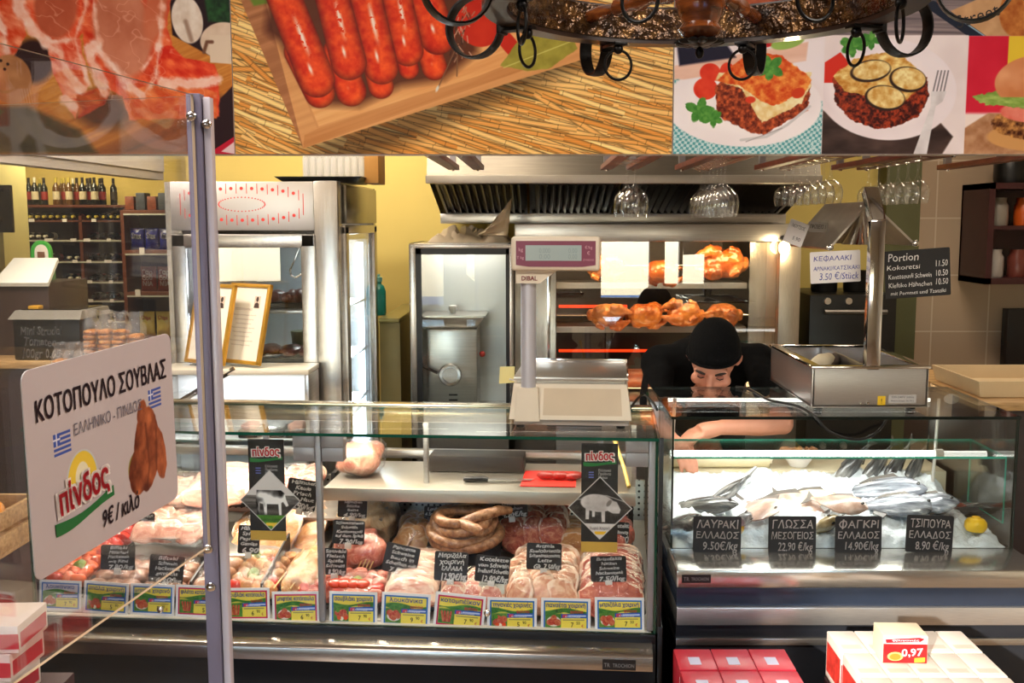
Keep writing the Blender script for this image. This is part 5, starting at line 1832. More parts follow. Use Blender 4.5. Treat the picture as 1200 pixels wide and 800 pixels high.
cards = [
    ((46, 681, 95, 714), BLUEF, 'plate', True, 'λουκάνικο', '7.90', 1, 'faded pale price card at the wing end of the counter, under the hanging sign'),
    ((98, 682, 150, 719), BLUEF, 'veg', False, 'σπάλα χοιρινή', '5.90', 3, 'blue-framed price card for pork shoulder'),
    ((153, 685, 204, 720), BLUEF, 'plate', False, 'μπούτι χοιρινό', '5.90', 1, 'blue-framed price card for pork leg'),
    ((206, 687, 258, 722), MAGF, 'skew', False, 'φιλέτα κοτόπουλο', '5.90', 1, 'magenta-framed price card half covered by the guard post'),
    ((262, 690, 316, 726), MAGF, 'skew', False, 'σουβλάκι κοτόπουλο', '6.90', -2, 'magenta-framed price card for chicken skewers, tilted up'),
    ((319, 694, 374, 731), MAGF, 'plate', False, 'μπιφτέκι κοτόπουλο', '6.90', -2, 'magenta-framed price card for chicken patties, next to the post'),
    ((386, 694, 442, 732), BLUEF, 'veg', False, 'σουβλάκι χοιρινό', '7.90', 0, 'blue-framed price card for pork skewers, just past the post'),
    ((447, 695, 504, 735), BLUEF, 'plate', False, 'λουκάνικα', '9.90', 2, 'blue-framed price card for sausages with big lettering'),
    ((509, 695, 568, 738), MAGF, 'skew', False, 'κοτομπέϊκον', '7.90', 5, 'magenta-framed price card for chicken and bacon, tilted down'),
    ((571, 702, 629, 739), BLUEF, 'veg', False, 'τηγανιές χοιρινές', '5.90', 0, 'blue-framed price card with vegetables, for pan-fried pork'),
    ((634, 702, 692, 740), BLUEF, 'plate', False, 'πανσέτα χοιρινή', '7.50', 0, 'blue-framed price card for pork belly with A.O. written on'),
    ((697, 701, 755, 739), BLUEF, 'plate', False, 'μπριζόλα χοιρινή', '7.50', -1, 'blue-framed price card for pork chops at the scale end of the counter'),
]
CARDBLUE = mat('card_blue_ink', (34, 66, 150), .6, var=0)
for k, ((a, b_, c, d_), frame, pic, pale, title, price, tilt, lab) in enumerate(cards):
    d = .026
    ctr = cp((a + c) / 2, (b_ + d_) / 2, d)
    w = (cp(c, (b_ + d_) / 2, d) - cp(a, (b_ + d_) / 2, d)).length
    h = w * .70
    t = thing('price_card', lab, 'price card', (ctr.x, ctr.y, ctr.z), 0, None, rot=(R(-6), R(tilt), CR))
    sheet('card', -w / 2, w / 2, -h / 2, h / 2, .0015, label_art(frame, pic, k * 5 + 1, pale).material('print_price_card', .35), WHITE, t)
    ink = [CARDBLUE, REDINK, INK, mat('white_ink', (236, 240, 250), .6, var=0)]
    letters(t, [(title, .0, h * .235, h * .125, w * min(.78, .075 * len(title)), 0, 0, .02), ('φρέσκο', w * .22, h * .075, h * .085, w * .26, 0, 1, .02), (price.split('.')[0], w * .13, -h * .33, h * .14, w * .05, 0, 2, .01),
                (price.split('.')[1], w * .25, -h * .25, h * .09, w * .07, 0, 2, .01), ('€', w * .34, -h * .33, h * .08, w * .04, 0, 1, .01), ('ελληνικό', w * .14, -h * .055, h * .06, w * .3, 0, 3, .01)]
            + ([('A.O.', -w * .13, h * .07, h * .12, w * .15, 0, 2, .0)] if k == 10 else []), ink, y=-.0006)

# ------------------------------------------------------------------ the two black signs with diamonds
def logo_letters(parent, x, z, w, tilt=0, y=-.002, col=None):
    """red word with a pale outline over a green ribbon"""
    hh = w * .30
    letters(parent, [('πίνδος', x, z, hh, w, tilt)], mat('logo_pale', (246, 232, 226), .5, var=0), y=y, bold=.085, name='logo_outline')
    letters(parent, [('πίνδος', x, z, hh, w * .95, tilt)], mat('logo_red', (206, 34, 48), .5, var=0), y=y - .0006, bold=.02, name='logo_lettering')
    mb = MB()
    pts = []
    for s in (0, 1):
        for k in range(13):
            u = k / 12 if s == 0 else 1 - k / 12
            xx = (u - .5) * w * 1.16
            pts.append((xx, -w * .06 - w * .05 * math.sin(u * math.pi * 1.2) - (s * w * (.11 + .03 * math.cos(u * 5)))))
    ct, st = math.cos(tilt), math.sin(tilt)
    pts = [(x + a * ct - b * st, z + a * st + b * ct) for a, b in pts]
    mb.prism(pts, y + .0003, y + .0008)
    mb.build('logo_ribbon', mat('logo_green', (18, 110, 48), .5, var=0), parent)


def animal_art(kind):
    A = Art(-50, -50, 50, 50, 2.6, (26, 25, 25))
    if kind == 'cow':
        A.a = A.mix((36, 35, 34), (120, 114, 108), A.noise(30, 6, 0, 3))
        A.put(A.step(A.Y + 8, 2), (206, 200, 196))
        A.put(A.step(A.Y + 6, 1) * A.step(-16 - A.Y, 1) * 0, (0, 0, 0))
        A.put(A.step(np.abs(A.Y + 1) - 7, 2), A.mix((60, 58, 56), (150, 146, 140), A.noise(22, 4, 0, 5)))
        body = A.poly([(-22, -17), (18, -17), (24, -12), (26, -2), (30, 8), (26, 10), (21, 2), (18, 4), (18, 24), (14, 24), (13, 6), (-6, 6), (-6, 24), (-10, 24), (-12, 6), (-18, 4), (-18, 24), (-22, 24), (-24, 0)], 1.2)
        A.put(body, A.mix((26, 24, 24), (236, 232, 228), 3.2 * (A.noise(14, 16, 0, 4, 2) - .40) + .35))
        A.put(A.step(24.5 - A.Y, 1), A.mix((64, 120, 40), (96, 150, 56), A.noise(12, 12, 0, 4)))
        A.put(A.poly([(-8, 37), (8, 37), (10, 35), (9, 42), (6, 42), (5, 45), (3, 45), (2, 42), (-5, 42), (-6, 45), (-8, 45), (-9, 41)], .8), (226, 190, 60))
    else:
        A.a = A.mix((24, 23, 22), (84, 80, 78), A.noise(22, 9, 0, 6))
        A.put(A.line([(-40, -12), (10, -20), (40, -10)], 1.6, 1), (150, 146, 142))
        A.put(A.step(-A.Y - 4, 6) * .5, A.mix((30, 28, 26), (110, 104, 98), A.noise(6, 5, 0, 8)))
        body = np.maximum(A.ell(-4, -8, 26, 14, .08, 1.5), A.poly([(10, -16), (26, -10), (32, 2), (30, 8), (20, 8), (8, 2)], 1.5))
        for pts in ([(-22, -2), (-16, -2), (-17, 18), (-22, 18)], [(-12, 0), (-7, 0), (-8, 14), (-12, 14)], [(2, 2), (8, 0), (8, 22), (3, 22)]):
            body = np.maximum(body, A.poly(pts, 1.2))
        A.put(body, A.mix((150, 142, 138), (232, 226, 222), A.noise(16, 14, 0, 9)))
        A.put(A.ell(14, -8, 3, 6, .6), (120, 112, 108))
        A.put(A.step(24.5 - A.Y, 1), (206, 200, 196))
        A.put(A.poly([(-8, 37), (8, 37), (10, 35), (9, 42), (-8, 42)], .8), (226, 176, 50))
    e = A.line([(0, -49.2), (49.2, 0), (0, 49.2), (-49.2, 0), (0, -49.2)], 1.8, 1)
    A.put(e, (196, 190, 186))
    return A


def hang_sign(label, kind, sx0, sx1, sy0, sy1, dcx, dcy, dr, word):
    d = .034
    c = cp((sx0 + sx1) / 2, (sy0 + sy1) / 2, d)
    w = (cp(sx1, sy0, d) - cp(sx0, sy0, d)).length
    h = (cp(sx0, sy0, d) - cp(sx0, sy1, d)).length
    s = thing('hanging_sign', label, 'sign', c, CR)
    SB = mat('black_wavy_print', (24, 23, 22), .4, var=.35, vscale=30, stretch=(3, 1, 1))
    sheet('sign_strip', -w / 2, w / 2, -h / 2, h / 2, .002, SB, BLACK, s)
    MB().box(-w / 2, w / 2, -.0008, 0, -h / 2, -h / 2 + h * .095).build('gold_band', mat('gold_print', (198, 158, 66), .4, .2, var=.1), s)
    dc = cp(dcx, dcy, d) - c
    dx, dz = dc.dot(CAXIS), dc.z
    r = dr * (cp(dcx + 1, dcy, d) - cp(dcx, dcy, d)).length
    sheet('diamond_picture', -r, r, -r, r, .001, animal_art(kind).material('print_' + kind, .4), BLACK, s, (dx, -.0018, dz), None, [(0, -r), (r, 0), (0, r), (-r, 0)])
    logo_letters(s, 0, h / 2 - w * .46, w * .78, R(2), y=-.0012)
    letters(s, [('Ελληνικά', w * .14, h / 2 - w * .78, w * .07, w * .34), ('Προϊόντα', w * .14, h / 2 - w * .88, w * .07, w * .34), ('Πίνδου', w * .09, h / 2 - w * .98, w * .07, w * .24)], mat('sign_grey', (190, 186, 184), .5, var=0), y=-.0008)
    letters(s, [(word, dx, dz - r * .68, r * .10, r * .62)], INK, y=-.0032, name='diamond_lettering')
    mb = MB()
    for k in range(3):
        mb.box(-w * .30, -w * .16, -.0012, -.0006, h / 2 - w * (.82 + .07 * k), h / 2 - w * (.79 + .07 * k))
    mb.build('flag_stripes', mat('flag_blue', (90, 96, 170), .5, var=0), s)
    MB().box(-.008, .008, .002, .01, h / 2 - .004, h / 2 + .012).build('hanger', ALU, s)


hang_sign('black hanging sign with a spotted cow in a diamond', 'cow', 292, 334, 515, 633, 317, 586, 35.5, 'Ορεινή Κρήτη')
hang_sign('black hanging sign with a white pig in a diamond', 'pig', 681, 724, 520, 647, 703, 595, 38, 'Χωριό Χοιρινό')
# ================================================================== THE FISH COUNTER
FYF, FX0_, FX1_ = 3.03, .402, 1.449
LIPZ, LIPY = .79, 2.84
FBK = 3.74
ORD = ['first', 'second', 'third', 'fourth', 'fifth', 'sixth', 'seventh', 'eighth', 'ninth', 'tenth', 'eleventh', 'twelfth', 'thirteenth', 'fourteenth']
fc = thing('fish_counter', 'glass fish counter with crushed ice, steel bands and dark blue front', 'display counter', (0, 0, 0))
zA, zB, zC, zD, zE, zF = [atY(1000, py, LIPY).z for py in (669, 688, 713, 734, 750, 758)]
MB().box(FX0_ - .004, FX1_ + .01, LIPY - .008, FYF + .02, zB, LIPZ, .006).build('steel_lip', mat('lip_steel', (.66, .63, .58), .2, .9, var=.06, stretch=(2, 40, 40)), fc)
MB().box(FX0_, FX1_, LIPY + .02, FBK, zC, zB, .003).build('upper_panel', BLUEGREY, fc)
MB().box(FX0_, FX1_, LIPY + .008, FBK - .01, zD, zC, .004).build('steel_band', mat('band_steel', (.68, .64, .60), .3, .85, var=.08, stretch=(2, 40, 40)), fc)
MB().box(FX0_, FX1_, LIPY + .02, FBK - .02, zE, zD, .002).build('middle_panel', DARKGREY, fc)
MB().box(FX0_, FX1_, LIPY + .012, FBK - .02, zF, zE, .002).build('steel_strip', STEEL, fc)
MB().box(FX0_, FX1_, LIPY + .02, FBK - .02, .1, zF, .002).build('lower_panel', DARKGREY, fc)
MB().box(FX0_ + .02, FX1_ - .02, LIPY + .08, FBK - .05, 0, .1, .002).build('plinth', BLACK, fc)
b0, b1 = atY(799, 678, LIPY - .009), atY(833, 678, LIPY - .009)
MB().box(b0.x, b1.x, LIPY - .0095, LIPY - .0075, b0.z - .012, b0.z + .012).build('badge', BLACK, fc)
letters(fc, [('TROCHION', b0.x + .052, b0.z - .005, .010, .05), ('TR', b0.x + .013, b0.z - .006, .012, .016)], MATS['badge_silver'], y=LIPY - .0105, name='badge_lettering')
mb = MB().box(FX0_ + .01, FX1_ - .01, FYF + .02, FBK, LIPZ - .06, LIPZ - .002, .002)
mb.build('deck', mat('white_deck', (206, 206, 202), .4, var=.04), fc)
mb = MB()
pane(mb, FX0_ + .004, FX1_, FYF, FYF + .006, LIPZ, 1.191)
mb.build('front_glass', [GLASS, GLASSEDGE], fc)
mb = MB()
pane(mb, FX0_, FX1_ + .003, FYF - .004, 3.588, 1.191, 1.2)
mb.build('top_glass', [GLASS, mat('dark_glass_edge', (8, 22, 20), .15, var=0)], fc)
for x in (FX0_ + .004, FX1_ - .007):
    mb = MB()
    pane(mb, x, x + .006, FYF + .007, FBK - .02, LIPZ, 1.191)
    mb.build('end_glass', [GLASS, MATS['dark_glass_edge']], fc)
zs_ = atY(980, 536, 3.10).z
xr_ = atY(1180, 537, 3.10).x
mb = MB()
pane(mb, FX0_ + .012, xr_, 3.10, 3.36, zs_ - .004, zs_ + .003)
mb.build('glass_shelf', [GLASS, mat('teal_glass_edge', (60, 176, 150), .12, var=.1)], fc)
mb = MB()
pane(mb, xr_ - .005, xr_, 3.10, 3.36, atY(1178, 613, 3.10).z, zs_ - .004)
mb.build('shelf_side_glass', [GLASS, MATS['teal_glass_edge']], fc)
TUBEW = emit_mat('white_tube', (250, 250, 246), 4)
MB().cyl((FX0_ + .02, 3.20, zs_ - .012), (xr_ - .19, 3.20, zs_ - .012), .0125, n=12).build('light_tube', TUBEW, fc)
MB().cyl((xr_ - .185, 3.20, zs_ - .012), (xr_ - .16, 3.20, zs_ - .012), .017, n=12).build('tube_socket', WHITE, fc)
MB().cyl((xr_ - .155, 3.20, zs_ - .012), (FX1_ - .02, 3.20, zs_ - .012), .0105, n=12).build('light_tube', emit_mat('dim_tube', (235, 230, 220), 2.0), fc)
p0 = atY(800, 468.5, 3.5)
MB().cyl((FX0_ + .05, 3.5, p0.z), (FX1_ - .09, 3.5, p0.z), .007, n=10).build('light_tube', emit_mat('added_rear_tube', (250, 248, 240), 3), fc)  # glowing tube added along a bright line mirrored in the top glass
MB().ell((atY(1115, 468, 3.5).x, 3.5, p0.z + .004), (.028, .014, .018), 12, 8).build('tube_socket', WHITE, fc)
lamp('fish_tube', 'AREA', (.86, 3.20, zs_ - .03), 2.3, (1, .98, .93), .8, .04, (.86, 3.24, .8))
lamp('fish_tube', 'AREA', (.86, 3.48, p0.z - .02), 1.2, (1, .97, .92), .9, .03, (.86, 3.4, .8))
for x in (atY(1092, 560, 3.38).x, FX0_ + .04):
    MB().tube([(x, 3.38, LIPZ), (x + .02, 3.40, 1.19)], .006, 8).build('glass_upright', mat('pale_bar', (206, 200, 190), .3, .5), fc)
MB().box(FX0_ + .02, FX1_ - .02, 3.50, FBK, LIPZ, .915, .004).build('back_ledge', mat('cream_ledge', (206, 194, 164), .45, var=.04), fc)

# crushed ice: a heap rising to the back, lowest at its free end
nx, ny = 150, 70
def ice_z(x, y):
    u = (x - (FX0_ + .015)) / (FX1_ - FX0_ - .03)
    v = (y - (FYF + .02)) / (3.50 - FYF - .02)
    h = .012 + .115 * max(0, min(1, v * 1.25)) ** .8
    h *= min(1, (1 - u) / .10 + .05) if u > .9 else 1
    h += .030 * noise.noise(Vector((x * 11, y * 11, 1)))
    return LIPZ + max(.004, h + .012 * noise.fractal(Vector((x * 46, y * 46, 3)), .8, 2, 3))


vs, fs = [], []
for j in range(ny + 1):
    for i in range(nx + 1):
        x = FX0_ + .015 + (FX1_ - FX0_ - .03) * i / nx
        y = FYF + .012 + (3.50 - FYF - .012) * j / ny
        z = ice_z(x, y)
        if i in (0, nx) or j in (0, ny):
            z = LIPZ
        vs.append((x, y, z))
for j in range(ny):
    for i in range(nx):
        a = j * (nx + 1) + i
        fs.append((a, a + 1, a + nx + 2, a + nx + 1))
ICE = mat('crushed_ice', (218, 224, 228), .25, var=.04, vscale=60, bump=.5, bscale=160, spec=.6)
o = MB().add(vs, fs).build('crushed_ice', ICE, angle=180)
tag(o, 'white crushed ice heaped in the fish counter', 'ice', kind='stuff')


def fish_mesh(L, H, W, m, seed=0, flat=False):
    prof = [(0, .08), (.04, .35), (.12, .72), (.22, .94), (.35, 1), (.5, .9), (.65, .66), (.78, .40), (.88, .22), (.93, .2), (.95, .18)]
    mb = MB()
    n = 14
    vs, fs = [], []
    for t, r in prof:
        for k in range(n):
            a = 2 * math.pi * k / n
            vs.append(((t - .45) * L, math.cos(a) * r * W / 2, math.sin(a) * r * H / 2))
    for i in range(len(prof) - 1):
        for k in range(n):
            l = (k + 1) % n
            fs.append((i * n + k, i * n + l, (i + 1) * n + l, (i + 1) * n + k))
    fs += [tuple(range(n - 1, -1, -1)), tuple(range((len(prof) - 1) * n, len(prof) * n))]
    mb.add(vs, fs, 0)
    th = .0012
    def fin(pts):
        mb.prism([((x - .45) * L, z * H) for x, z in pts], -th, th, 1)
    fin([(.90, .06), (1.06, .42), (1.02, .0), (1.06, -.42), (.90, -.06)])
    fin([(.28, .44), (.36, .66), (.60, .52), (.72, .30), (.62, .28)])
    fin([(.56, -.34), (.62, -.56), (.74, -.36), (.72, -.22)])
    fin([(.25, -.40), (.33, -.62), (.37, -.40)])
    return mb


BASS = ramp_mat('sea_bass_skin', [(.3, (36, 36, 38)), (.5, (74, 74, 74)), (.68, (140, 136, 130))], 12, 4, .22, stretch=(1, 1, 5), coat=.4)
SOLE = ramp_mat('sole_skin', [(.3, (130, 92, 78)), (.5, (176, 142, 126)), (.7, (214, 192, 178))], 14, 4, .3, coat=.3)
BREAM = ramp_mat('bream_skin', [(.3, (60, 64, 72)), (.48, (118, 122, 130)), (.68, (184, 187, 192))], 12, 4, .2, stretch=(1, 1, 6), coat=.5)
REDF = ramp_mat('red_bream_skin', [(.3, (120, 44, 34)), (.5, (170, 86, 70)), (.7, (206, 150, 136))], 14, 4, .25, coat=.4)
GOLDF = ramp_mat('golden_fish_skin', [(.3, (120, 96, 54)), (.5, (186, 164, 116)), (.7, (226, 214, 184))], 14, 4, .25, coat=.4)
FINM = mat('fish_fin', (96, 90, 84), .35, var=.2)
EYE = mat('fish_eye', (14, 14, 14), .1, var=0)


def put_fish(label, px, py, Y, L, H, W, m, yaw=0, roll=70, pitch=0, group=None, name='fish'):
    p = atY(px, py, Y)
    f = thing(name, label, 'fish', p, 0, group, rot=(R(roll), R(pitch), R(yaw)))
    f.rotation_euler = (Matrix.Rotation(R(yaw), 3, 'Z') @ Matrix.Rotation(R(pitch), 3, 'Y') @ Matrix.Rotation(R(roll), 3, 'X')).to_euler()
    fish_mesh(L, H, W, m).build('fish_body', [m, FINM], f)
    for s in (-1, 1):
        MB().ell((-.36 * L, s * W * .34, H * .10), (.006, .003, .006), 8, 6).build('eye', EYE, f)
    return f


put_fish('grey sea bass lying head down at the meat-counter end of the ice', 797, 614, 3.10, .27, .075, .05, BASS, 120, 60, 20)
put_fish('dark sea bass lying beside the first chalk sign on the ice', 822, 592, 3.22, .28, .07, .048, BASS, 150, 62, 10)
put_fish('dark grey sea bass pointing up out of the ice heap', 852, 578, 3.30, .24, .072, .05, BASS, 40, 40, -20)
put_fish('silver sea bass behind the lemon on the ice', 866, 612, 3.12, .22, .06, .04, BREAM, 100, 60, 30)
put_fish('flat pale sole lying on the ice by the second chalk sign', 888, 596, 3.18, .26, .12, .022, SOLE, 110, 60, 10)
put_fish('pale sole half buried in the ice behind its chalk sign', 924, 592, 3.24, .28, .11, .022, SOLE, 170, 55, 0)
put_fish('brown sole lying across the ice behind the pale one', 952, 584, 3.26, .22, .09, .022, GOLDF, 160, 60, 0)
put_fish('golden fish with open gills between the second and third chalk signs', 968, 616, 3.09, .20, .085, .04, GOLDF, 80, 60, 30)
put_fish('golden porgy lying under the third chalk sign', 985, 590, 3.16, .20, .08, .036, SOLE, 140, 60, 0)
put_fish('large silver bream lying near the top of the ice', 1036, 574, 3.28, .30, .11, .045, BREAM, 155, 55, 8)
put_fish('second silver bream lying below the large one', 1052, 592, 3.18, .26, .095, .042, BREAM, 160, 58, 5)
put_fish('silver bream with dark eye beside the red fish', 1084, 590, 3.18, .24, .09, .042, BREAM, 140, 58, 12)
put_fish('reddish fish lying on the ice beside the silver bream', 1106, 590, 3.22, .22, .085, .042, REDF, 30, 58, 12)
put_fish('grey fish lying at the free end of the ice behind the lemon', 1138, 596, 3.30, .22, .07, .04, BASS, 10, 62, 4)
for k, (px, py) in enumerate(((998, 546), (1026, 548), (1050, 546), (1072, 548))):
    put_fish(ORD[k] + ' dark fish along the row propped up at the back, counted from the white bowl', px, py, 3.47, .2, .075, .045, BASS, 10 + 8 * k, 20, -50, 'fish propped up at the back')
lm = thing('lemon_half', 'cut lemon standing on the ice at the free end of the fish counter', 'lemon', atY(1143, 622, 3.10))
LEM = mat('lemon_peel', (240, 190, 24), .4, var=.08, bump=.15, bscale=120)
MB().lathe([(0, 0), (.028, .002), (.034, .014), (.033, .028), (.026, .038), (.014, .042), (.012, .046), (0, .046)], 20).build('peel', LEM, lm)
o = MB().ell(atY(868, 616, 3.085), (.012, .010, .026), 14, 10).build('lemon_slice', LEM)
tag(o, 'lemon slice tucked behind the first chalk sign on the ice', 'lemon')
# film roll and bowl on the back ledge
a, b = atY(786, 550, 3.56), atY(900, 550, 3.56)
rl = thing('film_roll', 'long cream roll of wrapping lying on the back ledge of the fish counter', 'roll', ((a.x + b.x) / 2, 3.56, .915 + .03))
hl = (b.x - a.x) / 2
MB().cyl((-hl, 0, 0), (hl, 0, 0), .030, n=22).build('roll_body', mat('cream_roll', (226, 212, 176), .5, var=.04), rl)
MB().cyl((-hl - .015, 0, 0), (hl + .012, 0, 0), .017, n=16).build('roll_core', CREAM, rl)
bw = thing('bowl', 'white bowl with prawns on the back ledge of the fish counter', 'bowl', (atY(936, 552, 3.57).x, 3.58, .916))
MB().lathe([(.0, 0), (.03, 0), (.05, .03), (.066, .052), (.062, .052), (.046, .032), (.0, .02)], 22).build('bowl_body', WHITE, bw)
for k in range(5):
    p = Vector((atY(936, 552, 3.57).x - .045 + .024 * k, 3.58 - .01 * (k % 2), .964))
    mb = MB().tube([(-.03, 0, 0), (-.015, 0, .012), (.005, 0, .014), (.02, 0, .004), (.024, 0, -.008)], [.004, .009, .009, .007, .003], 8)
    o = mb.build('prawn', mat('prawn_shell', (206, 140, 96), .3, var=.2), None, p, (0, 0, .5 * k))
    tag(o, 'pale prawn heaped in the white bowl on the back ledge', 'prawn', 'prawns in the white bowl')
FISHTAGS = [('chalk sign for sea bass, nearest to the meat counter', 812, 605, 869, 647, ['ΛΑΥΡΑΚΙ', 'ΕΛΛΑΔΟΣ', '9.50€/kg']), ('chalk sign for Mediterranean sole in the fish counter', 900, 605, 957, 648, ['ΓΛΩΣΣΑ', 'ΜΕΣΟΓΕΙΟΣ', '22.90 €/kg']),
            ('chalk sign for red porgy in front of the silver bream', 978, 605, 1034, 647, ['ΦΑΓΚΡΙ', 'ΕΛΛΑΔΟΣ', '14.90€/kg']), ('chalk sign for gilthead bream beside the cut lemon', 1061, 604, 1118, 647, ['ΤΣΙΠΟΥΡΑ', 'ΕΛΛΑΔΟΣ', '8.90 €/kg'])]
CH2 = mat('white_paint_marker', (214, 204, 196), .6, var=0)
for k, (lab, x0, y0, x1, y1, ln) in enumerate(FISHTAGS):
    p0, p1 = atY(x0, y1, FYF - .03), atY(x1, y0, FYF - .03)
    w, h = p1.x - p0.x, p1.z - p0.z
    t = thing('chalk_sign', lab, 'chalk sign', ((p0.x + p1.x) / 2, FYF - .03, p0.z + h / 2), 0, None, rot=(R(-3), R((1, 0, 0, 2)[k]), 0))
    MB().prism(rrect(w, h, .006), 0, .003).build('board', BOARD, t)
    letters(t, [(ln[0], 0, h * .18, h * .22, w * .86), (ln[1], 0, -h * .11, h * .19, w * .88), (ln[2], w * .06, -h * .42, h * .23, w * .72)] + ([('I', -w * .345, h * .15, h * .28)] if k == 2 else []), CH2, y=-.0008, bold=.006, hand=.07, shear=.08, seed=k * 7)
    MB().box(-w * .4, w * .4, .004, .016, -h / 2 - (p0.z - LIPZ) + .0015, -h / 2 + .004, .001).build('foot', glass_mat('clear_foot', (.95, .95, .95), 1.5), t)

# ------------------------------------------------------------------ food warmer with its lamp gantry
BY = 3.10
bx0, bx1 = atY(951, 460, BY).x, atY(1088, 460, BY).x
bz0, bz1 = 1.2 + .014, atY(1000, 431, BY).z
bm_ = thing('food_warmer', 'brushed steel food warmer with a lamp gantry, standing on the fish counter glass', 'food warmer', (bx0, BY, 1.2))
w, h0, h1, dp = bx1 - bx0, bz0 - 1.2, bz1 - 1.2, .56
mb = MB().box(0, w, 0, .012, h0, h1, .004).box(0, w, dp - .012, dp, h0, h1, .004).box(0, .012, 0, dp, h0, h1, .004).box(w - .012, w, 0, dp, h0, h1, .004).box(0, w, 0, dp, h0, h0 + .01, .002)
mb.build('casing', mat('warmer_steel', (.60, .56, .53), .3, .9, var=.06, stretch=(2, 40, 40)), bm_)
mb = MB()
for a in ((-.004, w + .004, -.004, .03), (-.004, w + .004, dp - .03, dp + .004), (-.004, .03, .03, dp - .03), (w - .03, w + .004, .03, dp - .03)):
    mb.box(a[0], a[1], a[2], a[3], h1 - .002, h1 + .006, .002)
mb.build('top_rim', CHROME, bm_)
MB().box(.03, w - .03, .03, dp - .03, h1 - .07, h1 - .064).build('water_well', STEEL, bm_)
MB().box(w * .49, w * .51, .03, dp - .03, h1 - .06, h1 + .002, .002).build('pan_divider', STEEL, bm_)
for x in (.035, w - .035):
    for y in (.05, dp - .05):
        MB().lathe([(.012, 0), (.016, .004), (.010, .016)], 12, (x, y, 0)).build('foot', BLACK, bm_)
a0 = atY(1028, 478, BY).x - bx0
MB().box(a0, a0 + .024, -.001, 0, h0 + .008, h0 + .036).build('warning_sticker', mat('yellow_sticker', (232, 188, 30), .5, var=0), bm_)
MB().box(a0 + .034, a0 + .118, -.001, 0, h0 + .014, h0 + .040).build('rating_plate', mat('plate_grey', (196, 190, 186), .4, .3, var=.02), bm_)
letters(bm_, [('220-240V 50Hz', a0 + .076, h0 + .030, .006, .07), ('Made in Greece  No 0412', a0 + .076, h0 + .019, .005, .07), ('!', a0 + .012, h0 + .013, .016)], INK, y=-.0016)
MB().cyl((a0 - .03, -.002, h0 + .015), (a0 - .03, .002, h0 + .015), .004, n=8).build('screw', CHROME, bm_)
MB().cyl((a0 - .05, -.002, h0 + .012), (a0 - .05, .002, h0 + .012), .003, n=8).build('screw', CHROME, bm_)
# rolls of food in the pans
for k, (x, y, lab, mm) in enumerate(((.09, .22, 'pale wrapped food roll in the near pan of the food warmer', mat('pale_roll', (236, 222, 190), .5, var=.1, bump=.2)), (.14, .30, 'dark food roll beside the pale one in the food warmer', mat('dark_roll', (76, 60, 50), .5, var=.2)))):
    o = MB().tube([(-.06, -.10, 0), (-.045, -.075, 0), (.0, 0, .008), (.04, .07, .004), (.05, .09, 0)], [.012, .026, .028, .026, .012], 12).build('food_roll', mm, None, (bx0 + x, BY + y, bz1 - .02 - .01 * k))
    tag(o, lab, 'food roll')
# gantry: square tube rising from the near rim, bending back to the hood
gx = atY(1022, 400, BY + .02).x - bx0
gz = atY(1024, 258, BY + .02).z - 1.2
mb = MB().tube([(gx - .006, .02, h1 - .01), (gx + .004, .02, gz)], .026, 4, flat=(.020, .020))
mb = MB()
mb.box(gx - .022, gx + .022, .0, .036, h1 - .01, gz, .004)
mb.build('gantry_post', CHROME, bm_)
mb = MB()
mb.M = Matrix.Translation((gx, .018, gz)) @ Matrix.Rotation(R(-40), 4, 'X')
mb.box(-.022, .022, -.018, .018, -.012, .12, .004)
mb.build('gantry_bend', CHROME, bm_)
hy = .16
ax, az = atY(1020, 238, BY + hy), None
q0, q1 = atY(972, 293, BY + hy), atY(1072, 288, BY + hy)
P = lambda v: (v.x - bx0, hy, v.z - 1.2)
A0, B0, C0_ = P(ax), P(q0), P(q1)
mb = MB()
for s, (u, v) in ((0, (A0, B0)), (1, (A0, C0_))):
    vs = [u, v, (v[0], dp + .1, v[2]), (u[0], dp + .1, u[2])]
    off = Vector((-.004 if s == 0 else .004, 0, .006))
    vs2 = [tuple(Vector(k) + off) for k in vs]
    mb.add(vs + vs2, [(0, 1, 2, 3), (7, 6, 5, 4), (0, 4, 5, 1), (1, 5, 6, 2), (2, 6, 7, 3), (3, 7, 4, 0)])
mb.build('lamp_hood', mat('hood_steel', (.50, .45, .38), .3, .9, var=.1), bm_)
for u in (B0, C0_):
    MB().ell((u[0], hy - .006, u[2] + .008), (.012, .008, .010), 10, 8).build('hood_bracket', CHROME, bm_)
for k, (dx, yy) in enumerate(((-.012, .20), (.012, .36))):
    mb = MB().lathe([(.008, .0), (.010, -.03), (.022, -.05), (.045, -.10), (.062, -.125), (.058, -.125), (.04, -.10), (.0, -.06)], 18, (A0[0] + dx, yy, A0[2] - .005))
    mb.build('lamp_reflector', CHROME, bm_)
# cards hanging from the hood
def card(label, x0, y0, x1, y1, Y, lines, m, ink, tilt=0, hand=.08, bold=.0, name='price_sign', yaw=0, y=-.0008):
    p0, p1 = atY(x0, y1, Y), atY(x1, y0, Y)
    w, h = p1.x - p0.x, p1.z - p0.z
    t = thing(name, label, 'sign', ((p0.x + p1.x) / 2, Y, (p0.z + p1.z) / 2), 0, None, rot=(0, R(tilt), R(yaw)))
    MB().prism(rrect(w, h, .004), 0, .002).build('card', m, t)
    letters(t, [(s, u * w, v * h, k * h, ww * w) for s, u, v, k, ww in lines], ink, y=y, bold=bold, hand=hand, shear=.1, seed=len(lines))
    return t


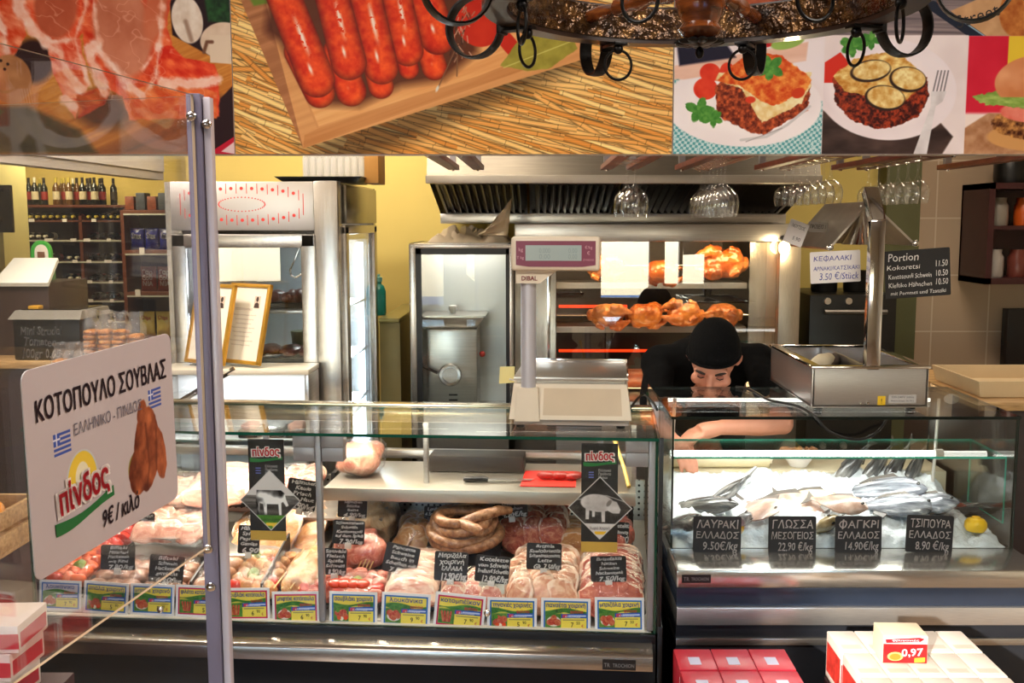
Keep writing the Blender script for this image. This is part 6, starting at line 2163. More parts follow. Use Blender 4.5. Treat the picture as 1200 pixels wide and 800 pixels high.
card('white card with blue handwriting hanging beside the gantry post', 949, 294, 1009, 331, BY + .13, [('ΚΕΦΑΛΑΚΙ', -.06, .20, .16, .74), ('ΑΡΝΑΚΙ/ΚΑΤΣΙΚΑΚΙ', .02, -.10, .13, .92), ('3.50 €/Stück', .06, -.40, .22, .78), ('I', -.185, .17, .22, .012)], WHITE, BLUEINK, -3)
card('black board with portion prices hanging beside the gantry post', 1036, 292, 1115, 348, BY + .13, [('Portion', -.22, .28, .17, .46), ('Kokoretsi', -.22, .10, .10, .50), ('11.50', .36, .12, .13, .18), ('Kontosouvli Schwein', -.12, -.09, .10, .66), ('10.50', .36, -.08, .13, .18),
      ('Kleftiko Hähnchen', -.12, -.27, .10, .66), ('10.50', .36, -.26, .13, .18), ('mit Pommes und Tzatziki', .0, -.43, .08, .84)], BOARD, CHALK, -4, name='price_board')
card('small white card stuck at a slant on the lamp hood', 921, 259, 945, 287, BY + .3, [('ΜΟΥΤΣΟΣ', 0, .2, .14, .7), ('5.90', .1, -.3, .16, .4)], WHITE, INK, 20)
card('small pale card lying flat against the lamp hood', 947, 260, 970, 272, BY + .34, [('ΠΡΟΒΕΙΟ 1', 0, -.15, .4, .8)], mat('grey_card', (190, 180, 168), .6, var=0), INK, 3)
# cable of the warmer, looped over the glass edge
cb = []
for px, py, Y in ((1040, 489, 3.06), (1030, 504, 3.005), (1012, 514, 3.0), (990, 513, 3.0), (970, 504, 3.0), (958, 491, 3.005)):
    cb.append(atY(px, py, Y))
for px, py in ((948, 483), (935, 476), (918, 472), (900, 468), (884, 459), (872, 454), (862, 453)):
    p = atZ(px, py, 1.206)
    cb.append(p)
def smooth_path(pts, n=8):
    out = []
    P_ = [pts[0]] + list(pts) + [pts[-1]]
    for i in range(1, len(P_) - 2):
        a, b, c, d = [Vector(v) for v in P_[i - 1:i + 3]]
        for k in range(n):
            t = k / n
            out.append(.5 * ((2 * b) + (c - a) * t + (2 * a - 5 * b + 4 * c - d) * t * t + (3 * b - a - 3 * c + d) * t ** 3))
    out.append(Vector(pts[-1]))
    return out


o = MB().tube(smooth_path(cb), .0042, 8).build('power_cable', BLACK)
tag(o, 'black power cable running from the food warmer over the fish counter glass', 'cable')

# ------------------------------------------------------------------ shop scale on the meat counter glass
p0 = atZ(668, 503, 1.2)
sc = thing('shop_scale', 'cream shop scale with display head on a tall column, on the meat counter glass', 'scale', (p0.x, p0.y, 1.2), CR)
SY = p0.y
U = lambda px: atY(px, 480, SY).x - p0.x
V = lambda py: atY(660, py, SY).z - 1.2
wb0, wb1 = U(596), U(740)
mb = MB().box(wb0 + .012, wb1 - .006, .012, .33, .008, V(492), .006)
mb.build('base_tray', mat('grey_beige_plastic', (176, 164, 154), .45, var=.03), sc)
mb = MB()
mb.frustum((wb0, wb1, .0, .345), (wb0 + .012, wb1 - .014, .018, .335), V(492), V(451))
mb.build('base_body', CREAM, sc)
mb = MB()
mb.M = Matrix.Translation((0, -.0012, 0))
ya = .018 * .2
mb.add([(U(636), .018 * .18, V(487)), (U(729), .018 * .18, V(487)), (U(727), .018 * .88, V(456)), (U(637), .018 * .88, V(456))], [(0, 1, 2, 3)])
mb.build('front_inset', CREAM2, sc)
for x in (wb0 + .03, wb1 - .03):
    for y in (.03, .30):
        MB().lathe([(.012, 0), (.014, .008)], 12, (x, y, 0)).build('foot', BLACK, sc)
mb = MB().box(U(640), U(705), .03, .2, .003, .008)
mb.build('under_pan', BLACK, sc)
mb = MB().box(wb0 + .012, wb1 - .010, .015, .33, V(447), V(443), .002).box(wb0 + .02, wb1 - .02, .03, .31, V(451), V(446))
mb.build('platform', STEEL, sc)
mb = MB()
for a in ((wb0 + .012, wb1 - .010, .326, .33), (wb1 - .014, wb1 - .010, .015, .33)):
    mb.box(*a, V(443), V(443) + .012, .001)
mb.build('platform_rim', CHROME, sc)
mb = MB().frustum((U(603), U(632), -.004, .03), (U(606), U(630), .0, .03), V(494), V(455))
mb.build('column_socket', CREAM, sc)
MB().cyl((U(618.5), .022, V(458)), (U(618.5), .022, V(330)), .0215, n=20).build('column', mat('pale_grey_column', (196, 194, 202), .35, .3, var=.02), sc)
zh0, zh1 = V(317), V(277)
mb = MB().box(U(600), U(702), -.03, .055, zh0, zh1, .012, seg=3)
mb.build('display_head', CREAM, sc)
mb = MB()
mb.prism([(U(605), zh0 + .004), (U(605), V(332)), (U(633), V(332)), (U(640), V(326)), (U(655), zh0 + .004)], -.008, .045)
mb.build('display_neck', CREAM, sc)
MB().prism([(U(606), V(310)), (U(606), V(282)), (U(697), V(282)), (U(697), V(310)), (U(682), V(312)), (U(620), V(312))], -.0316, -.030).build('display_panel', mat('plum_print', (130, 62, 84), .35, var=.03), sc)
MB().box(U(617), U(681), -.0328, -.0314, V(305), V(287)).build('screen', mat('lcd_grey', (164, 178, 176), .2, var=.02), sc)
LCD = mat('lcd_segments', (136, 150, 150), .3, var=0)
letters(sc, [('0.000', U(639), V(296), .014, .03), ('0.00', U(639), V(303), .014, .03), ('0.00', U(671), V(296), .014, .024), ('0.00', U(671), V(303), .014, .024)], LCD, y=-.0333, name='screen_digits')
letters(sc, [('kg', U(611.5), V(294), .010), ('T kg', U(611), V(303), .008), ('€/kg', U(689), V(291), .008), ('€', U(689), V(298), .010), ('ΣΥΝΟΛΟ', U(689), V(305), .005)], mat('panel_pink', (214, 160, 170), .5, var=0), y=-.0322, name='panel_lettering')
letters(sc, [('DIBAL', U(620.5), V(328.5), .0125, .043)], mat('maroon_print', (140, 30, 52), .5, var=0), y=-.0088, bold=.02, name='brand_lettering')
o = MB().add([(0, 0, 0), (.045, 0, .004), (.047, .004, .052), (.002, .006, .05), (0, .002, 0), (.045, .002, .004), (.047, .006, .052), (.002, .008, .05)], [(0, 1, 2, 3), (7, 6, 5, 4), (0, 4, 5, 1), (1, 5, 6, 2), (2, 6, 7, 3), (3, 7, 4, 0)]).build('sticky_note', mat('yellow_note', (236, 222, 150), .6, var=.02), sc, (U(577), .16, V(461)))
MB().tube([(U(590), .16, V(455)), (U(600), .165, V(458))], .003, 6).build('note_holder', WHITE, sc)
pb = [atZ(737, 480, 1.206), atZ(752, 467, 1.206), atZ(764, 470, 1.206), atZ(770, 480, 1.206)]
o = MB().tube(smooth_path([p + Vector((0, 0, .012 if i == 1 else 0)) for i, p in enumerate(pb)]), .004, 8).build('power_cable', BLACK)
tag(o, 'short black cable of the shop scale, curling beside the counter end', 'cable')

# ------------------------------------------------------------------ low glazed cabinet behind the counter wing, with the certificates on it
gx0, gx1 = atY(188, 430, 3.7).x, atY(364, 430, 3.7).x
gz_ = atZ(250, 431, 1.25).z
gc = thing('glazed_cabinet', 'low steel-framed glazed cabinet behind the meat counter, under the gold frames', 'cabinet', (0, 3.665, 0))
MB().box(gx0, gx1, .02, .17, 0, .7, .003).build('body', STEEL, gc)
MB().box(gx0, gx1, .0, .185, gz_ - .02, gz_, .004).build('top_panel', mat('glossy_white_top', (226, 218, 196), .2, var=.03), gc)
MB().box(gx0 + .01, gx1 - .01, .165, .175, .7, gz_ - .02).build('back_panel', mat('bright_liner', (236, 238, 238), .4, var=.02), gc)
MB().box(gx0 + .01, gx1 - .01, .03, .165, .98, .99, .002).build('inner_shelf', STEEL, gc)
for x in (gx0, gx1 - .016):
    MB().box(x, x + .016, .0, .17, .7, gz_ - .02, .003).build('upright', STEEL, gc)
mb = MB()
a, b = atY(205, 474, 3.67), atY(275, 432, 3.67)
mb.tube([(a.x, .004, a.z), (b.x, .004, b.z)], .012, 4, flat=(.010, .006))
mb.build('diagonal_bar', CHROME, gc)
mb = MB()
pane(mb, gx0 + .016, gx1 - .016, .012, .017, .7, gz_ - .02)
mb.build('front_glass', [GLASS, GLASSEDGE], gc)
lamp('cabinet_tube', 'AREA', ((gx0 + gx1) / 2, 3.76, gz_ - .04), 1.3, (1, 1, 1), .5, .05, ((gx0 + gx1) / 2, 3.76, 0))
for k, (px, py) in enumerate(((290, 462), (320, 455), (345, 458))):
    p = atY(px, py, 3.72)
    t = thing('meat_tray', ORD[k] + ' tray on the shelf of the glazed cabinet, counted from the gold frames', 'meat tray', (p.x, 3.76, .991), 0, 'trays in the glazed cabinet')
    MB().box(-.035, .035, -.06, .06, 0, .03, .006).build('tray', TRAYBLACK, t)
    MB().ell((0, 0, .03), (.034, .058, .02), 16, 8, nz=.3, nf=40).build('meat', (MEATD, FOIL, PALE)[k], t)
GILT = mat('gilt_frame', (206, 156, 62), .35, .55, var=.1)
for k, px in enumerate((237, 278)):
    p = atZ(px, 430, gz_)
    t = thing('framed_certificate', ('gold-framed certificate behind the guard post, on the glazed cabinet', 'gold-framed certificate with a small portrait, standing nearest to the fridge door')[k], 'framed certificate', (p.x, 3.735 + .006 * k, gz_ + .012), 0, None, rot=(R(-14), 0, R(-32)))
    fw, fh = .105, .30
    mb = MB()
    for a in ((-fw, fw, 0, .014), (-fw, fw, fh - .014, fh), (-fw, -fw + .014, 0, fh), (fw - .014, fw, 0, fh)):
        mb.box(a[0], a[1], 0, .016, a[2], a[3], .003)
    mb.build('frame', GILT, t)
    MB().box(-fw + .012, fw - .012, .006, .014, .012, fh - .012).build('paper', mat('ivory_paper', (238, 226, 206), .5, var=.02), t)
    mb = MB().prism([(.03, .21), (.06, .21), (.06, .255), (.03, .255)], .0052, .006)
    mb.build('portrait', mat('portrait_print', (206, 180, 160), .5, var=.1), t)
    mb = MB().ell((.045, .0048, .243), (.007, .0008, .010), 10, 6).prism([(.032, .211), (.058, .211), (.055, .226), (.047, .231), (.043, .231), (.035, .226)], .0042, .005)
    mb.build('portrait_figure', mat('portrait_dark', (60, 44, 40), .5, var=.1), t)
    letters(t, [('ΠΙΣΤΟΠΟΙΗΤΙΚΟ', -.02, .20, .008, .09)] + [('Lorem' if 0 else 'Το κατάστημα αυτό', -.01, .18 - .016 * j, .005, .12 - .02 * (j % 3)) for j in range(8)], mat('brown_ink', (150, 120, 100), .6, var=0), y=.0052)

# ------------------------------------------------------------------ end counter with the tray, dark kitchen gear, wall cupboard
ec = thing('end_counter', 'dark counter with wooden edge beyond the free end of the fish counter', 'counter', (0, 0, 0))
MB().box(1.49, 2.6, 3.38, 4.1, 0, 1.155, .004).build('body', mat('dark_brown_front', (48, 32, 26), .5, var=.1), ec)
MB().box(1.475, 2.62, 3.36, 4.12, 1.155, 1.185, .004).build('worktop', WOOD, ec)
ty = 3.44
tx = atY(1147, 455, ty).x
tr = thing('serving_tray', 'large empty cream tray on the end counter', 'tray', (tx, ty, 1.186), R(0))
mb = MB()
W_, D_ = .62, .42
mb.frustum((.012, W_ - .012, .012, D_ - .012), (0, W_, 0, D_), 0, .055, cap=False)
mb.frustum((.016, W_ - .016, .016, D_ - .016), (.008, W_ - .008, .008, D_ - .008), .006, .055, cap=False)
mb.add([(.012, .012, 0), (W_ - .012, .012, 0), (W_ - .012, D_ - .012, 0), (.012, D_ - .012, 0), (.016, .016, .006), (W_ - .016, .016, .006), (W_ - .016, D_ - .016, .006), (.016, D_ - .016, .006)], [(3, 2, 1, 0), (4, 5, 6, 7)])
r0, r1 = [(0, 0, .055), (W_, 0, .055), (W_, D_, .055), (0, D_, .055)], [(.008, .008, .055), (W_ - .008, .008, .055), (W_ - .008, D_ - .008, .055), (.008, D_ - .008, .055)]
mb.add(r0 + r1, [(i, (i + 1) % 4, (i + 1) % 4 + 4, i + 4) for i in range(4)])
mb.build('tray_body', mat('cream_tray', (214, 188, 146), .45, var=.03), tr)
kx0, kx1 = atY(945, 380, 4.9).x, atY(1046, 380, 4.9).x
kg = thing('black_oven', 'dark kitchen oven in the gap beside the rotisserie', 'oven', (0, 4.85, 0))
kz = atY(1000, 345, 4.85).z
MB().box(kx0, kx1, 0, .5, 0, kz, .01).build('body', BLACK, kg)
MB().cyl((kx0 + .06, -.04, kz - .08), (kx1 - .06, -.04, kz - .08), .012, n=12).build('handle', mat('dull_handle', (.2, .18, .16), .4, .8), kg)
for x in (kx0 + .08, kx0 + .18):
    MB().cyl((x, -.02, kz - .03), (x, .0, kz - .03), .016, n=14).build('knob', STEEL, kg)
mb = MB()
for k in range(2):
    x = kx0 + .12 + .16 * k
    o = MB().lathe([(0, 0), (.06, 0), (.064, .01), (.064, .10), (.066, .104), (.06, .104), (.056, .012), (0, .012)], 22, (x, 5.05, kz + .001)).build('cooking_pot', mat('dark_pot', (30, 28, 26), .35, .5), None)
    tag(o, ('dark pot on the kitchen oven, nearer to the rotisserie', 'dark pot on the kitchen oven, nearer to the olive pier')[k], 'pot')
wc0, wc1 = atY(1158, 260, 5.1).x, 2.75
wz0, wz1 = atY(1180, 333, 5.1).z, atY(1180, 214, 5.1).z
wc = thing('wall_cupboard', 'dark red open cupboard hung high on the tiled wall', 'cupboard', (0, 5.1, 0))
DR = mat('dark_red_wood', (62, 22, 26), .4, var=.15)
mb = MB().box(wc0, wc0 + .03, 0, .33, wz0, wz1).box(wc1 - .03, wc1, 0, .33, wz0, wz1).box(wc0, wc1, 0, .33, wz1 - .03, wz1).box(wc0, wc1, 0, .33, wz0, wz0 + .03).box(wc0, wc1, .31, .33, wz0, wz1)
mb.build('carcass', DR, wc)
zm = (wz0 + wz1) / 2 + .04
MB().box(wc0 + .03, wc1 - .03, .02, .31, zm - .02, zm).build('shelf', DR, wc)
for k, (x, z, c, lab) in enumerate(((wc0 + .11, zm, (150, 140, 130), 'grey jar on the upper shelf of the dark red cupboard'), (wc0 + .24, zm, (206, 90, 30), 'orange pack on the upper shelf of the dark red cupboard'), (wc0 + .10, wz0 + .03, (176, 166, 160), 'pale jar at the bottom of the dark red cupboard'), (wc0 + .22, wz0 + .03, (120, 60, 50), 'red-brown jar at the bottom of the dark red cupboard'))):
    o = MB().lathe([(0, 0), (.045, 0), (.048, .01), (.048, .10), (.036, .12), (.038, .14), (0, .14)], 16, (x, 5.24, z)).build('jar', mat('jar_%d' % k, c, .3, var=.1))
    tag(o, lab, 'jar')
o = MB().lathe([(0, 0), (.075, 0), (.08, .02), (.08, .12), (.06, .16), (0, .17)], 18, (wc0 + .17, 5.26, wz1)).build('black_canister', BLACK)
tag(o, 'black canister standing on top of the dark red cupboard', 'canister')
o = MB().box(atY(1186, 400, 5.3).x, 2.9, 5.36, 5.43, atY(1190, 446, 5.36).z, atY(1190, 362, 5.36).z, .004).build('splash_board', mat('dark_brown_panel', (30, 20, 20), .4))
tag(o, 'dark brown panel on the tiled wall below the cupboard', 'panel')
# ================================================================== THE COOK
SKINM = mat('skin', (206, 140, 112), .5, var=.06, vscale=18)
SHIRT = mat('black_shirt', (8, 8, 9), .95, spec=.15, var=.2, vscale=40, bump=.15, bscale=30)
CAPM = mat('black_knit_cap', (8, 8, 9), .95, spec=.15, var=.25, vscale=60, bump=.3, bscale=140)
TROUS = mat('dark_trousers', (26, 26, 32), .8, var=.1)
hc = atY(836, 421, 3.72)
pr = thing('person', 'cook in black cap and black shirt bending over the back of the fish counter', 'person', (hc.x, 4.30, 0))
L0 = Vector((hc.x, 4.30, 0))
# head frame: crown towards the viewer, face down and a little turned
HM = Matrix.Translation(hc - L0) @ Matrix.Rotation(R(-17), 4, 'Z') @ Matrix.Rotation(R(36), 4, 'X') @ Matrix.Rotation(R(5), 4, 'Y')
HS = 1.10
mb = MB()
mb.M = HM @ Matrix.Scale(HS, 4)
mb.ell((0, .005, .02), (.076, .095, .098))
mb.ell((0, -.035, -.035), (.060, .060, .072))
mb.ell((0, -.060, -.085), (.036, .030, .028))
mb.tube([(0, -.088, .005), (0, -.103, -.018), (0, -.116, -.042), (0, -.100, -.050)], [.010, .012, .0155, .010], 10)
for s in (-1, 1):
    mb.ell((s * .032, -.078, .022), (.026, .014, .010))
    mb.ell((s * .045, -.066, -.028), (.022, .020, .022))
    mb.tube([(s * .074, .008, .014), (s * .086, .018, .012), (s * .086, .022, -.012), (s * .076, .012, -.030)], [.008, .010, .009, .006], 8)
mb.ell((0, -.090, -.066), (.022, .010, .006))
mb.ell((0, -.086, -.076), (.020, .010, .006))
mb.M = Matrix.Identity(4)
w3 = lambda x, y, z: Vector((x, y, z)) - L0
neck_t = HM @ Vector((0, .03, -.07))
nb_ = w3(hc.x + .02, 3.96, 1.235)
mb.tube([neck_t, neck_t.lerp(nb_, .5), nb_], [.056, .058, .066], 14)
pel = w3(hc.x + .05, 4.30, .96)
chest = w3(hc.x + .03, 4.05, 1.20)
mb.tube([nb_, chest, chest.lerp(pel, .5), pel], [.08, .14, .135, .14], 16)
SHL, SHR = w3(.48, 3.98, 1.225), w3(.86, 3.98, 1.235)
EL, ER = w3(.43, 3.76, 1.03), w3(.90, 3.70, 1.045)
WL, WR = w3(.47, 3.56, 1.02), w3(.655, 3.585, 1.055)
for a, e, w_ in ((SHL, EL, WL), (SHR, ER, WR)):
    mb.tube([a, a.lerp(e, .5), e], [.052, .048, .040], 12)
    mb.tube([e, e.lerp(w_, .35), w_], [.040, .042, .028], 12)
    mb.ell(e, .041, 12, 8)


def hand(mb, wr, d, nrm, side):
    d = d.normalized()
    nrm = (nrm - d * nrm.dot(d)).normalized()
    sd = d.cross(nrm) * side
    palm = wr + d * .055
    mb.tube([wr, wr + d * .03, wr + d * .07, wr + d * .092], [.026, .030, .033, .030], 10, flat=None)
    for k, (o_, L) in enumerate(((-.028, .072), (-.010, .082), (.009, .076), (.027, .060))):
        b = wr + d * .085 + sd * o_
        p1 = b + d * L * .45 - nrm * .006
        p2 = p1 + d * L * .30 - nrm * .016
        p3 = p2 + d * L * .18 - nrm * .020
        mb.tube([b, p1, p2, p3], [.0098, .0090, .0084, .007], 8)
        mb.ell(p3, .007, 8, 6)
    b = wr + d * .03 - sd * .026
    p1 = b + d * .028 - sd * .022 - nrm * .008
    p2 = p1 + d * .03 - sd * .004 - nrm * .012
    mb.tube([b, p1, p2], [.013, .0105, .008], 8)
    mb.ell(p2, .008, 8, 6)


hand(mb, WL, Vector((.35, -.8, -.35)), Vector((0, -.3, 1)), 1)
hand(mb, WR, Vector((-1, -.35, -.15)), Vector((0, -.3, 1)), -1)
for s in (-1, 1):
    h_ = pel + Vector((s * .09, .0, -.06))
    k_ = pel + Vector((s * .10, -.03, -.46))
    a_ = pel + Vector((s * .10, .05, -.87))
    mb.tube([h_, h_.lerp(k_, .5), k_, k_.lerp(a_, .35), a_], [.09, .078, .056, .055, .040], 12)
    mb.tube([a_, a_ + Vector((0, -.06, -.05)), a_ + Vector((0, -.15, -.065))], [.038, .034, .024], 10)
fuse(mb, 'body', SKINM, .0058, 3, parent=pr)
# eyes
for s in (-1, 1):
    m_ = MB()
    m_.M = HM @ Matrix.Scale(HS, 4)
    m_.ell((s * .031, -.0835, .004), (.013, .0075, .0065), 12, 8)
    m_.build('eyelid', mat('eyelid_skin', (176, 108, 86), .5, var=.05), pr)
    m_ = MB()
    m_.M = HM @ Matrix.Scale(HS, 4)
    m_.tube([(s * .019, -.0885, .0005), (s * .031, -.0925, -.0015), (s * .043, -.087, .0005)], [.0012, .0018, .0012], 6)
    m_.build('eyelashes', mat('dark_hair', (40, 28, 22), .8, var=.2), pr)
m_ = MB()
m_.M = HM @ Matrix.Scale(HS, 4)
for s in (-1, 1):
    m_.tube([(s * .016, -.096, .021), (s * .034, -.094, .027), (s * .052, -.080, .022)], [.003, .005, .003], 6)
m_.build('eyebrows', mat('dark_hair', (40, 28, 22), .8, var=.2), pr)
# cap: knitted dome down to the brow, thick rolled rim
mb = MB()
mb.M = HM @ Matrix.Scale(HS, 4) @ Matrix.Translation((0, .010, .042)) @ Matrix.Rotation(R(-16), 4, 'X')
n, m2 = 36, 14
vs, fs = [], []
for i in range(m2 + 1):
    th = R(100) * i / m2
    for k in range(n):
        ph = 2 * math.pi * k / n
        wv = 1 + .012 * noise.noise(Vector((math.cos(ph) * 3, math.sin(ph) * 3, i * .4)))
        vs.append((.086 * math.sin(th) * math.cos(ph) * wv, .107 * math.sin(th) * math.sin(ph) * wv, .103 * math.cos(th) * wv))
for i in range(m2):
    for k in range(n):
        l = (k + 1) % n
        fs.append((i * n + k, (i + 1) * n + k, (i + 1) * n + l, i * n + l))
mb.add(vs, fs)
ringp = [(.087 * math.cos(2 * math.pi * k / n), .108 * math.sin(2 * math.pi * k / n), -.016) for k in range(n)]
mb.tube(ringp, .005, 8, closed=True)
c_ = mb.build('cap', CAPM, pr, angle=180)
so = c_.modifiers.new('thick', 'SOLIDIFY')
so.thickness = .003
mb = MB()
mb.tube([nb_ + Vector((0, -.0, -.03)), chest + Vector((0, .0, .005)), chest.lerp(pel, .5), pel + Vector((0, 0, .02))], [.10, .162, .155, .16], 18)
mb.ell(nb_.lerp(chest, .4) + Vector((0, .02, .03)), (.17, .12, .085))
for a, e in ((SHL, EL), (SHR, ER)):
    mb.ell(a, .078, 14, 10)
    mb.tube([chest, a, a.lerp(e, .55), a.lerp(e, .86)], [.12, .076, .064, .060], 14)
fuse(mb, 'shirt', SHIRT, .010, 4, .004, 14, parent=pr)
mb = MB()
for s in (-1, 1):
    h_ = pel + Vector((s * .09, .0, -.02))
    k_ = pel + Vector((s * .10, -.03, -.46))
    a_ = pel + Vector((s * .10, .05, -.85))
    mb.tube([h_, h_.lerp(k_, .5), k_, a_], [.105, .092, .074, .062], 14)
mb.ell(pel, (.17, .135, .12))
fuse(mb, 'trousers', TROUS, .012, 4, parent=pr)
for s in (-1, 1):
    a_ = pel + Vector((s * .10, .05, -.87))
    mb = MB().ell((a_.x, a_.y - .07, .045), (.048, .135, .045), 18, 10, p=.8)
    mb.build('shoe', BLACK, pr)
# ================================================================== WHEEL CHANDELIER
chx, chy, chz = .262, 1.70, 2.118
ch = thing('wheel_chandelier', 'dark wooden wagon-wheel chandelier with iron hoops hanging before the posters', 'chandelier', (chx, chy, chz))
BRONZE = ramp_mat('hammered_bronze', [(.3, (30, 18, 9)), (.5, (66, 42, 20)), (.7, (124, 88, 46))], 40, 4, .24, bump=.8, bscale=70, coat=.3)
MATS['hammered_bronze'].node_tree.nodes['Principled BSDF'].inputs['Metallic'].default_value = .6
RI, RO, RH = .312, .352, .068
mb = MB()
n = 72
prof = [(RI, 0), (RO, 0), (RO, RH), (RI, RH)]
vs, fs = [], []
for k in range(n):
    a = 2 * math.pi * k / n
    for r, z in prof:
        vs.append((r * math.cos(a), r * math.sin(a), z))
for k in range(n):
    l = (k + 1) % n
    for i in range(4):
        j = (i + 1) % 4
        fs.append((k * 4 + i, l * 4 + i, l * 4 + j, k * 4 + j))
mb.add(vs, fs)
mb.build('rim', mat('dark_rim_wood', (44, 26, 16), .35, var=.3, vscale=10, coat=.3), ch)
mb = MB()
prof = [(RI - .003, .008), (RI, .008), (RI, RH - .004), (RI - .003, RH - .004)]
vs = []
for k in range(n):
    a = 2 * math.pi * k / n
    for r, z in prof:
        vs.append((r * math.cos(a), r * math.sin(a), z))
mb.add(vs, fs)
mb.build('bronze_band', BRONZE, ch)
mb = MB().lathe([(0, -.050), (.012, -.048), (.030, -.040), (.036, -.030), (.028, -.020), (.034, -.008), (.040, .012), (.036, .03), (.044, .05), (.040, .075), (.028, .09), (.034, .11), (.02, .14), (0, .15)], 26)
mb.build('hub', TURNED, ch)
mb = MB()
for k in range(12):
    a = 2 * math.pi * k / 12
    mb.M = Matrix.Rotation(a, 4, 'Z')
    mb.ell((.026, 0, -.050), (.016, .009, .005), 10, 6)
mb.M = Matrix.Identity(4)
mb.lathe([(0, -.056), (.018, -.054), (.02, -.046), (0, -.044)], 16)
mb.build('iron_rosette', IRON, ch)
MB().ell((0, 0, -.066), (.007, .007, .010), 12, 8).build('hub_drop', IRON, ch)
for k in range(6):
    a = R(60 * k + 62)
    mb = MB()
    mb.M = Matrix.Rotation(a, 4, 'Z') @ Matrix.Translation((.035, 0, .042)) @ Matrix.Rotation(R(90), 4, 'Y')
    L = RI - .035 - .002
    mb.lathe([(.010, 0), (.012, .02), (.018, .05), (.013, .08), (.010, .10), (.016, .12), (.013, .14), (.011, L * .62), (.016, L * .68), (.010, L * .72), (.013, L * .85), (.012, L)], 16)
    mb.build('spoke', TURNED, ch)
for k in range(8):
    a = R(45 * k + 21)
    M0 = Matrix.Rotation(a, 4, 'Z')
    mb = MB()
    mb.M = M0 @ Matrix.Translation((RO + .056, 0, .004))
    ring = [(.052 * math.sin(2 * math.pi * i / 36), 0, -.052 * math.cos(2 * math.pi * i / 36)) for i in range(36)]
    mb.tube(ring, 1, 6, closed=True, flat=(.0032, .0145))
    mb.build('iron_hoop', IRON, ch)
    mb = MB()
    mb.M = M0
    mb.box(RO - .002, RO + .008, -.014, .014, -.012, RH + .004, .002).box(RI - .02, RO + .004, -.013, .013, -.008, -.002, .001)
    mb.build('hoop_bracket', IRON, ch)
    mb = MB()
    mb.M = M0 @ Matrix.Translation((RI - .006, .0, -.014))
    mb.ell((0, 0, 0), .0095, 12, 8)
    rr = [(.003 * math.sin(2 * math.pi * i / 30), .0265 * math.sin(2 * math.pi * i / 30), -.029 - .0275 * math.cos(2 * math.pi * i / 30)) for i in range(30)]
    mb.tube(rr, .0028, 8, closed=True)
    mb.build('pull_ring', IRON, ch)
for k in range(3):
    a = R(120 * k + 30)
    mb = MB()
    p0, p1 = Vector((RI * math.cos(a), RI * math.sin(a), RH)), Vector((0, 0, .62))
    nl = 16
    for i in range(nl):
        u = p0.lerp(p1, (i + .5) / nl)
        d = (p1 - p0).normalized()
        s_ = d.orthogonal().normalized() if i % 2 else d.cross(d.orthogonal()).normalized()
        mb.tube([u + d * (.024 * math.cos(t)) + s_ * (.009 * math.sin(t)) for t in [2 * math.pi * q_ / 12 for q_ in range(12)]], .0025, 6, closed=True)
    mb.build('chain', IRON, ch)
MB().cyl((0, 0, .61), (0, 0, 2.95 - chz), .006, n=8).build('ceiling_rod', IRON, ch)

# ================================================================== GLASS RACK UNDER THE BULKHEAD
rk = thing('glass_hanging_rack', 'red-brown wooden rail rack for hanging wine glasses, fixed behind the posters', 'glass rack', (0, 0, 0))
RZ = 1.993
rails = [(532, 4.15), (561, 4.15), (710, 4.15), (740, 4.15), (797, 4.15), (827, 4.15), (890, 4.15), (920, 4.15), (980, 4.1), (1010, 4.1), (1104, 4.05)]
for px, Y in rails:
    p = atY(px, 197, Y)
    mb = MB().box(p.x - .022, p.x + .022, 2.97, Y, p.z - .008, p.z + .012, .003)
    mb.build('rail', DARKWOOD, rk)
    for yy in (3.2, Y - .06):
        MB().cyl((p.x, yy, p.z - .014), (p.x, yy, p.z), .006, n=8).build('rail_screw', CHROME, rk)
    for yy in (3.05, Y - .05):
        MB().box(p.x - .012, p.x + .012, yy - .012, yy + .012, p.z + .010, 2.95).build('hanger_post', ALU, rk)
WG = glass_mat('wine_glass', (.98, .985, .985), 1.62, .0)


def wine_glass_mesh(h, r, name):
    t = .0013
    st = h * .45
    out = [(0, 0), (r * .82, 0), (r * .84, -.002), (r * .5, -.006), (.006, -.012), (.0042, -.02), (.0042, -st + .01), (.010, -st - .004)]
    bowl = [(r * .55, -st - h * .07), (r * .88, -st - h * .17), (r * 1.0, -st - h * .29), (r * .97, -st - h * .42), (r * .86, -h)]
    inn = [(a - t, b) for a, b in reversed(bowl)] + [(.0, -st - .006)]
    return MB().lathe(out + bowl + inn, 28).mesh(name, WG, angle=60)


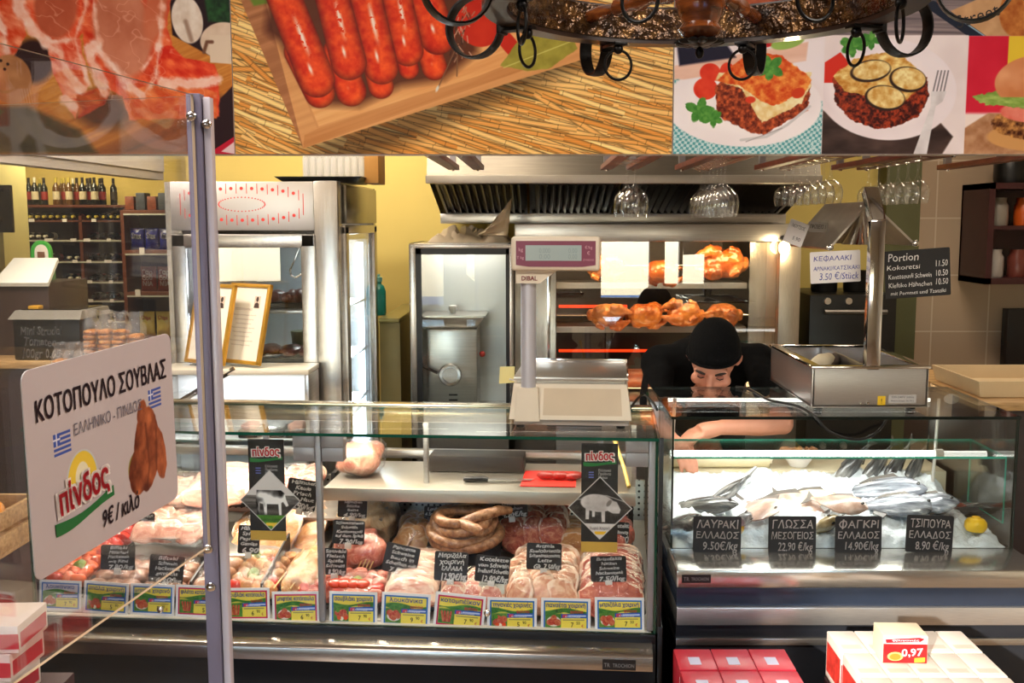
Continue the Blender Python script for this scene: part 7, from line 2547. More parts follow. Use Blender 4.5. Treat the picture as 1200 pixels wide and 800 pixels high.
wg_big = wine_glass_mesh(.188, .047, 'wine_glass')
wg_small = wine_glass_mesh(.145, .040, 'wine_glass')
NTH = ['nearest', 'second', 'third', 'fourth', 'fifth', 'sixth', 'seventh', 'eighth', 'ninth']
rowspec = [('pair of glasses over the scale', [(744, 3.45), (735, 3.62)], wg_big, 'wine glasses hanging over the scale'),
           ('long row over the rotisserie', [(850 - 4.6 * k, 3.38 + .10 * k) for k in range(7)], wg_big, 'wine glasses hanging over the rotisserie'),
           ('row above the lamp gantry', [(974 - 9.0 * k, 3.32 + .105 * k) for k in range(7)], wg_small, 'wine glasses hanging over the lamp gantry'),
           ('row in front of the olive pier', [(1076 - 11.5 * k, 3.35 + .105 * k) for k in range(6)], wg_small, 'wine glasses hanging before the olive pier')]
for nm, lst, me, grp in rowspec:
    for k, (px, Y) in enumerate(lst):
        p = atY(px, 195, Y)
        o = link('wine_glass', me, None, (p.x, Y, RZ - .008))
        if len(lst) == 2:
            lab = ('clear wine glass hanging upside down over the scale, nearer one of the pair', 'clear wine glass hanging upside down over the scale, rear one of the pair')[k]
        else:
            lab = '%s wine glass hanging upside down in the %s' % (NTH[k], nm)
        tag(o, lab, 'wine glass', grp)

# ================================================================== TRANSPARENT GUARD WITH THE HANGING PRICE SIGN
GS = Vector((-.478, 1.116, 1.536))
GYAW = R(82.7)
ga = Vector((math.cos(GYAW), math.sin(GYAW), 0))
gp = GS + ga * .262
gd = thing('counter_guard', 'transparent corner guard of acrylic sheets on a slim upright, before the meat counter', 'counter guard', (gp.x, gp.y, 0))
ztop = atY(228, 112, gp.y).z
POSTM = mat('pale_acrylic_post', (128, 120, 140), .3, .25, var=.04)
a = MB()
a.M = Matrix.Rotation(GYAW, 4, 'Z')
pane(a, -1.15, -.012, .003, .007, 1.338, ztop)
a.build('side_sheet', [ACRYL, mat('acrylic_edge', (206, 176, 140), .3, var=0)], gd)
q = atZ(0, 123, ztop)
fd = Vector((q.x - gp.x, q.y - gp.y, 0))
fa = math.atan2(fd.y, fd.x)
a = MB()
a.M = Matrix.Rotation(fa, 4, 'Z')
pane(a, .012, 1.4, -.002, .002, .85, ztop)
a.build('front_sheet', [ACRYL, MATS['acrylic_edge']], gd)
MB().box(-.0155, .0035, -.010, .010, .012, ztop + .002, .002).build('upright', POSTM, gd)
MB().box(.0045, .0145, -.004, .012, .012, ztop - .002, .002).build('upright_rail', mat('clear_acrylic_post', (206, 196, 204), .25, .1, var=.03), gd)
MB().box(-.07, .07, -.07, .07, 0, .012, .003).build('base_plate', ALU, gd)
for py, dx in ((137, -.008), (146, .0095), (640, -.008), (684, -.006)):
    z = atY(236, py, gp.y).z
    mb = MB()
    mb.M = Matrix.Translation((dx, -.0105 if dx < 0 else -.005, z)) @ Matrix.Rotation(R(90), 4, 'X')
    mb.lathe([(0, 0), (.0065, 0), (.0065, .003), (.004, .006), (0, .007)], 14)
    mb.build('screw', CHROME, gd)


def sign_art():
    A = Art(0, 0, 297, 210, 3.0, (226, 212, 212))
    A.a = A.mix((200, 182, 182), (212, 196, 196), A.noise(120, 120, 0, 3))
    for x, y in ((44, 72), (236, 62)):
        for k in range(5):
            A.put(A.poly([(x, y + 5 * k), (x + 30, y + 5 * k), (x + 30, y + 5 * k + 2.8), (x, y + 5 * k + 2.8)], .6), (70, 90, 170))
        A.put(A.poly([(x, y), (x + 11, y), (x + 11, y + 12), (x, y + 12)], .6), (70, 90, 170))
        A.put(A.line([(x + 5.5, y), (x + 5.5, y + 12)], 2, .6), (230, 226, 236))
        A.put(A.line([(x, y + 6), (x + 11, y + 6)], 2, .6), (230, 226, 236))
    # roast bird
    w = 3 * (A.noise(10, 10, 0, 5) - .5)
    bird = np.maximum(np.maximum(A.ell(226, 130, 30, 50, .12, 1.5, w), A.ell(208, 150, 24, 30, .3, 1.5, w)), np.maximum(A.ell(256, 142, 14, 34, -.2, 1.5, w), A.ell(220, 88, 12, 18, .1, 1.5, w)))
    A.put(A.ell(200, 148, 18, 20, 0, 2), A.mix((226, 150, 50), (90, 120, 50), A.noise(14, 14, 0, 8)))
    n = A.noise(18, 22, .2, 6, 4)
    A.put(bird, A.mix((92, 36, 18), (206, 112, 66), (n - .25) * 1.7))
    A.put(.6 * A.line([(226, 100), (230, 150), (222, 176)], 3, 4), (80, 28, 14))
    A.put(.6 * A.line([(250, 112), (246, 160)], 3, 4), (80, 28, 14))
    # emblem: sun disc over the logo
    A.put(A.ell(91, 132, 30, 34), (206, 206, 206))
    A.put(A.ell(91, 131, 27, 31), (246, 206, 70))
    A.put(A.ell(91, 128, 13, 17), (250, 236, 200))
    A.put(A.poly([(60, 140), (122, 134), (122, 170), (60, 172)], 3), (204, 186, 188))
    return A


st = thing('hanging_price_sign', 'pale price sign with a roast chicken picture fixed on the transparent guard', 'sign', GS + Vector((.004, 0, 0)), 0, None, rot=(0, -R(1.2), GYAW))
sheet('sign_card', -.1485, .1485, -.105, .105, .0012, sign_art().material('print_price_sign', .45), WHITE, st, None, None, rrect(.297, .21, .012))
letters(st, [('ΚΟΤΟΠΟΥΛΟ ΣΟΥΒΛΑΣ', .0, .052, .0225, .262)], mat('dark_print', (56, 34, 46), .6, var=0), bold=.012)
letters(st, [('ΕΛΛΗΝΙΚΟ - ΠΙΝΔΟΣ', .0, .0245, .0125, .138)], mat('grey_print', (104, 98, 112), .6, var=0), name='subtitle_lettering')
letters(st, [('9€ / κιλό', .012, -.088, .019, .078)], mat('dark_print', (56, 34, 46)), shear=.16, bold=.015, name='price_lettering')
logo_letters(st, -.057, -.048, .096, R(4), y=-.0016)

# ================================================================== PACKS IN FRONT OF THE COUNTERS
PACKRED = mat('pack_red', (206, 44, 62), .3, var=.05)
PACKWHITE = mat('pack_white', (240, 226, 214), .35, var=.03)
PACKCREAM = mat('pack_cream', (246, 222, 190), .4, var=.03)


def pack_art(seed):
    A = Art(0, 0, 100, 74, 2.2, (206, 36, 40))
    A.a = A.mix((190, 24, 30), (222, 52, 48), A.noise(40, 20, 0, seed))
    A.put(A.step(A.Y - 22, 1), (244, 232, 222))
    A.put(A.poly([(4, 10), (82, 4), (94, 8), (84, 16), (6, 20)], 1), (206, 34, 44))
    A.put(A.ell(28, 56, 18, 12), (246, 206, 120))
    A.put(A.ell(28, 57, 13, 9), (214, 130, 50))
    A.put(A.poly([(72, 60), (96, 58), (96, 70), (72, 72)], 1), (240, 200, 60))
    return A


PACKART = pack_art(3).material('print_pack', .3)


def pack_box(label, p, w, d, h, top, rz=0, art=False, grp=None, name='product_box'):
    t = thing(name, label, 'box', p, rz, grp)
    MB().box(-w / 2, w / 2, 0, d, 0, h, .003).build('carton', top, t)
    return t


# red cartons
zr = .62
k = 0
for j in range(2):
    for i in range(3):
        p0 = atZ(800 + 46 * i + 0 * j, 779 + 14 * j, .645)
        w = .098
        x = .412 + .100 * i
        y = 2.50 - .135 * j
        lab = 'red carton %s of the %s row in the red stack' % (('at the meat-counter end', 'in the middle', 'at the pale-carton end')[i], ('rear', 'front')[j])
        t = thing('product_carton', lab, 'carton', (x, y, .53), 0, 'red cartons stacked before the fish counter')
        MB().box(-.049, .049, 0, .128, 0, .115, .003).build('carton', PACKRED, t)
        m_ = MB().box(-.018, .012, .03, .075, .115, .1156)
        m_.build('printed_mark', mat('pale_blue_print', (206, 206, 232), .4, var=.05), t)
        MB().box(-.0492, .0492, -.0006, 0, .06, .095).build('front_print', mat('pack_band', (236, 200, 196), .4, var=.1), t)
sb = thing('display_stand', 'dark stand that carries the red cartons', 'stand', (.512, 2.43, 0))
MB().box(-.165, .165, -.08, .21, .02, .528, .004).build('stand_body', mat('stand_dark', (60, 24, 26), .5), sb)
MB().box(-.15, .15, -.07, .20, 0, .02).build('stand_foot', BLACK, sb)
# pale cartons
wx0, wy0 = .80, 2.22
ROWN = ('front', 'middle', 'rear')
for j in range(3):
    for i in range(5):
        x = .812 + .0725 * i
        y = 2.22 + .142 * j
        lab = '%s pale carton from the red stack, in the %s row of the pale stack' % (NTH[i], ROWN[j])
        t = thing('product_carton', lab, 'carton', (x, y, .565), 0, 'pale cartons stacked before the fish counter')
        MB().box(-.0355, .0355, 0, .138, 0, .125, .004).build('carton', PACKWHITE, t)
        if j == 0 or i == 0:
            MB().box(-.0358, .0358, -.0006, 0, .02, .09).build('front_print', PACKRED, t)
        if i == 0:
            MB().box(-.0362, -.0355, .01, .128, .02, .10).build('side_print', mat('pack_side', (214, 60, 50), .35, var=.4, vscale=30), t)
        MB().box(-.026, .024, .02, .045, .1252, .1256).build('top_print', mat('pack_faint', (236, 206, 190), .4, var=.05), t)
sb = thing('display_stand', 'dark stand that carries the pale cartons', 'stand', (.957, 2.42, 0))
MB().box(-.185, .185, -.20, .22, .02, .563, .004).build('stand_body', mat('stand_dark', (60, 24, 26)), sb)
MB().box(-.17, .17, -.19, .21, 0, .02).build('stand_foot', BLACK, sb)
p = atZ(1060, 777, .691)
t = thing('product_carton', 'single red and white carton with a price, standing on top of the pale cartons', 'carton', (p.x, p.y, .6912), R(-2))
w = 54 * p.y / 1200
h = .072
MB().box(-w / 2, w / 2, 0, .085, 0, h, .003).build('carton', PACKCREAM, t)
sheet('printed_front', -w / 2 + .001, w / 2 - .001, .001, h - .001, .0006, PACKART, PACKRED, t, (0, -.0008, 0))
letters(t, [('0,97', w * .16, h * .28, h * .26, w * .46, R(4))], mat('white_ink', (236, 240, 250)), y=-.002, bold=.02, hand=.05)
letters(t, [('φρυγανιές', 0, h * .80, h * .07, w * .6)], mat('white_ink', (236, 240, 250)), y=-.002, name='title_lettering')
NUM = ['first', 'second', 'third', 'fourth', 'fifth', 'sixth', 'seventh', 'eighth', 'ninth', 'tenth', 'eleventh', 'twelfth', 'thirteenth', 'fourteenth', 'fifteenth', 'sixteenth']
# ================================================================== THE WINE SHOP BEHIND, AND THE SIDE STAND
SHY = 11.5
SHELFW = mat('shelf_brown', (96, 48, 28), .5, var=.12, vscale=4)
SHELFD = mat('shelf_dark', (44, 26, 18), .6, var=.15)
X = lambda px, Y=SHY: atY(px, 300, Y).x
Z = lambda py, Y=SHY: atY(80, py, Y).z
wx0, wxm, wx1 = X(17), X(96), X(150)
ws = thing('wine_shelf', 'tall brown wine shelf along the back of the shop, full of bottles', 'shelf', (0, SHY, 0))
ztop = Z(240)
mb = MB().box(wx0, wx0 + .03, 0, .45, 0, ztop).box(wx1 - .03, wx1, 0, .45, 0, ztop).box(wxm - .018, wxm + .018, 0, .45, 0, ztop - .12)
mb.build('upright', SHELFW, ws)
MB().box(wx0, wx1, .43, .45, 0, ztop).build('back_board', SHELFD, ws)
MB().box(wx0, wx1, -.01, .45, ztop - .03, ztop, .003).build('top_board', SHELFW, ws)
zs0 = [Z(258), Z(281), Z(306), Z(330), Z(352), Z(376), Z(402), Z(430)]
for k, z in enumerate(zs0):
    MB().box(wx0 + .03, wx1 - .03, 0, .43, z - .02, z, .002).build('shelf_board', SHELFW, ws)
    if k:
        MB().box(wx0 + .03, wx1 - .03, -.006, 0, z - .02, z + .0, .001).build('shelf_edge', mat('pale_edge', (176, 176, 164), .4), ws)
rng = random.Random(12)
for k, z in enumerate(zs0[:6]):
    for px in ((40, 78, 112) if k == 0 else (30, 60, 88, 104, 128)):
        MB().box(X(px + rng.uniform(-3, 3)) - .03, X(px) + .03, -.014, -.008, z - .018, z + .016).build('price_tag', WHITE, ws)
GLASSB = [mat('dark_bottle', (18, 22, 16), .12, var=.1), mat('amber_bottle', (92, 60, 20), .12, var=.1), mat('green_bottle', (44, 56, 22), .12, var=.1)]
LABELM = [mat('label_cream', (206, 192, 160), .5, var=.1), mat('label_red', (150, 40, 30), .5, var=.1), mat('label_dark', (60, 54, 48), .5, var=.1)]
CAPSM = [mat('capsule_gold', (186, 166, 70), .35, var=.1), mat('capsule_white', (220, 214, 190), .35, var=.1), mat('capsule_black', (20, 18, 18), .3, var=.1)]


def bottle_parts(t, gi, li, ci):
    MB().lathe([(0, 0), (.036, .002), (.038, .01), (.038, .185), (.034, .205), (.017, .235), (.0145, .25), (.0145, .30), (0, .302)], 16).build('bottle_glass', GLASSB[gi], t)
    MB().lathe([(.0387, .06), (.0387, .15)], 16).build('label', LABELM[li], t)
    MB().lathe([(.0155, .25), (.0155, .306), (0, .307)], 12).build('capsule', CAPSM[ci], t)


protos = {}
def bottle(label, loc, kind, rot=(0, 0, 0), grp=None):
    if kind not in protos:
        t = thing('wine_bottle', label, 'bottle', loc, 0, grp, rot=rot)
        bottle_parts(t, *kind)
        protos[kind] = t
        return t
    t = copy_thing(protos[kind], loc, None, label, grp)
    t.rotation_euler = rot
    return t


stand = [(21, 0, 1), (28, 0, 2), (35, 2, 0), (41, 0, 1), (46, 0, 2), (61, 1, 0), (66, 1, 0), (70, 1, 0), (75, 0, 1), (81, 1, 0), (85, 1, 2), (92, 0, 2), (97, 0, 2), (101, 0, 2), (107, 0, 2), (111, 0, 2), (115, 0, 2), (123, 0, 2)]
grpn = {0: ('dark', 'the pale pier'), 1: ('amber', 'the shelf middle'), 2: ('dark', 'the snack shelf')}
for k, (px, gi, ci) in enumerate(stand):
    z = ztop
    bottle('%s bottle standing atop the wine shelf, %s from the pale pier' % (('dark', 'amber', 'green')[gi], (NUM + ['seventeenth', 'eighteenth'])[k]),
           (X(px), SHY + .08 + .12 * (k % 3), z), (gi, k % 3, ci), (0, 0, 0), 'bottles standing on the wine shelf')
SHN = ['top', 'second', 'third', 'fourth', 'fifth', 'sixth']
lay = [(0, [28, 36, 44, 52, 60, 68, 76, 86, 104, 113, 122, 131, 139], 1), (1, [28, 36, 44, 52, 104, 113, 122, 131], 0), (2, [26, 34, 42, 50, 58, 79, 88, 104, 112, 120, 130], 0),
       (3, [70, 79, 88, 103, 110, 118, 126, 134], 0), (4, [70, 79, 88, 104, 112, 120, 128], 2), (5, [30, 40, 50, 70, 78, 86, 104, 112, 120, 130], 2)]
for si, pxs, ci in lay:
    for k, px in enumerate(pxs):
        c_ = 0 if si == 0 else (1 if (px < 58 and si == 1) or (px < 98 and px > 72 and si in (2, 3)) else 2)
        bottle('bottle lying on the %s row of the wine shelf, %s from the pale pier' % (SHN[si], NUM[k]), (X(px), SHY + .33, zs0[si] + .040), (0 if c_ else 2, k % 3, c_), (R(90), 0, 0), 'bottles lying in the wine shelf')
lamp('shelf_glow', 'AREA', ((wx0 + wx1) / 2, SHY - .7, 2.8), 22, (1, .85, .5), .9, .2, ((wx0 + wx1) / 2, SHY + .3, 1.9))

# snack shelf in front
NY = 9.0
X = lambda px, Y=NY: atY(px, 320, Y).x
Z = lambda py, Y=NY: atY(170, py, Y).z
nx0, nx1 = X(144), X(214)
sn = thing('snack_shelf', 'brown snack shelf with bags of crisps beside the upright fridge', 'shelf', (0, NY, 0))
MB().box(nx0, nx0 + .03, 0, .36, 0, Z(246)).build('side_board', SHELFW, sn)
MB().box(nx1 - .03, nx1, 0, .36, 0, Z(246)).build('side_board', SHELFW, sn)
MB().box(nx0, nx1, .34, .36, 0, Z(246)).build('back_board', SHELFD, sn)
zz = [Z(246), Z(293), Z(342), Z(395), Z(450)]
for z in zz:
    MB().box(nx0 + .03, nx1 - .03, 0, .34, z - .03, z, .002).build('shelf_board', SHELFW, sn)
    MB().box(nx0 + .03, nx1 - .03, -.008, 0, z - .045, z - .03, .001).build('shelf_rail', mat('pale_edge', (176, 176, 164)), sn)
for py, px in ((294, 168), (343, 161)):
    MB().box(X(px) - .022, X(px) + .022, -.012, -.008, Z(py + 4), Z(py - 4)).build('price_tag', WHITE, sn)


def bag_mesh(w, h, d, m, seed):
    mb = MB()
    n, k_ = 14, 12
    vs, fs = [], []
    for s in (-1, 1):
        for j in range(k_ + 1):
            for i in range(n + 1):
                u, v = i / n, j / k_
                b = (math.sin(math.pi * u) * math.sin(math.pi * min(1, max(0, (v - .06) / .88)))) ** .6 if 0 < u < 1 and .06 < v < .94 else 0
                vs.append(((u - .5) * w * (1 - .05 * math.sin(math.pi * v)), s * (d / 2 * b + .001) + .004 * noise.noise(Vector((u * 6, v * 6, seed))), v * h))
    m2 = (n + 1) * (k_ + 1)
    for s in (0, 1):
        for j in range(k_):
            for i in range(n):
                a = s * m2 + j * (n + 1) + i
                q = (a, a + 1, a + n + 2, a + n + 1)
                fs.append(q if s == 0 else tuple(reversed(q)))
    rim = list(range(n + 1)) + [(j + 1) * (n + 1) + n for j in range(k_)] + [k_ * (n + 1) + n - 1 - i for i in range(n)] + [(k_ - 1 - j) * (n + 1) for j in range(k_ - 1)]
    L = len(rim)
    for i in range(L):
        fs.append((rim[i], rim[i] + m2, rim[(i + 1) % L] + m2, rim[(i + 1) % L]))
    return mb.add(vs, fs)


BAGS = [(mat('bag_blue', (34, 40, 120), .25, var=.5, vscale=14), [('Snax', 0, .10, .05)], CHALK), (mat('bag_dark_red', (110, 20, 22), .25, var=.7, vscale=9), [('Γαρ', 0, .15, .04), ('δού', 0, .10, .04), ('ΝΙΑ', 0, .05, .04)], CHALK),
        (mat('bag_yellow', (226, 206, 120), .25, var=.15, vscale=12), [('Chips', 0, .15, .035)], mat('red_ink', (205, 40, 50)))]
for row, (zi, pxs, w, h, bi) in enumerate(((1, (158, 175, 192), .125, .19, 0), (2, (169, 189), .14, .22, 1), (3, (165, 185, 204), .14, .22, 2))):
    for k, px in enumerate(pxs):
        m_, ln, ink = BAGS[bi]
        t = thing('crisp_bag', ('%s blue snack bag on the upper snack shelf, counted from its side board', '%s dark red snack bag on the middle snack shelf, counted from its side board', '%s yellow crisp bag on the lower snack shelf, counted from its side board')[row] % NUM[k], 'crisp bag', (X(px), NY + .10, zz[zi] + .001), 0, 'bags on the snack shelf')
        bag_mesh(w, h, .05, m_, row * 5 + k).build('bag', m_, t, angle=80)
        letters(t, [(s, x, z, hh, w * .62) for s, x, z, hh in ln], ink, y=-.031, bold=.02, hand=.1)
# pack row on top of the snack shelf
for k in range(4):
    o = MB().box(X(152 + 13 * k) - .04, X(152 + 13 * k) + .04, NY + .06, NY + .2, zz[0] + .001, zz[0] + .12 + .03 * (k % 2), .008).build('snack_box', mat('snack_%d' % (k % 2), ((120, 60, 36), (60, 64, 70))[k % 2], .4, var=.4, vscale=30))
    tag(o, '%s small pack on top of the snack shelf, counted from its side board' % NUM[k], 'pack', 'packs on top of the snack shelf')
tvp = atY(5, 243, 5.5)
tv = thing('wall_screen', 'dark flat screen mounted on the pale pier of the shop', 'screen', (atY(13, 243, 7.86).x - .19, 7.86, atY(13, 243, 7.86).z))
MB().box(-.45, .19, 0, .04, -.19, .17, .006).build('bezel', BLACK, tv)
MB().box(-.44, .18, -.002, 0, -.18, .16).build('display', mat('dark_glass_screen', (26, 32, 40), .12, var=.1), tv)
MB().box(-.2, -.1, .04, .042, -.04, .04).build('wall_mount', BLACK, tv)

# stand with the green arch sign and slanted white sheet
KY = 3.95
X = lambda px, Y=KY: atY(px, 330, Y).x
Z = lambda py, Y=KY: atY(40, py, Y).z
st_ = thing('tasting_stand', 'dark stand with a bright slanted sheet and a small arched green sign', 'stand', (X(30), KY, 0))
kx = X(30)
MB().box(X(-12) - kx, X(56) - kx, .0, .35, 0, Z(332), .004).build('stand_body', mat('stand_brown', (50, 28, 20), .5, var=.15), st_)
mb = MB()
sl = [(X(-6) - kx, -.02, Z(331)), (X(59) - kx, -.02, Z(331)), (X(44) - kx, .18, Z(304)), (X(-10) - kx, .18, Z(304))]
mb.add(sl + [(a, b + .006, c - .014) for a, b, c in sl], [(0, 1, 2, 3), (7, 6, 5, 4), (0, 4, 5, 1), (1, 5, 6, 2), (2, 6, 7, 3), (3, 7, 4, 0)])
mb.build('slanted_sheet', mat('bright_sheet', (246, 242, 224), .5, var=.02), st_)
gx_ = X(14) - kx
arch = [(gx_ + .04 * math.cos(R(a)), Z(297) + .045 * math.sin(R(a))) for a in range(0, 181, 15)] + [(gx_ - .04, Z(312)), (gx_ + .04, Z(312))]
MB().prism(arch, .24, .262).build('arch_sign', mat('bright_green', (60, 170, 60), .35, var=.05), st_)
arch2 = [(gx_ + .028 * math.cos(R(a)) + .004, Z(298) + .033 * math.sin(R(a))) for a in range(0, 181, 15)] + [(gx_ - .024, Z(311)), (gx_ + .032, Z(311))]
MB().prism(arch2, .2385, .24).build('arch_face', mat('arch_white', (240, 226, 206), .5, var=.02), st_)
MB().box(gx_ - .012, gx_ + .018, .2375, .2385, Z(309), Z(297)).build('arch_picture', mat('arch_brown', (120, 74, 46), .5), st_)
MB().box(gx_ - .035, gx_ + .045, .236, .268, 1.2, Z(311), .003).build('sign_post', mat('green_post', (40, 120, 60), .4), st_)
for k in range(3):
    o = MB().box(X(22 + 9 * k) - .012, X(22 + 9 * k) + .012, 4.06 + .14, 4.2 + .05, Z(332) + .0005, Z(332) + .052).build('small_carton', mat('reddish_carton', (150, 90, 70), .4, var=.3, vscale=40))
    tag(o, '%s small reddish carton behind the slanted sheet, from the green sign' % NUM[k], 'carton', 'cartons behind the slanted sheet') if 0 else bpy.data.objects.remove(o)
# counter with the black bin and the rusk bags
BYY = 3.80
X = lambda px, Y=BYY: atY(px, 400, Y).x
zc = atY(120, 420, 3.85).z
sc2 = thing('side_stand', 'wooden side stand that carries the black bin and the rusk bags', 'stand', (0, 0, 0))
MB().box(X(-30), X(180, 3.8), 3.78, 4.14, zc - .03, zc, .004).build('top_board', WOOD, sc2)
MB().box(X(-30) + .02, X(180, 3.8) - .02, 3.80, 4.12, 0, zc - .03, .004).build('stand_body', mat('stand_brown', (50, 28, 20)), sc2)
MB().box(X(52, 3.7), X(112, 3.7), 3.685, 3.78, zc - .09, zc - .06, .003).build('lower_board', WOOD, sc2)
MB().box(X(54, 3.7), X(110, 3.7), 3.695, 3.79, 0, zc - .09, .003).build('front_stand', mat('stand_brown', (50, 28, 20)), sc2)
bn = thing('food_bin', 'black food bin with grey slanted lid and chalk writing', 'bin', (X(52), 3.80, zc + .001))
bw0, bw1 = X(16) - bn.location.x, X(94) - bn.location.x
zh = atY(50, 374, 3.81).z - zc
mb = MB().box(bw0, bw1, 0, .26, 0, zh, .006)
mb.build('bin_body', BLACK, bn)
mb = MB()
mb.frustum((bw0 - .012, bw1 + .008, -.012, .27), (bw0 - .004, bw1 + .0, .03, .26), zh, zh + .03)
mb.build('lid_rim', mat('grey_rim', (146, 140, 128), .35, .3, var=.05), bn)
MB().box(bw0 + .012, bw1 - .016, .045, .25, zh + .0302, zh + .033).build('lid_window', mat('dark_lid', (28, 24, 22), .15), bn)
MB().box(bw0 + .03, bw0 + .07, .06, .10, zh + .033, zh + .045, .003).build('gold_tab', mat('gold_tab', (206, 150, 40), .35), bn)
letters(bn, [('Mini Strudel', -.012, zh * .62, .032, .15), ('Tomaten', -.018, zh * .36, .032, .12), ('100gr 0.65', -.016, zh * .06, .034, .14)], CHALK, y=-.0008, hand=.1, shear=.15, bold=.012)
RUSK = ramp_mat('rusk', [(.3, (130, 72, 24)), (.5, (196, 126, 52)), (.7, (232, 178, 100))], 40, 4, .7, bump=.4)


def rusk_bag(label, px, Y, z0, h, w, seed, grp):
    x = atY(px, 400, Y).x
    t = thing('rusk_bag', label, 'bag of rusks', (x, Y, z0), 0, grp)
    n_ = max(2, int(h * .62 / .018))
    mb = MB()
    rng = random.Random(seed)
    for k in range(n_):
        mb.M = Matrix.Translation((rng.uniform(-.003, .003), 0, .010 + k * .018)) @ Matrix.Rotation(R(rng.uniform(-4, 4)), 4, 'X')
        mb.ell((0, 0, 0), (w * .40, .040, .0105), 18, 8, p=.7, nz=.1, nf=60, seed=seed + k)
    mb.build('rusk_column', RUSK, t)
    vs, fs = [], []
    n, m_ = 26, 18
    for j in range(m_ + 1):
        v = j / m_
        z = h * 1.0 * v
        s = 1 if v < .68 else (1 - 2.6 * (v - .68) if v < .86 else .52 + 1.5 * (v - .86))
        for k in range(n):
            a = 2 * math.pi * k / n
            wv = 1 + .10 * noise.noise(Vector((math.cos(a) * 2.4, math.sin(a) * 2.4, v * 9 + seed))) * (1 + 2.4 * (v > .66))
            ca, sa = math.cos(a), math.sin(a)
            vs.append((w * .5 * math.copysign(abs(ca) ** .7, ca) * s * wv, .045 * math.copysign(abs(sa) ** .7, sa) * s * wv, z + .008 * noise.noise(Vector((ca * 3, sa * 3, seed))) * (v > .9)))
    for j in range(m_):
        for k in range(n):
            l = (k + 1) % n
            fs.append((j * n + k, j * n + l, (j + 1) * n + l, (j + 1) * n + k))
    fs.append(tuple(range(n - 1, -1, -1)))
    MB().add(vs, fs).build('clear_bag', BAG, t, angle=180)
    return t


for k, px in enumerate((107, 125, 142, 160)):
    rusk_bag('%s tall clear bag of rusks beside the black bin, counted from the bin' % NUM[k], px, 3.86, zc + .001, .185 - .004 * k, .066, k + 3, 'tall bags of rusks')
for k, px in enumerate((70, 84, 97)):
    rusk_bag('%s short clear bag of rusks before the black bin, counted from the bin side' % NUM[k], px, 3.732, zc - .0595, .135, .052, k + 11, 'short bags of rusks')


# crate of peppers, tomatoes and packs at the near wing
CRT = thing('vegetable_crate', 'slatted wooden crate of yellow peppers beside the wing end of the meat counter', 'crate', (0, 0, 0))
zcr = .86
ax0, ax1 = -1.95, -1.475
ay0, ay1 = 2.62, 2.95
for z in (zcr + .01, zcr + .075):
    for a in ((ax0, ax1, ay0, ay0 + .012), (ax0, ax1, ay1 - .012, ay1), (ax0, ax0 + .012, ay0, ay1), (ax1 - .012, ax1, ay0, ay1)):
        MB().box(*a, z, z + .05, .002).build('slat', WOOD, CRT)
MB().box(ax0, ax1, ay0, ay1, zcr, zcr + .01).build('crate_floor', WOOD, CRT)
MB().box(ax0 + .02, ax1 - .02, ay0 + .02, ay1 - .02, 0, zcr, .004).build('crate_stand', mat('stand_brown', (50, 28, 20)), CRT)
PEP = mat('yellow_pepper', (236, 150, 40), .28, var=.15, coat=.4)
for k in range(8):
    x, y = ax0 + .30 + .045 * (k % 4), ay0 + .06 + .08 * (k // 4)
    o = MB().ell((0, 0, 0), (.036, .036, .042), 16, 10, nz=.18, nf=30, seed=k).build('pepper', PEP, None, (x, y, zcr + .055 + .06 * (k // 4)), (.3 * k, .2, 0))
    tag(o, 'yellow pepper heaped in the wooden crate at the counter wing', 'pepper', 'peppers in the crate')
pk = thing('display_stand', 'low dark stand under the pack pile at the counter wing', 'stand', (-1.28, 2.25, 0))
MB().box(-.25, .14, -.1, .16, 0, .68, .004).build('stand_body', mat('stand_dark', (60, 24, 26)), pk)
for lv in range(3):
    for k in range(2):
        x = -1.40 + .13 * k + .02 * lv
        t = thing('product_carton', '%s white and red pack on the %s level of the pile at the counter wing' % (('outer', 'inner')[k], ('lowest', 'middle', 'topmost')[lv]), 'carton', (x, 2.2 + .012 * k, .681 + .066 * lv), R(-6 + 4 * lv), 'packs piled at the counter wing')
        MB().box(-.06, .06, 0, .15, 0, .064, .004).build('carton', PACKWHITE, t)
        MB().box(-.0604, .0604, -.0008, 0, .01, .045).build('front_print', PACKRED, t)
        MB().box(.06, .0606, .01, .14, .01, .045).build('side_print', PACKRED, t)

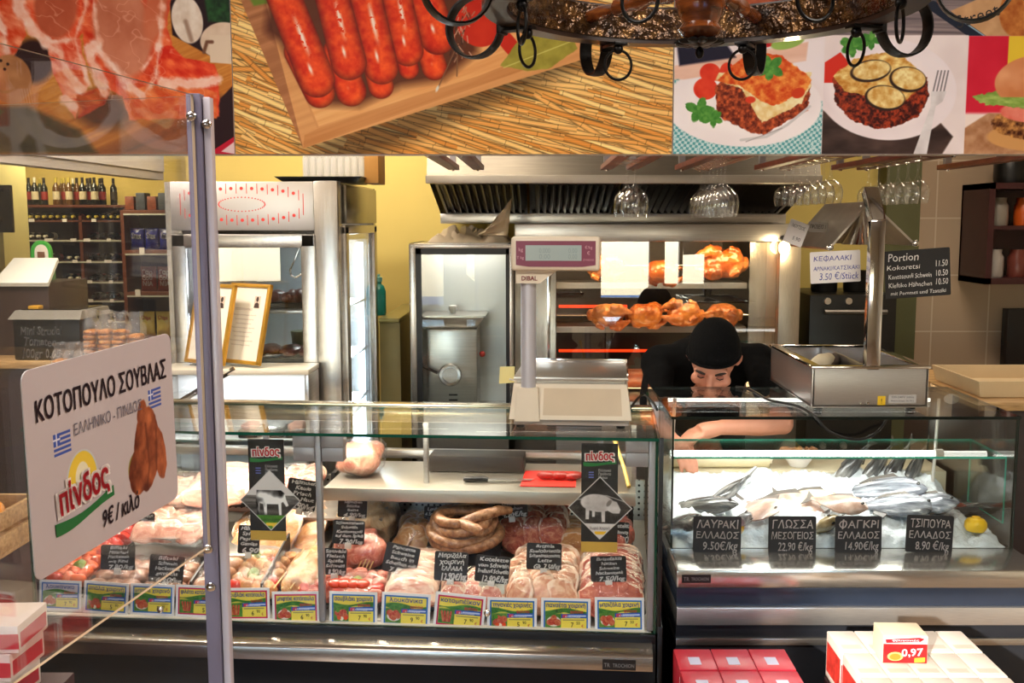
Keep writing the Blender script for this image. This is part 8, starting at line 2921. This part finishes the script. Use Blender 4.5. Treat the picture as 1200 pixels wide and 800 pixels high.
# ================================================================== small pieces belong to the part they sit on
NEST = {'shop_scale': {'display_head': 'display_panel screen screen_digits panel_lettering', 'display_neck': 'brand_lettering', 'platform': 'platform_rim', 'base_body': 'front_inset'},
        'rotisserie_oven': {'lamp_socket': 'lamp_bulb', 'side_panel': 'door_handle'},
        'meat_counter': {'badge': 'badge_lettering', 'upper_shelf': 'shelf_lip shelf_bracket', 'front_glass': 'glass_bolt'},
        'fish_counter': {'badge': 'badge_lettering', 'glass_shelf': 'shelf_side_glass'},
        'food_warmer': {'gantry_post': 'gantry_bend', 'lamp_hood': 'hood_bracket lamp_reflector', 'casing': 'warning_sticker rating_plate screw lettering foot'},
        'wheel_chandelier': {'rim': 'bronze_band', 'hub': 'iron_rosette hub_drop'},
        'display_fridge': {'header_panel': 'dot_pattern'},
        'extractor_hood': {'canopy': 'front_lip rear_channel'},
        'hanging_sign': {'sign_strip': 'gold_band logo_outline logo_lettering logo_ribbon lettering flag_stripes'},
        'hanging_price_sign': {'sign_card': 'lettering subtitle_lettering price_lettering logo_outline logo_lettering logo_ribbon'},
        'chalk_tag': {'board': 'lettering'}, 'chalk_sign': {'board': 'lettering'}, 'price_card': {'card': 'lettering'}, 'price_sign': {'card': 'lettering'}, 'price_board': {'card': 'lettering'},
        'framed_certificate': {'paper': 'portrait portrait_figure lettering'},
        'fish': {'fish_body': 'eye'}, 'food_bin': {'bin_body': 'lettering', 'lid_rim': 'lid_window gold_tab'},
        'meat_mincer': {'motor_body': 'vent_slots knob', 'mincing_head': 'mincing_plate'},
        'person': {'body': 'eyelid eyelashes eyebrows'}, 'crisp_bag': {'bag': 'lettering'}, 'black_oven': {'body': 'handle knob'}}
stem_ = lambda n: n.split('.')[0]
for o in list(COL.objects):
    if o.parent is None and stem_(o.name) in NEST:
        for host, kids in NEST[stem_(o.name)].items():
            h = next((c for c in o.children if stem_(c.name) == host), None)
            if h is None or h.location.length > 1e-7 or max(abs(a) for a in h.rotation_euler) > 1e-7:
                continue
            for c in list(o.children):
                if stem_(c.name) in kids.split() and c is not h:
                    c.parent = h
for o in list(COL.objects):                                        # pairs made in the same order: knob on its spit, hoop on its bracket, edge on its board
    if o.parent is None and stem_(o.name) in ('rotisserie_oven', 'wheel_chandelier', 'glass_hanging_rack'):
        for host, kid in (('spit', 'spit_knob'), ('hoop_bracket', 'iron_hoop')):
            hs = sorted((c for c in o.children if stem_(c.name) == host), key=lambda c: c.name)
            ks = sorted((c for c in o.children if stem_(c.name) == kid), key=lambda c: c.name)
            for h, k in zip(hs, ks):
                k.parent = h
